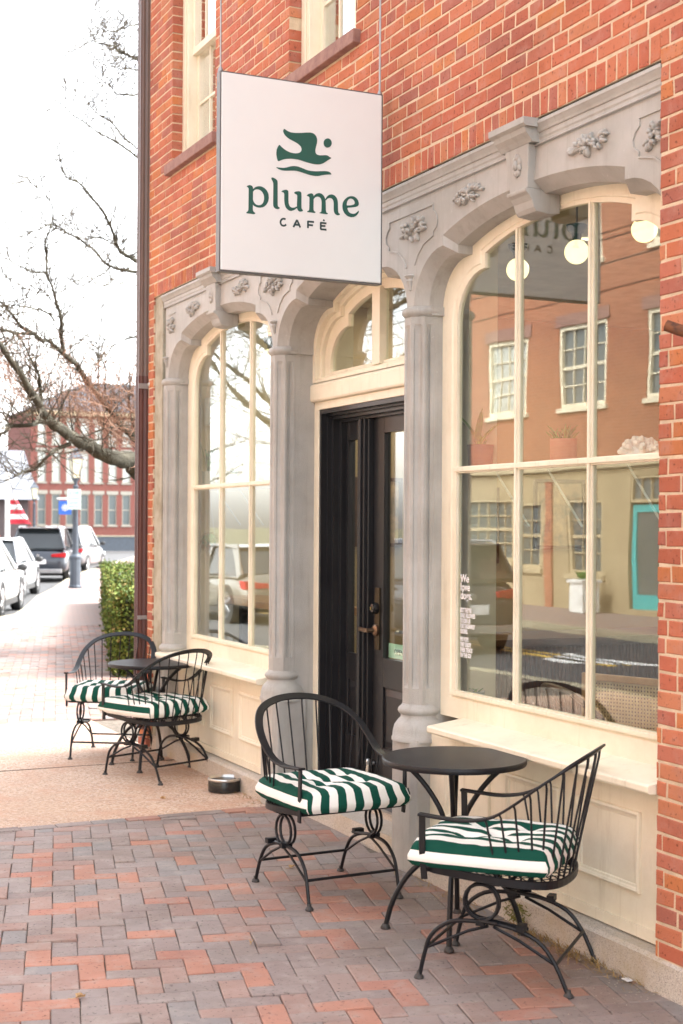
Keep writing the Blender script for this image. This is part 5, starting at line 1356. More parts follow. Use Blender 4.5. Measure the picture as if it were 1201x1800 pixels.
for k, (x, y, lb) in enumerate(((5.0, 7.2, 'recessed ceiling light nearest the right shop window'), (5.2, 9.5, 'recessed ceiling light near the pale end wall of the cafe'), (6.9, 8.6, 'recessed ceiling light over the ribbed counter'), (6.8, 5.6, 'recessed ceiling light at the back of the cafe'))):
    t = thing('ceiling_light', lb, 'light', (x, y, 3.498), group='recessed ceiling lights inside the cafe')
    m1 = MB(); m1.lathe([(.05, -.004), (.07, -.012), (.075, 0)], (0, 0, 0), 18, close=False); m1.build('light_ring', M['white'], t, local=True)
    m1 = MB(); m1.lathe([(.001, -.003), (.05, -.004)], (0, 0, 0), 16, close=False); m1.build('diffuser', M['bulb'], t, local=True)
    al = bpy.data.lights.new('downlight', 'AREA'); al.shape = 'DISK'; al.size = .10; al.energy = 3.0; al.color = (1, .80, .55)
    ao = bpy.data.objects.new('downlight', al); col.objects.link(ao); ao.parent = t; ao.location = (0, 0, -.016)
for cy, W in ((5.31, 1.0), (9.24, 1.0)):
    t = thing('window_shelf', 'white shelf across the %s shop window carrying %s' % (('right', 'potted plants and coral') if cy < 6 else ('left', 'white pots and bottle')), 'shelf', (3.72, cy, 2.0), group='shelves inside the shop windows')
    m1 = MB(); m1.box(-.15, .15, -W, W, .0, .028); m1.build('shelf_board', M['cream_clean'], t, local=True)
    for q in (-.45, .15, .6):
        m1 = MB(); m1.tube([(-.13, q, .0), (.06, q, -.26)], .006, 5); m1.build('bracket', M['white'], t, local=True)
def pot(name, label, loc, r1, r2, h_, m_, rim=.006):
    t = thing(name, label, 'plant', loc)
    m1 = MB(); m1.lathe([(r1 * .92, 0), (r1, .006), (r2, h_ - .012), (r2 + rim * .3, h_), (r2 - .008, h_), (r2 - .012, h_ - .02), (0, h_ - .02)], (0, 0, 0), 24, close=False)
    m1.build('pot', m_, t, local=True, smooth=True, angle=50); return t
def blade_leaf(mb, base, ang, l, wd, lean, curl=.2, n_=6):
    vs = []
    d = Vector((math.cos(ang), math.sin(ang), 0)); s_ = Vector((-math.sin(ang), math.cos(ang), 0))
    for k in range(n_ + 1):
        t = k / n_; p = Vector(base) + d * (lean * t + curl * l * t * t) + Vector((0, 0, l * t * (1 - .25 * curl * t)))
        ww = wd * math.sin(math.pi * min(1, .12 + t * .88)) ** .8
        vs += [tuple(p - s_ * ww / 2), tuple(p + d * .004), tuple(p + s_ * ww / 2)]
    mb.add(vs, [(3 * k + a, 3 * k + a + 1, 3 * k + 4 + a, 3 * k + 3 + a) for k in range(n_) for a in (0, 1)])
SHZ = 2.03
r_ = random.Random(8)
p = pot('potted_plant', 'maroon pot with lime and dark green leaves on the right window shelf', (3.72, 6.28, SHZ), .062, .068, .125, M['maroon_pot'])
for k in range(14):
    m1 = MB(); blade_leaf(m1, (r_.uniform(-.02, .02), r_.uniform(-.02, .02), .11), r_.uniform(0, 6.28), r_.uniform(.10, .22), .035, .05, .35); m1.build('leaf', M['leaf_lime'] if k % 3 else M['leaf'], p, local=True, smooth=True, fixn=False)
p = pot('potted_plant', 'pink terracotta pot with a small bushy green plant, right window shelf', (3.72, 5.53, SHZ), .062, .062, .115, M['terracotta'])
for k in range(26):
    m1 = MB(); blade_leaf(m1, (r_.uniform(-.04, .04), r_.uniform(-.04, .04), .10), r_.uniform(0, 6.28), r_.uniform(.05, .09), .014, .02, .3, 4); m1.build('leaf', M['leaf'], p, local=True, smooth=True, fixn=False)
cr = thing('coral_ornament', 'white coral ornament standing on the shelf beside the brick pier', 'ornament', (3.70, 4.93, SHZ))
m1 = MB()
for k in range(90):
    a = r_.uniform(0, 6.28); el = r_.uniform(-.05, 1.5); d = Vector((math.cos(a) * math.cos(el) * 1.0, math.sin(a) * math.cos(el) * 1.5, math.sin(el) * .85)); 
    L_ = .072 + r_.uniform(-.01, .012); q = d * L_; m1.tube([d * .02 + Vector((0, 0, .01)), q * .75 + Vector((0, 0, .014)), q + Vector((0, 0, .018))], [.010, .009, .012], 6)
    m1.ball(q + Vector((0, 0, .018)), .012, 6, 4)
m1.build('coral_branch', M['coral'], cr, local=True, smooth=True)
m1 = MB(); m1.lathe([(.07, 0), (.075, .01), (.05, .03), (.03, .05)], (0, 0, 0), 16); m1.build('coral_base', M['coral'], cr, local=True, smooth=True)
p = pot('potted_plant', 'pale blue pot of small succulents in the lower corner of the right window', (3.70, 6.33, .80), .062, .072, .095, M['blue_pot'])
for k in range(34):
    m1 = MB(); blade_leaf(m1, (r_.uniform(-.05, .05), r_.uniform(-.05, .05), .08), r_.uniform(0, 6.28), r_.uniform(.02, .05), .016, .02, .5, 4); m1.build('leaf', M['leaf'] if k % 2 else M['leaf_lime'], p, local=True, smooth=True, fixn=False)
p = pot('potted_plant', 'cream pot with an upright snake plant, left window shelf', (3.665, 10.20, SHZ), .056, .058, .115, M['white'])
for k in range(7):
    m1 = MB(); blade_leaf(m1, (r_.uniform(-.02, .02), r_.uniform(-.025, .025), .10), k * .9, r_.uniform(.12, .30), .045, .04, .06); m1.build('leaf', M['leaf_snake'], p, local=True, smooth=True, fixn=False)
p = pot('potted_plant', 'small white pot with a pale succulent behind the middle pane', (3.72, 9.80, SHZ), .04, .045, .085, M['white'])
for k in range(8):
    m1 = MB(); blade_leaf(m1, (0, 0, .07), k * .8, .05, .02, .03, .3, 4); m1.build('leaf', M['leaf_snake'], p, local=True, smooth=True, fixn=False)
p = pot('potted_plant', 'tapered white pot with a pale succulent beside the door column', (3.72, 9.12, SHZ), .035, .05, .085, M['white'])
for k in range(8):
    m1 = MB(); blade_leaf(m1, (0, 0, .07), k * .8, .05, .02, .03, .3, 4); m1.build('leaf', M['leaf_snake'], p, local=True, smooth=True, fixn=False)
m1 = MB(); m1.lathe([(.05, 0), (.055, .01), (.058, .08), (.052, .15), (.03, .19), (.017, .205), (.016, .24), (.02, .245)], (3.72, 9.49, SHZ), 22)
tag(m1.build('bottle', M['white'], smooth=True), 'white ceramic bottle standing on the left window shelf', 'bottle')
hb = thing('hanging_basket', 'mossy hanging basket on strings inside the left window', 'plant', (3.65, 10.16, 1.62))
m1 = MB()
for k in range(420):
    a = r_.uniform(0, 6.28); b_ = r_.uniform(-1.4, 1.4); q = Vector((math.cos(a) * math.cos(b_), math.sin(a) * math.cos(b_), math.sin(b_))) * r_.uniform(.05, .07)
    q2 = q + Vector((r_.uniform(-.03, .03), r_.uniform(-.03, .03), r_.uniform(-.06, .02))); m1.tube([q, q2], .0014, 3)
m1.build('moss', M['dry'], hb, local=True, fixn=False)
m1 = MB(); m1.ball((0, 0, 0), .055, 12, 8); m1.build('basket', M['leaf'], hb, local=True)
for k in range(3):
    m1 = MB(); m1.tube([(.05 * math.cos(k * 2.1), .05 * math.sin(k * 2.1), 0), (0, 0, .40)], .0015, 4); m1.build('string', M['white'], hb, local=True)
m1 = MB(); m1.lathe([(.052, 0), (.058, .004), (.058, .20), (.052, .205)], (3.70, 10.25, 2.50), 24); tag(m1.build('wall_lamp', M['white'], smooth=True, angle=50), 'plain white cylinder lamp on the pale wall behind the left window', 'lamp')
bt = thing('bar_table', 'light wood bar table with black leg behind the left window', 'table', (3.95, 9.4, .15))
m1 = MB(); m1.box(-.15, .20, -.85, .95, .99, 1.045); m1.build('table_top', M['wood'], bt, local=True, bevel=.004)
for q in (-.55, .82): m1 = MB(); m1.box(-.02, .04, q - .03, q + .03, 0, .99); m1.build('leg', M['iron'], bt, local=True)
# counter with ribbed front
ct = thing('cafe_counter', 'dark ribbed wood counter inside the cafe behind the right window', 'counter', (6.4, 8.3, .15))
m1 = MB(); m1.box(-1.6, 1.9, 0, .6, 0, .78); m1.build('counter_body', M['dark_wood'], ct, local=True)
m1 = MB()
for k in range(116): m1.box(-1.6 + k * .03, -1.6 + k * .03 + .018, -.012, -.0005, .04, .76)
cs = m1.build('ribbed_front', M['dark_wood'], ct, local=True); cs['kind'] = 'stuff'
m1 = MB(); m1.box(-1.65, 1.95, -.04, .64, .781, .82); m1.build('counter_top', M['dark_wood'], ct, local=True)
# pictures on the side wall
M['pic'] = mat('picture_print', (.45, .32, .2), (.16, .14, .12), rough=.6, ns=8)
for k, (x, z, w2, h2, lb) in enumerate(((5.15, 1.85, .22, .28, 'framed picture on the cafe wall nearest the window frame'), (6.05, 1.75, .24, .32, 'dark framed picture in the middle of the cafe wall'), (6.9, 1.85, .26, .30, 'framed picture on the cafe wall farthest from the window'))):
    t = thing('framed_picture', lb, 'picture', (x, 10.325, z), group='framed pictures on the cafe wall')
    m1 = MB()
    for a, b_, c_, d_ in ((-w2, -w2 + .03, -h2, h2), (w2 - .03, w2, -h2, h2), (-w2 + .03, w2 - .03, -h2, -h2 + .03), (-w2 + .03, w2 - .03, h2 - .03, h2)): m1.box(a, b_, -.025, 0, c_, d_)
    m1.build('picture_frame', M['dark_wood'], t, local=True)
    m1 = MB(); m1.box(-w2 + .03, w2 - .03, -.01, -.002, -h2 + .03, h2 - .03); m1.build('print', M['pic'], t, local=True)
# cane-back chair and spindle chair inside
cc = thing('cane_chair', 'light wood chair with woven cane back inside the right window', 'chair', (4.42, 5.80, .15), R(-70))
m1 = MB(); W_, z0, z1 = .24, .50, .86
for a, b_, c_, d_ in ((-W_, -W_ + .035, z0, z1), (W_ - .035, W_, z0, z1), (-W_ + .035, W_ - .035, z1 - .035, z1), (-W_ + .035, W_ - .035, z0, z0 + .04)): m1.box(a, b_, -.24, -.215, c_, d_)
m1.build('backrest_frame', M['wood'], cc, local=True, bevel=.006)
m1 = MB()
k = 0
xs_ = [-W_ + .035 + i * .0175 for i in range(24)]
for i, x in enumerate(xs_): m1.box(x, x + .0095, -.230, -.227, z0 + .03, z1 - .03)
zz = z0 + .035
while zz < z1 - .04: m1.box(-W_ + .03, W_ - .03, -.2268, -.224, zz, zz + .0095); zz += .0175
cn = m1.build('cane_panel', mat('cane', (.56, .40, .20), (.46, .31, .14), rough=.6, ns=30), cc, local=True)
m1 = MB(); m1.box(-.24, .24, -.22, .22, .42, .46); m1.build('seat', M['wood'], cc, local=True, bevel=.01)
for a, b_ in ((-.21, -.2), (.21, -.2), (-.21, .19), (.21, .19)): m1 = MB(); m1.tube([(a, b_, 0), (a, b_, .42 if b_ > 0 else .55)], .016, 8); m1.build('leg', M['wood'], cc, local=True)
sc_ = thing('spindle_chair', 'dark wood chair with curved spindle back low in the right window', 'chair', (4.08, 5.72, .15), R(-100))
arc = [(-.25, -.10, .66), (-.24, -.18, .74), (-.17, -.235, .80), (0, -.26, .82), (.17, -.235, .80), (.24, -.18, .74), (.25, -.10, .66)]
arc = bez([(-.25, -.02, .44)] + arc + [(.25, -.02, .44)], 5)
m1 = MB(); m1.tube(arc, .015, 8); m1.build('backrest', M['dark_wood'], sc_, local=True, smooth=True)
for k in range(9):
    i = 8 + int(k * (len(arc) - 17) / 8); q = arc[i]; m1 = MB(); m1.tube([(q.x * .8, -.17, .44), q], .006, 6); m1.build('spindle', M['dark_wood'], sc_, local=True)
m1 = MB(); m1.lathe([(.20, .41), (.235, .42), (.235, .44), (.22, .45), (0, .445)], (0, 0, 0), 24); m1.build('seat', M['dark_wood'], sc_, local=True, smooth=True)
for a, b_ in ((-.15, -.14), (.15, -.14), (-.15, .14), (.15, .14)): m1 = MB(); m1.tube([(a * 1.3, b_ * 1.3, 0), (a, b_, .42)], .014, 8); m1.build('leg', M['dark_wood'], sc_, local=True)

# ================================================================ HEDGE
hd = thing('hedge', 'clipped green hedge along the brick sidewalk beyond the corner downspout', 'hedge', (4.55, 15.9, 0))
HA = R(-15)
def hp(a, b_, z): return (a * math.cos(HA) - b_ * math.sin(HA), a * math.sin(HA) + b_ * math.cos(HA), z)
rh = random.Random(9)
core = MB(); 
def htop(a, b_): return .93 + .05 * noise.noise(Vector((a * 1.2, b_ * .8, 1))) 
nx_, ny_ = 8, 60; vs = []; fs = []
for j in range(ny_ + 1):
    b_ = 15.5 * j / ny_
    for i in range(nx_ + 1):
        a = .10 + 1.9 * i / nx_; vs.append(hp(a, b_, htop(a, b_) - .07))
core.add(vs, [(j * (nx_ + 1) + i, j * (nx_ + 1) + i + 1, (j + 1) * (nx_ + 1) + i + 1, (j + 1) * (nx_ + 1) + i) for j in range(ny_) for i in range(nx_)])
vs = []
for j in range(ny_ + 1):
    b_ = 15.5 * j / ny_; o_ = .08 + .05 * noise.noise(Vector((b_, 2, 2))); vs += [hp(o_, b_, 0), hp(o_ + .02, b_, htop(0, b_) - .06)]
core.add(vs, [(2 * j, 2 * j + 1, 2 * j + 3, 2 * j + 2) for j in range(ny_)])
core.add([hp(.08, 0.05, 0), hp(2, .05, 0), hp(2, .05, .86), hp(.08, .05, .86)], [(0, 1, 2, 3)])
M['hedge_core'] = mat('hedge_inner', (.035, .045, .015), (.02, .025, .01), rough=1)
m, t, b = nodes('hedge_leaf'); r0_ = rnd_socket(t)
t.links.new(ramp(t, r0_, [(0, (.035, .06, .012)), (.4, (.075, .115, .02)), (.75, (.14, .18, .03)), (.93, (.19, .19, .05)), (1, (.2, .13, .05))]), b.inputs['Base Color']); b.inputs['Roughness'].default_value = .8; b.inputs['Specular IOR Level'].default_value = .25; M['hedge_leaf'] = m
core.build('hedge_body', M['hedge_core'], hd, local=True, fixn=False)
lv = MB()
def hleaf(p, s_, up=.5):
    a, e_ = rh.uniform(0, 6.28), rh.uniform(-1.2, 1.2)
    d = Vector((math.cos(a) * math.cos(e_), math.sin(a) * math.cos(e_), math.sin(e_))); q = d.orthogonal().normalized(); q.rotate(Matrix.Rotation(rh.uniform(0, 6.28), 3, d))
    p = Vector(p); lv.add([p - q * s_ * .45, p + d * s_ * .5, p + q * s_ * .45, p - d * s_ * .5], [(0, 1, 2, 3)])
for _ in range(30000):
    b_ = 15.5 * rh.random() ** 1.6
    dens = .5 + .5 * noise.noise(Vector((b_ * 2.2, 5, 1)))
    if rh.random() < .5:
        a = .02 + rh.random() * 1.9; z = htop(a, b_) + rh.gauss(-.03, .035) + .04 * noise.noise(Vector((a * 5, b_ * 5, 0)))
    else:
        z = rh.random() * .93; a = .03 + rh.gauss(.03, .04) + .08 * noise.noise(Vector((b_ * 3, z * 4, 0)))
    hleaf(hp(a, b_, z), rh.uniform(.025, .05))
for _ in range(3500):
    a = rh.random() * 1.9; hleaf(hp(a, rh.gauss(0.0, .03), rh.random() * .95), rh.uniform(.025, .05))
hl = lv.build('leaves', M['hedge_leaf'], hd, local=True, fixn=False); hl['kind'] = 'stuff'

# ================================================================ TREES
def twig_cloud(mb, base, d, l, r_, depth, rnd, seg=4, budp=None):
    p = Vector(base); d = Vector(d).normalized(); pts = [p.copy()]; rr_ = [r_]
    for k in range(seg):
        d = (d + Vector((rnd.uniform(-.35, .35), rnd.uniform(-.35, .35), rnd.uniform(-.22, .34)))).normalized()
        p = p + d * l / seg; pts.append(p.copy()); rr_.append(r_ * (1 - .75 * (k + 1) / seg))
        if depth > 0 and rnd.random() < .85:
            dd = (d + Vector((rnd.uniform(-1, 1), rnd.uniform(-1, 1), rnd.uniform(-.6, .9)))).normalized()
            twig_cloud(mb, p, dd, l * rnd.uniform(.4, .7), max(.0055, r_ * .62), depth - 1, rnd, max(2, seg - 1), budp)
        if budp is not None and rnd.random() < .6: budp.append(p + Vector((rnd.uniform(-.03, .03),) * 3))
    mb.tube(pts, rr_, 3, cap=False)
tree = thing('bare_tree', 'large bare tree reaching its mossy limbs over the street from behind the cafe', 'tree', (6.9, 19.5, 0))
rt = random.Random(31)
m1 = MB(); m1.tube(bez([(7.0, 19.6, -.2), (6.85, 19.5, 1.2), (6.6, 19.3, 2.6), (6.2, 18.9, 3.5), (6.3, 19.0, 5.0), (6.8, 19.2, 7.5), (6.9, 19.4, 10)], 4), [.42] * 5 + [.36] * 5 + [.32] * 5 + [.25] * 4 + [.2] * 3 + [.14] * 3, 12)
m1.build('trunk', M['bark'], tree, smooth=True)
tw = MB()
for li, L_ in enumerate(LIMBS):
    P_ = [Vector(q[:3]) for q in L_]; Rr = [q[3] for q in L_]
    if li < 2: P_ = [Vector((6.5, 19.1, P_[0].z - .25))] + P_; Rr = [Rr[0] * 1.2] + Rr
    elif P_[0].x > 6.0 and li < 13: P_ = [Vector((6.75, 19.3, P_[0].z - .4))] + P_; Rr = [Rr[0] * 1.4] + Rr
    pts = bez(P_, 5); nn = len(pts)
    rr_ = []
    for i in range(nn):
        f_ = i / 5; a = min(int(f_), len(Rr) - 1); b_ = min(a + 1, len(Rr) - 1); rr_.append(max(.005, (Rr[a] * (1 - (f_ - a)) + Rr[b_] * (f_ - a)) * (.80 if li < 2 else .95)))
    for i in range(nn):
        k_ = rr_[i] * .75 + .014
        pts[i] = pts[i] + Vector((noise.noise(pts[i] * 4), noise.noise(pts[i] * 4 + Vector((9, 0, 0))), noise.noise(pts[i] * 4 + Vector((0, 9, 0))))) * k_
    m1 = MB(); rr_ = [q * (1 + .22 * noise.noise(Vector((i_ * 1.7, li, 0)))) for i_, q in enumerate(rr_)]; m1.tube(pts, rr_, 9 if rr_[0] > .05 else 6); m1.build('limb', M['bark'], tree, smooth=True)
    for i in range(4, nn - 1):
        big = rr_[i] > .05
        for _ in range(1 if rt.random() < .85 else 0):
            t_ = (pts[i + 1] - pts[i]).normalized(); dd = (t_ * .6 + Vector((rt.uniform(-1, 1), rt.uniform(-.6, .6), rt.uniform(-.5, 1)))).normalized()
            twig_cloud(tw, pts[i], dd, rt.uniform(.3, .8) * (1.1 if big else .75), min(.011, max(.007, rr_[i] * .5)), 2 if rt.random() < .55 else 1, rt)
    if rr_[-1] < .02:
        for _ in range(3): twig_cloud(tw, pts[-1], (pts[-1] - pts[-2]) + Vector((rt.uniform(-.3, .3),) * 3), rt.uniform(.3, .6), .005, 1, rt)
o = tw.build('twigs', M['twig'], tree, fixn=False); o['kind'] = 'stuff'
# dense budding shoots round the low crotch
tw = MB()
for _ in range(210):
    x = rt.uniform(3.6, 6.3); y = rt.uniform(17, 19.5)
    z = 3.05 + rt.uniform(-.35, .25) - (x - 5.2) * .25
    twig_cloud(tw, (x * (y / 18.2), y, z), (rt.uniform(-.9, .4), rt.uniform(-.5, .5), rt.uniform(-.1, 1)), rt.uniform(.35, .8), .0055, 2, rt)
o = tw.build('budding_shoots', M['twig_red'], tree, fixn=False); o['kind'] = 'stuff'

def wild_tree(name, label, loc, h_, seed, r_=.2, mt='twig', lean=(0, 0), low=.3, spread=1.0, group=None):
    t = thing(name, label, 'tree', loc, group=group); rnd = random.Random(seed)
    m1 = MB(); tr_ = [Vector((0, 0, -.2))]; 
    for k in range(1, 9): tr_.append(Vector((lean[0] * k / 8 + rnd.uniform(-.1, .1), lean[1] * k / 8 + rnd.uniform(-.1, .1), h_ * .85 * k / 8)))
    m1.tube(tr_, [r_ * (1 - .1 * k) for k in range(9)], 9); m1.build('trunk', M['bark'], t, local=True, smooth=True)
    tw = MB(); 
    for k in range(18):
        f_ = low + (1 - low) * rnd.random(); i = f_ * 8; a = int(min(7, i)); p = tr_[a].lerp(tr_[a + 1], i - a)
        an = rnd.uniform(0, 6.28); L_ = h_ * .42 * spread * (1.2 - f_ * .6); d = Vector((math.cos(an), math.sin(an), rnd.uniform(.2, .9))).normalized()
        pts = [p]; 
        for q in range(6):
            d = (d + Vector((rnd.uniform(-.25, .25), rnd.uniform(-.25, .25), rnd.uniform(-.1, .2)))).normalized(); pts.append(pts[-1] + d * L_ / 6)
            for _ in range(3): twig_cloud(tw, pts[-1], d + Vector((rnd.uniform(-1, 1), rnd.uniform(-1, 1), rnd.uniform(-.3, .8))), L_ * .3, r_ * .06, 2, rnd)
        m1 = MB(); m1.tube(pts, [r_ * .35 * (1 - .14 * q) for q in range(7)], 6); m1.build('limb', M['bark'], t, local=True, smooth=True)
    o = tw.build('twigs', M[mt], t, local=True, fixn=False); o['kind'] = 'stuff'; return t
wild_tree('bare_tree', 'small bare ornamental tree with fine tan twigs behind the hedge', (13.6, 39.0, 0), 5.2, 5, .12, 'twig_red', low=.25)
wild_tree('bare_tree', 'bare street tree mirrored in the left shop window', (-10.9, 38, 0), 11, 6, .40, lean=(1.5, 0), low=.3, spread=1.5)
wild_tree('bare_tree', 'second bare street tree farther along the opposite sidewalk', (-9.2, 52, 0), 10, 16, .24, low=.3, spread=1.1)

# ================================================================ CARS
def make_car(label, loc, heading, paint, style='suv', L_=4.6, W_=1.85, Hh=1.68, plate=None, roof=None):
    """origin at ground under the rear axle centre; front towards +y; heading is clockwise from +y"""
    t = thing('parked_car', label, 'car', loc, -heading, 'cars parked along the street')
    hw = W_ / 2; ov = .85; wb = L_ - 1.75
    if style == 'suv': 
        belt = .98; hood = .98; deck = .99
        body = [(-ov, .48, .66, .82), (-ov + .05, .34, .86, .91), (-ov + .16, .28, 1.05, .97), (-.35, .24, 1.10, 1.0), (.35, .22, 1.09, 1.0), (wb * .5, .22, 1.05, 1.0), (wb - .45, .22, 1.05, 1.0), (wb + .1, .26, 1.03, .985), (wb + .5, .28, .93, .93), (wb + .72, .36, .78, .84), (L_ - ov - .05, .42, .66, .72)]
        gh = [(-ov + .14, 1.10, .86), (-ov + .42, Hh - .05, .68), (.6, Hh, .74), (wb * .55, Hh - .02, .74), (wb - .32, 1.02, .86)]
    else:
        body = [(-ov, .45, .62, .78), (-ov + .06, .32, .78, .90), (-ov + .25, .26, .93, .97), (-.35, .22, .96, 1.0), (.35, .20, .93, 1.0), (wb * .5, .20, .90, 1.0), (wb - .45, .20, .91, 1.0), (wb + .1, .24, .88, .98), (wb + .5, .26, .80, .92), (wb + .75, .32, .68, .82), (L_ - ov - .05, .38, .58, .70)]
        gh = [(-ov + .30, .95, .86), (.15, Hh - .03, .68), (.8, Hh, .70), (wb * .55, Hh - .03, .70), (wb - .15, .93, .84)]
    m1 = MB(); ring = []
    cs = [(-1, 0), (-1.0, .18), (-1.0, .5), (-.985, .72), (-.93, .90), (-.80, 1.0), (-.4, 1.03), (.4, 1.03), (.80, 1.0), (.93, .90), (.985, .72), (1.0, .5), (1.0, .18), (1, 0)]
    bottomx = .93
    for y, zb, zt, wf in body:
        for a, f_ in cs:
            z = zb + (zt - zb) * f_; x = a * hw * wf
            if f_ == 0: x *= bottomx
            ring.append((x, y, z))
    n_ = len(cs); fs = []
    for i in range(len(body) - 1):
        for k in range(n_): fs.append((i * n_ + k, i * n_ + (k + 1) % n_, (i + 1) * n_ + (k + 1) % n_, (i + 1) * n_ + k))
    fs.append(tuple(range(n_))); fs.append(tuple((len(body) - 1) * n_ + k for k in range(n_))[::-1])
    m1.add(ring, fs); bd = m1.build('car_body', paint, t, local=True, smooth=True, angle=75, sub=1)
    # dark wheel arches
    m1 = MB()
    for wy in (0, wb):
        for s_ in (-1, 1):
            m1.lathe([(.385, s_ * (hw * .985 - .12)), (.385, s_ * (hw + .004)), (.345, s_ * (hw + .004)), (.345, s_ * (hw * .985 - .12))], (0, wy, .345), 24, 'X', close=False)
            m1.lathe([(.0, s_ * (hw - .02)), (.36, s_ * (hw + .001))], (0, wy, .345), 24, 'X', close=False)
    m1.box(-hw * .97, hw * .97, -.2, wb + .2, .20, .30)
    m1.build('wheel_arch', M['plastic_dark'], t, local=True, smooth=True, angle=50)
    # greenhouse glass
    g_ = MB(); vs = []
    for y, z, wf in gh:
        for a in (-1, 1): vs.append((a * hw * wf, y, z))
    bz = 1.04 if style == 'suv' else .86
    pts_r = [(y, z) for y, z, wf in gh]
    poly = [(gh[0][0], bz)] + pts_r + [(gh[-1][0], bz)]
    V = []; m_ = len(poly)
    wfs = [gh[0][2]] + [q[2] for q in gh] + [gh[-1][2]]
    for a in (-1, 1):
        for (y, z), wf in zip(poly, wfs): V.append((a * hw * (wf if z > bz + .2 else .87), y, z))
    F_ = [tuple(range(m_))[::-1], tuple(range(m_, 2 * m_))] + [(i, (i + 1) % m_, m_ + (i + 1) % m_, m_ + i) for i in range(m_)]
    g_.add(V, F_); gl_ = g_.build('windows', M['car_glass'], t, local=True, bevel=.03)
    # roof and pillars in paint
    r_ = MB(); i1 = 1; 
    yr0, yr1 = gh[1][0], gh[3][0]
    cw = hw * .70
    for k in range(9):
        y = yr0 - .10 + (yr1 - yr0 + .16) * k / 8; zz = Hh + .012 - .045 * ((k - 4) / 4) ** 2
        for a in (-1, -.9, -.5, 0, .5, .9, 1): r_.add([(a * (cw + .045), y, zz - .028 * abs(a) ** 6 + .0)], [])
    r_.f = [(j * 7 + i, j * 7 + i + 1, (j + 1) * 7 + i + 1, (j + 1) * 7 + i) for j in range(8) for i in range(6)]; r_.mi = [0] * len(r_.f)
    n0 = len(r_.v); r_.add([(x, y, z - .05) for x, y, z in r_.v[:n0]], [tuple(n0 + q for q in f_[::-1]) for f_ in []])
    r_.build('roof', roof or paint, t, local=True, smooth=True)
    r_ = MB()
    for s_ in (-1, 1):
        A = Vector((s_ * hw * .90, gh[-1][0], bz + .02)); B = Vector((s_ * hw * gh[3][2], gh[3][0], gh[3][1])); r_.band([A, B], .09, .04, (s_, 0, .3))
        A = Vector((s_ * hw * .90, gh[0][0], bz + .02)); B = Vector((s_ * hw * gh[1][2], gh[1][0], gh[1][1])); r_.band([A, B], .16, .05, (s_, 0, .3))
        r_.band([B, Vector((s_ * hw * gh[2][2], gh[2][0], gh[2][1])), Vector((s_ * hw * gh[3][2], gh[3][0], gh[3][1]))], .07, .05, (s_, 0, .4))
        yb_ = wb * .42; r_.band([(s_ * hw * .905, yb_, bz), (s_ * hw * .72, yb_ - .05, Hh - .04)], .07, .02, (s_, 0, .3))
        r_.band([(s_ * hw * .93, gh[0][0] + .05, bz + .005), (s_ * hw * .935, gh[-1][0], bz + .005)], .03, .05, (s_, 0, 0))
    r_.build('pillar', paint, t, local=True)
    # lights, plate, bumper
    for s_ in (-1, 1):
        m1 = MB(); zt = .93 if style == 'suv' else .80
        m1.prism([(hw * .45, zt - .10), (hw * .93, zt - .13), (hw * .95, zt + .03), (hw * .45, zt - .02)], [], -ov - .02, -ov + .16, lambda a, b_, d: (s_ * a, d + (a / hw) ** 3 * .09, b_)); m1.build('tail_light', M['tail'], t, local=True, bevel=.01)
        m1 = MB(); m1.prism([(hw * .55, .62), (hw * .92, .66), (hw * .90, .76), (hw * .55, .70)], [], L_ - ov - .22, L_ - ov - .03, lambda a, b_, d: (s_ * a, d - (a / hw) ** 3 * .10, b_)); m1.build('headlight', M['head'], t, local=True, bevel=.01)
        m1 = MB(); m1.ball((s_ * (hw + .09), wb - .55, bz + .08), (.11, .05, .075), 10, 8); m1.tube([(s_ * hw * .92, wb - .5, bz + .02), (s_ * (hw + .03), wb - .53, bz + .05)], .02, 6); m1.build('mirror', M['plastic_dark'], t, local=True, smooth=True)
        for wy in (0, wb):
            x0, x1 = s_ * (hw - .22), s_ * (hw + .006)
            m1 = MB(); m1.lathe([(.20, x0), (.31, x0), (.345, x0 + s_ * .03), (.35, (x0 + x1) / 2), (.345, x1 - s_ * .03), (.315, x1), (.245, x1 - s_ * .002), (.235, x1 - s_ * .03)], (0, wy, .35), 28, 'X', close=False)
            wh = m1.build('wheel', M['tyre'], t, local=True, smooth=True)
            m1 = MB(); m1.lathe([(.25, x1 - s_ * .05), (.245, x1 - s_ * .006), (.22, x1 - s_ * .012), (.215, x1 - s_ * .06)], (0, wy, .35), 28, 'X', close=False)
            for k in range(5):
                a = k * 2 * math.pi / 5
                m1.band([(x1 - s_ * .016, wy, .35), (x1 - s_ * .012, wy + .225 * math.cos(a), .35 + .225 * math.sin(a))], [.085, .055], .02, (1, 0, 0))
            m1.lathe([(.001, x1 - s_ * .004), (.05, x1 - s_ * .006), (.055, x1 - s_ * .02)], (0, wy, .35), 14, 'X', close=False)
            m1.build('rim', M['alloy'], t, local=True)
            m1 = MB(); m1.lathe([(.001, x1 - s_ * .055), (.22, x1 - s_ * .055)], (0, wy, .35), 20, 'X', close=False); m1.build('brake_disc', M['plastic_dark'], t, local=True)
    m1 = MB(); m1.box(-hw * .80, hw * .80, -ov - .035, -ov + .1, .30, .44); m1.build('rear_bumper_trim', M['alloy'] if style == 'suv' else M['plastic_dark'], t, local=True, bevel=.02)
    m1 = MB(); m1.box(-.26, .26, -ov - .03, -ov, .60, .74); pl_ = m1.build('number_plate', M['label_white'], t, local=True)
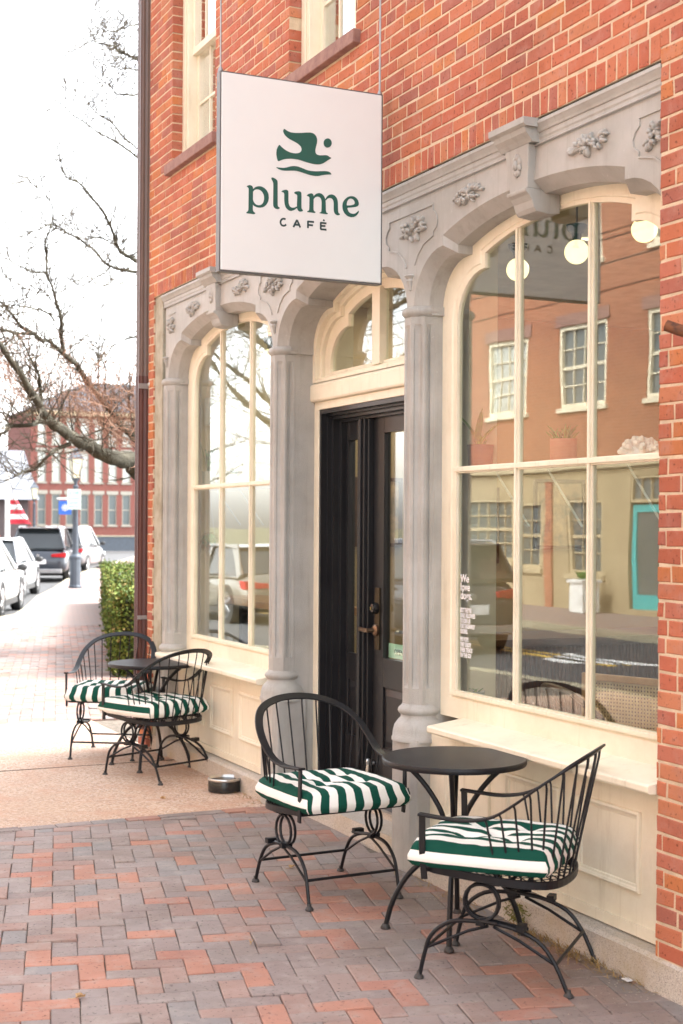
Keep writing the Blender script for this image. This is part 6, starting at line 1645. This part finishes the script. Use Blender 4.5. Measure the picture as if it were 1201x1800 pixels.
    for s_ in (-1, 1):
        m1 = MB(); m1.box(s_ * hw * .9 - .02, s_ * hw * .9 + .02, wb * .25, wb * .25 + .16, bz - .10, bz - .075); m1.box(s_ * hw * .99 - .02, s_ * hw * .99 + .012, wb * .25, wb * .25 + .16, bz - .14, bz - .115); m1.build('door_handle', paint, t, local=True)
    m1 = MB(); m1.lathe([(.001, -ov - .018), (.045, -ov - .018), (.05, -ov + .03)], (0, 0, .86 if style == 'suv' else .78), 16, 'Y', close=False); m1.build('badge', M['alloy'], t, local=True)
    if style == 'suv':
        m1 = MB(); m1.box(-hw * .66, hw * .66, gh[1][0] - .22, gh[1][0] + .05, Hh - .045, Hh - .015); m1.build('spoiler', paint, t, local=True, bevel=.01)
        m1 = MB()
        for s_ in (-1, 1): m1.tube([(s_ * hw * .66, yr0, Hh - .02), (s_ * hw * .66, yr0 + .1, Hh + .03), (s_ * hw * .66, yr1 - .1, Hh + .03), (s_ * hw * .66, yr1, Hh - .03)], .014, 6)
        m1.build('roof_rail', M['alloy'], t, local=True)
    return t
def car_at(label, rr_wheel, heading_deg, *a, **k):
    """rr_wheel: where the rear right wheel touches the ground"""
    h_ = R(heading_deg); W_ = k.get('W_', 1.85)
    x = rr_wheel[0] - math.cos(h_) * (W_ / 2 - .1); y = rr_wheel[1] + math.sin(h_) * (W_ / 2 - .1)
    return make_car(label, (x, y, -.12), h_, *a, **k)
car_at('dark blue sport utility car with red tail lights parked behind the lamp post', (11.5, 45.6), 18.5, M['car_black'], 'suv', L_=4.7, W_=1.9, Hh=1.76)
car_at('dark car parked farthest up the street, just past the lamp post', (14.25, 53.6), 27, M['car_grey'], 'suv', L_=4.6, W_=1.88, Hh=1.75)
car_at('silver sedan parked at the curve of the kerb ahead of the white car', (7.80, 35.5), 20, M['car_silver'], 'sedan', L_=4.4, W_=1.78, Hh=1.50, roof=M['car_white'])
car_at('white sedan cut off at the left, nearest of the parked cars', (5.78, 28.4), 20, M['car_white'], 'sedan', L_=4.5, W_=1.80, Hh=1.50)
car_at('dark grey sport utility car at the near kerb, mirrored in the right shop window', (-2.5, 18.55), 1, M['car_black'], 'suv', L_=4.6, W_=1.85, Hh=1.62)
car_at('champagne sedan at the near kerb, mirrored low in the left shop window', (-2.5, 25.4), 4, M['car_tan'], 'sedan', L_=4.6, W_=1.82, Hh=1.48)
c_ = car_at('silver sedan across the street, mirrored in the left shop window', (-8.4, 52), 100, M['car_silver'], 'sedan', L_=4.6, W_=1.82, Hh=1.50)
c_ = car_at('grey estate car across the street beyond the mirrored silver sedan', (-12.5, 62), 95, M['car_grey'], 'suv', L_=4.6, W_=1.82, Hh=1.60)
cone = thing('traffic_cone', 'orange traffic cone with white band, mirrored in the left shop window', 'cone', (-1.55, 18.9, -.12))
m1 = MB(); m1.box(-.18, .18, -.18, .18, 0, .03); m1.lathe([(.14, .03), (.11, .2), (.10, .25)], (0, 0, 0), 16, close=False); m1.lathe([(.065, .42), (.03, .70), (.0, .705)], (0, 0, 0), 16, close=False)
M['orange'] = mat('cone_orange', (.75, .12, .03), rough=.6); m1.build('cone_body', M['orange'], cone, local=True, smooth=True, angle=40)
m1 = MB(); m1.lathe([(.10, .25), (.065, .42)], (0, 0, 0), 16, close=False); m1.build('white_band', M['white'], cone, local=True, smooth=True)

# ================================================================ STREET LAMPS AND SIGNS
def lamp(label, loc, s_=1.0, col_=None):
    t = thing('street_lamp', label, 'street lamp', loc, group='lantern street lamps', sc_=s_)
    pm = M['lamp_paint']
    m1 = MB(); m1.lathe([(.20, 0), (.20, .06), (.17, .09), (.165, .85), (.18, .88), (.18, .93), (.15, .96), (.11, 1.0)], (0, 0, 0), 12); m1.build('base', pm, t, local=True)
    m1 = MB(); m1.lathe([(.095, 1.0), (.07, 2.95), (.09, 3.0), (.05, 3.03), (.05, 3.12), (.10, 3.18), (.11, 3.22)], (0, 0, 0), 14); m1.build('pole', pm, t, local=True, smooth=True, angle=50)
    m1 = MB(); m1.lathe([(.12, 3.24), (.24, 3.80)], (0, 0, 0), 4, a0=math.pi / 4, close=False); m1.build('lantern_glass', M['lamp_glass'], t, local=True)
    m1 = MB(); m1.lathe([(.275, 3.80), (.26, 3.84), (.14, 3.98), (.09, 4.02), (.10, 4.06), (.03, 4.12), (.025, 4.20), (0, 4.23)], (0, 0, 0), 4, a0=math.pi / 4)
    for k in range(4):
        a = math.pi / 4 + k * math.pi / 2; m1.tube([(.123 * math.cos(a), .123 * math.sin(a), 3.22), (.243 * math.cos(a), .243 * math.sin(a), 3.81)], .012, 5)
    m1.lathe([(.13, 3.20), (.14, 3.24), (.10, 3.25)], (0, 0, 0), 4, a0=math.pi / 4); m1.build('lantern_cap', pm, t, local=True)
    return t
M['lamp_paint'] = mat('blue_grey_iron', (.055, .07, .09), (.045, .055, .07), rough=.5, objc=True)
lp = lamp('blue grey lantern street lamp on the sidewalk beside the dark blue car', (9.92, 38.4, 0), .93)
copy_thing(lp, (15.1, 66, 0), 0, 'distant lantern street lamp before the grey roofed building', .9)
copy_thing(lp, (25.5, 78, 0), 0, 'dark street lamp post in front of the brick corner building, right of the cars', .9)
bs = lambda name, label, cat, loc, rz=-.35: thing(name, label, cat, loc, rz)
ps = bs('parking_sign', 'white parking sign with green writing strapped to the lamp post', 'sign', (9.80, 38.1, 2.15))
m1 = MB(); m1.box(-.18, .18, -.01, .01, 0, .55); m1.build('sign_plate', mat('pale_green_plate', (.55, .68, .62), rough=.5), ps, local=True, bevel=.004)
M['green_print'] = mat('green_print', (.04, .32, .25), rough=.6); M['blue_sign'] = mat('blue_banner', (.03, .13, .50), (.025, .11, .45), rough=.6)
for k, (tx, zz, sz) in enumerate((('2 HR', .40, .13), ('PARKING', .27, .075), ('8AM-6PM', .15, .07), ('MON-SAT', .05, .07))):
    text_mb(tx, sz, lambda a, b_, c: (a, -.0105 - c, zz + b_), align='CENTER').build('lettering', M['green_print'], ps, local=True)
gp = thing('blue_banner', 'small blue hanging banner with white emblem on a white post', 'banner', (11.0, 42.6, 0), -.30)
m1 = MB(); m1.box(-.05, .05, -.05, .05, 0, 2.75); m1.ball((0, 0, 2.78), .07, 8, 6); m1.build('post', M['white'], gp, local=True)
m1 = MB(); m1.box(-.55, -.05, -.025, .025, 2.50, 2.56); m1.build('arm', M['white'], gp, local=True)
m1 = MB(); m1.box(-.50, -.12, -.01, .01, 2.04, 2.46); bn = m1.build('banner_cloth', M['blue_sign'], gp, local=True)
m1 = MB()
for k in range(8):
    a = k * math.pi / 4; m1.box(-.31 + .085 * math.cos(a) - .02, -.31 + .085 * math.cos(a) + .02, -.0125, -.0105, 2.25 + .085 * math.sin(a) - .02, 2.25 + .085 * math.sin(a) + .02)
m1.lathe([(.001, -.0125), (.045, -.0125), (.045, -.0105)], (-.31, 0, 2.25), 12, 'Y'); m1.build('emblem', M['label_white'], bn, local=True)
fp = thing('flag_pole', 'white flag pole carrying a drooping red and white flag at the far left', 'flag', (10.6, 50.5, 0), -.3)
m1 = MB(); m1.lathe([(.09, 0), (.085, 3.4), (.12, 3.45), (.0, 3.62)], (0, 0, 0), 10); m1.build('pole', M['white'], fp, local=True)
m1 = MB(); K = 10
for k in range(7):
    pass
M['flag_red'] = mat('flag_red', (.55, .03, .05), rough=.8)
for k in range(6):
    m1 = MB(); z0_, z1_ = 1.75 + k * .17, 1.75 + (k + 1) * .17
    w0, w1 = .75 - k * .10, .75 - (k + 1) * .10
    vs = []
    for q in range(9):
        u = q / 8; vs += [(.08 + w0 * u, .05 * math.sin(u * 6), z0_ + .25 * u * 0), (.08 + w1 * u, .05 * math.sin(u * 6), z1_)]
    m1.add(vs, [(2 * q, 2 * q + 2, 2 * q + 3, 2 * q + 1) for q in range(8)]); vv = m1.v[:]
    m1.add([(x, y + .006, z) for x, y, z in vv], [(2 * q + 1, 2 * q + 3, 2 * q + 2, 2 * q) for q in range(8)])
    m1.build('flag_stripe', M['flag_red'] if k % 2 == 0 else M['label_white'], fp, local=True, fixn=False)
car_at('red pickup truck with white cap behind the silver sedan at the left edge', (11.2, 56.5), 20, M['car_red'], 'suv', L_=5.2, W_=1.95, Hh=1.9, roof=M['car_white'])

# ================================================================ FAR AND OPPOSITE BUILDINGS
def frame_T(origin, along, normal):
    a = Vector(along).normalized(); n_ = Vector(normal).normalized()
    return Matrix(((a.x, n_.x, 0, origin[0]), (a.y, n_.y, 0, origin[1]), (a.z, n_.z, 1, origin[2]), (0, 0, 0, 1)))
def bwin(par, T, a0, a1, z0, z1, cols, rows, fm, gm, dep=.12, sill=True, lint=None, sash=True, fw=.06):
    """window in local wall frame: x along wall, y outward"""
    f = MB(T); f.box(a0, a0 + fw, -dep, -.02, z0, z1); f.box(a1 - fw, a1, -dep, -.02, z0, z1); f.box(a0 + fw, a1 - fw, -dep, -.02, z0, z0 + fw); f.box(a0 + fw, a1 - fw, -dep, -.02, z1 - fw, z1)
    ia, ib, ja, jb = a0 + fw, a1 - fw, z0 + fw, z1 - fw
    for k in range(1, cols): x = ia + (ib - ia) * k / cols; f.box(x - .012, x + .012, -dep + .01, -.05, ja, jb)
    for k in range(1, rows):
        z = ja + (jb - ja) * k / rows; t_ = .035 if (sash and abs(k - rows / 2) < .6) else .012; f.box(ia, ib, -dep + .012, -.052, z - t_, z + t_)
    if sill: f.box(a0 - .08, a1 + .08, -.02, .06, z0 - .10, z0 - .001)
    o = f.build('window', fm, par)
    g_ = MB(T); g_.box(ia, ib, -dep + .02, -dep + .03, ja, jb); g_.build('pane', gm, o)
    if lint is not None: l_ = MB(T); l_.box(a0 - .12, a1 + .12, -.02, .03, z1 + .001, z1 + .26); l_.build('lintel', lint, o)
    return o
def far_brick(name, c1, c2, mo, sc_=1.0):
    m, t, b = nodes(name)
    g = N(t, 'TexCoord'); s = N(t, 'SeparateXYZ'); t.links.new(g.outputs['Object'], s.inputs[0])
    ad = N(t, 'Math', operation='ADD'); t.links.new(s.outputs[0], ad.inputs[0]); t.links.new(s.outputs[1], ad.inputs[1])
    cm = N(t, 'CombineXYZ'); t.links.new(ad.outputs[0], cm.inputs[0]); t.links.new(s.outputs[2], cm.inputs[1])
    br = N(t, 'TexBrick'); t.links.new(cm.outputs[0], br.inputs[0]); br.inputs['Scale'].default_value = 1
    br.inputs['Brick Width'].default_value = .21; br.inputs['Row Height'].default_value = .067; br.inputs['Mortar Size'].default_value = .006
    br.inputs['Color1'].default_value = (*c1, 1); br.inputs['Color2'].default_value = (*c2, 1); br.inputs['Mortar'].default_value = (*mo, 1)
    t.links.new(br.outputs[0], b.inputs['Base Color']); b.inputs['Roughness'].default_value = .9; return m
M['opp_brick'] = far_brick('opposite_brick', (.36, .12, .06), (.27, .085, .045), (.40, .27, .19))
M['far_brick'] = far_brick('distant_brick', (.20, .058, .042), (.165, .048, .036), (.18, .10, .085))
M['tan'] = mat('tan_stucco', (.37, .29, .175), (.32, .25, .15), rough=.8, ns=1.5)
M['tan_trim'] = mat('tan_trim', (.46, .37, .23), rough=.7)
M['turq'] = mat('turquoise_door', (.04, .42, .42), rough=.4)
def walls_with_holes(mb, T, a0, a1, z0, z1, holes, th=.3):
    """holes share rows: list of (ha0, ha1, hz0, hz1); split by z breaks"""
    zs = sorted({z0, z1} | {h[2] for h in holes} | {h[3] for h in holes})
    m_ = MB(T)
    for za, zb in zip(zs, zs[1:]):
        hs = sorted([(h[0], h[1]) for h in holes if h[2] <= za + 1e-6 and h[3] >= zb - 1e-6]); x = a0
        for h0, h1 in hs:
            if h0 > x: m_.box(x, h0, -th, 0, za, zb)
            x = h1
        if x < a1: m_.box(x, a1, -th, 0, za, zb)
    n = len(mb.v); mb.v += m_.v; mb.f += [tuple(i + n for i in f) for f in m_.f]; mb.mi += m_.mi
# opposite building: facade at x=-10.3, along y from -6 to 33
ob = thing('brick_building', 'long red brick building across the street with tan ground floor, mirrored in the shop windows', 'building', (-10.3, 14, 0))
T = frame_T((-10.3, 0, 0), (0, 1, 0), (1, 0, 0))
ups = []
for k in range(13):
    c = 28.1 - 3.02 * k
    ups += [(c - .85, c + .85, 4.30, 6.05), (c - .65, c + .65, 7.35, 9.0)]
gfs = [(22.40, 23.40, .12, 2.75), (24.33, 25.60, .75, 2.35), (26.57, 27.60, .80, 2.30), (27.75, 30.0, .95, 2.40), (19.8, 21.4, .8, 2.4), (17.4, 18.9, .8, 2.4), (13.5, 16.2, .6, 2.6), (11.0, 12.2, .12, 2.75), (6.5, 9.5, .7, 2.5), (1.5, 4.5, .7, 2.5), (31.2, 32.4, .12, 2.6)]
w1 = MB(); walls_with_holes(w1, T, -8, 33.4, 3.0, 10.6, ups); w1.build('upper_wall', M['opp_brick'], ob)
w1 = MB(); walls_with_holes(w1, T, -8, 33.4, 0, 2.96, gfs); w1.build('ground_floor_wall', M['tan'], ob)
w1 = MB(T); w1.box(-8, 33.4, -.28, .10, 2.961, 3.12); w1.box(-8, 33.4, -.28, .04, 2.75, 2.82) if False else None; w1.build('belt_course', M['tan_trim'], ob)
w1 = MB(T); w1.box(-8.2, 33.6, -12, .35, 10.6, 10.85); w1.build('roof', M['tan_trim'], ob)
w1 = MB(T); w1.box(-8, 33.4, -12, -11.7, 0, 10.6); w1.box(33.1, 33.4, -11.7, -.3, 0, 10.6); w1.box(-8, -7.7, -11.7, -.3, 0, 10.6); w1.build('side_wall', M['opp_brick'], ob)
w1 = MB(T); w1.box(-7.7, 33.1, -1.6, -1.5, 0, 10.5); w1.build('dark_interior', M['plastic_dark'], ob)
for k, (a0, a1, z0, z1) in enumerate(ups): bwin(ob, T, a0, a1, z0, z1, 4, 4, M['cream_clean'], M['far_glass'] if k % 3 else M['far_glass_l'], lint=M['sill'] if k % 2 == 0 else M['tan_trim'], fw=.09)
for (a0, a1, z0, z1) in gfs:
    if z0 > .2: bwin(ob, T, a0, a1, z0, z1, max(2, int((a1 - a0) / .42)), 4, M['tan_trim'], M['far_glass'], fw=.08)
    else:
        d = MB(T); d.box(a0 + .02, a0 + .16, -.16, -.08, z0, 2.2); d.box(a1 - .16, a1 - .02, -.16, -.08, z0, 2.2); d.box(a0 + .16, a1 - .16, -.16, -.08, 2.05, 2.2); d.box(a0 + .16, a1 - .16, -.16, -.08, z0, z0 + .3)
        do = d.build('door', M['turq'] if abs(a0 - 22.4) < .1 else M['dark_wood'], ob)
        g_ = MB(T); g_.box(a0 + .16, a1 - .16, -.13, -.12, z0 + .3, 2.05); g_.build('pane', M['far_glass'], do)
        bwin(ob, T, a0, a1, 2.24, z1, 3, 1, M['tan_trim'], M['far_glass'], sill=False)
for a in (26.1, 30.6, 21.9): d = MB(T); d.box(a, a + .28, 0, .04, .0, 2.74); d.build('brick_pilaster', M['opp_brick'], ob)
planter = thing('planter', 'white square planter beside the turquoise door across the street', 'planter', (-9.75, 24.2, 0))
m1 = MB(); m1.box(-.22, .22, -.22, .22, .02, .62); m1.box(-.26, .26, -.26, .26, .62, .68); m1.build('planter_box', M['white'], planter, local=True)
m1 = MB()
for k in range(40): blade_leaf(m1, (r_.uniform(-.15, .15) if not isinstance(r_, MB) else 0, 0, .66), k * .7, .2, .05, .08, .4, 4)
m1.build('foliage', M['leaf'], planter, local=True, fixn=False)['kind'] = 'stuff'
# opposite sidewalk and kerb
m1 = MB(); m1.box(-10.31, -7.35, -30, 36, -.2, .004); structure('opposite_sidewalk', m1, M['far_paving'])
ko = bpy.data.objects.new('opposite_kerb', None); col.objects.link(ko); ko['kind'] = 'structure'
for k in range(30):
    m1 = MB(); m1.box(-7.345, -7.18, -24 + k * 2, -22.01 + k * 2, -.2, .006); m1.build('kerb_stone', M['kerbstone'], ko)
# overhead wires across the street
wr = thing('overhead_wires', 'black overhead wires strung above the street, mirrored in the right window', 'wires', (-6.5, 20, 6.8))
for k, (dx, dzz) in enumerate(((0, 0), (.4, .25), (-.3, .6), (.2, -.5), (.8, .9))):
    m1 = MB(); m1.tube([(dx, -30 + 60 * q / 16, dzz - .8 * (1 - ((q - 8) / 8) ** 2)) for q in range(17)], .012, 4); m1.build('wire', M['iron'], wr, local=True)
# distant brick building
M['far_frame'] = mat('dull_cream_frame', (.32, .30, .25), rough=.7)
fb = thing('brick_building', 'distant three storey brick building with rows of white framed windows', 'building', (23.0, 100, 0))
T = frame_T((22.6, 100, 0), (math.cos(-.03), math.sin(-.03), 0), (math.sin(-.03), -math.cos(-.03), 0))
holes = []
for r2, (z0, z1) in enumerate(((1.7, 3.9), (4.75, 6.9), (7.45, 9.05))):
    for k in range(13): c = .78 + 1.02 * k; holes.append((c - .30, c + .30, z0 + .0, z1))
w1 = MB(); walls_with_holes(w1, T, 0, 14, 0, 9.8, holes); w1.build('wall', M['far_brick'], fb)
w1 = MB(T); w1.box(0, 14, -9, -8.7, 0, 9.8); w1.box(0, .3, -8.7, -.3, 0, 9.8); w1.box(13.7, 14, -8.7, -.3, 0, 9.8); w1.build('side_wall', M['far_brick'], fb)
M['slate'] = mat('slate_roof', (.17, .18, .20), (.13, .14, .16), rough=.7, ns=1)
w1 = MB(T); w1.prism([(-.4, 9.8), (14.4, 9.8), (13.0, 11.9), (4.0, 11.9)], [], -8.6, -.3, lambda a, b_, d: (a, d, b_)); w1.build('roof', M['slate'], fb)
w1 = MB(T); w1.box(-.3, 14.3, -.3, .35, 9.5, 9.799); w1.build('cornice', M['tan_trim'], fb)
w1 = MB(T); w1.box(0.05, 13.95, -1.2, -1.1, 0, 9.4); w1.build('dark_interior', M['plastic_dark'], fb)
for (a0, a1, z0, z1) in holes: bwin(fb, T, a0, a1, z0, z1, 1, 2, M['far_frame'], M['far_glass'] if z0 < 2 else M['far_glass_l'], lint=M['far_frame'], fw=.06)
# grey roofed building at the left
gb = thing('grey_roofed_building', 'low building with big grey slate roof at the far left', 'building', (14.5, 90, 0))
w1 = MB(); w1.box(9, 20.2, 90, 98, 0, 3.3); w1.build('wall', mat('dark_wall', (.07, .05, .05), rough=.8), gb)
w1 = MB(); w1.prism([(89.5, 3.3), (98.5, 3.3), (94, 6.6)], [], 8.6, 20.8, lambda a, b_, d: (d, a, b_)); w1.build('roof', M['slate'], gb)
for k in range(4): T = frame_T((10 + 2.5 * k, 90, 0), (1, 0, 0), (0, -1, 0)); bwin(gb, T, 0, 1.2, .9, 2.6, 2, 2, M['cream_clean'], M['far_glass'], dep=-.03 + .0, sill=False) if False else None
lw = thing('low_wall', 'low dark wall running in front of the distant brick building', 'wall', (30, 92, 0), -.03)
m1 = MB(); m1.box(-6, 12, -.15, .15, 0, .95); m1.build('wall_body', M['lamp_paint'], lw, local=True); m1 = MB(); m1.box(-6, 12, -.2, .2, .951, 1.03); m1.build('coping', M['kerbstone'], lw, local=True)
print('objects', len(bpy.data.objects))
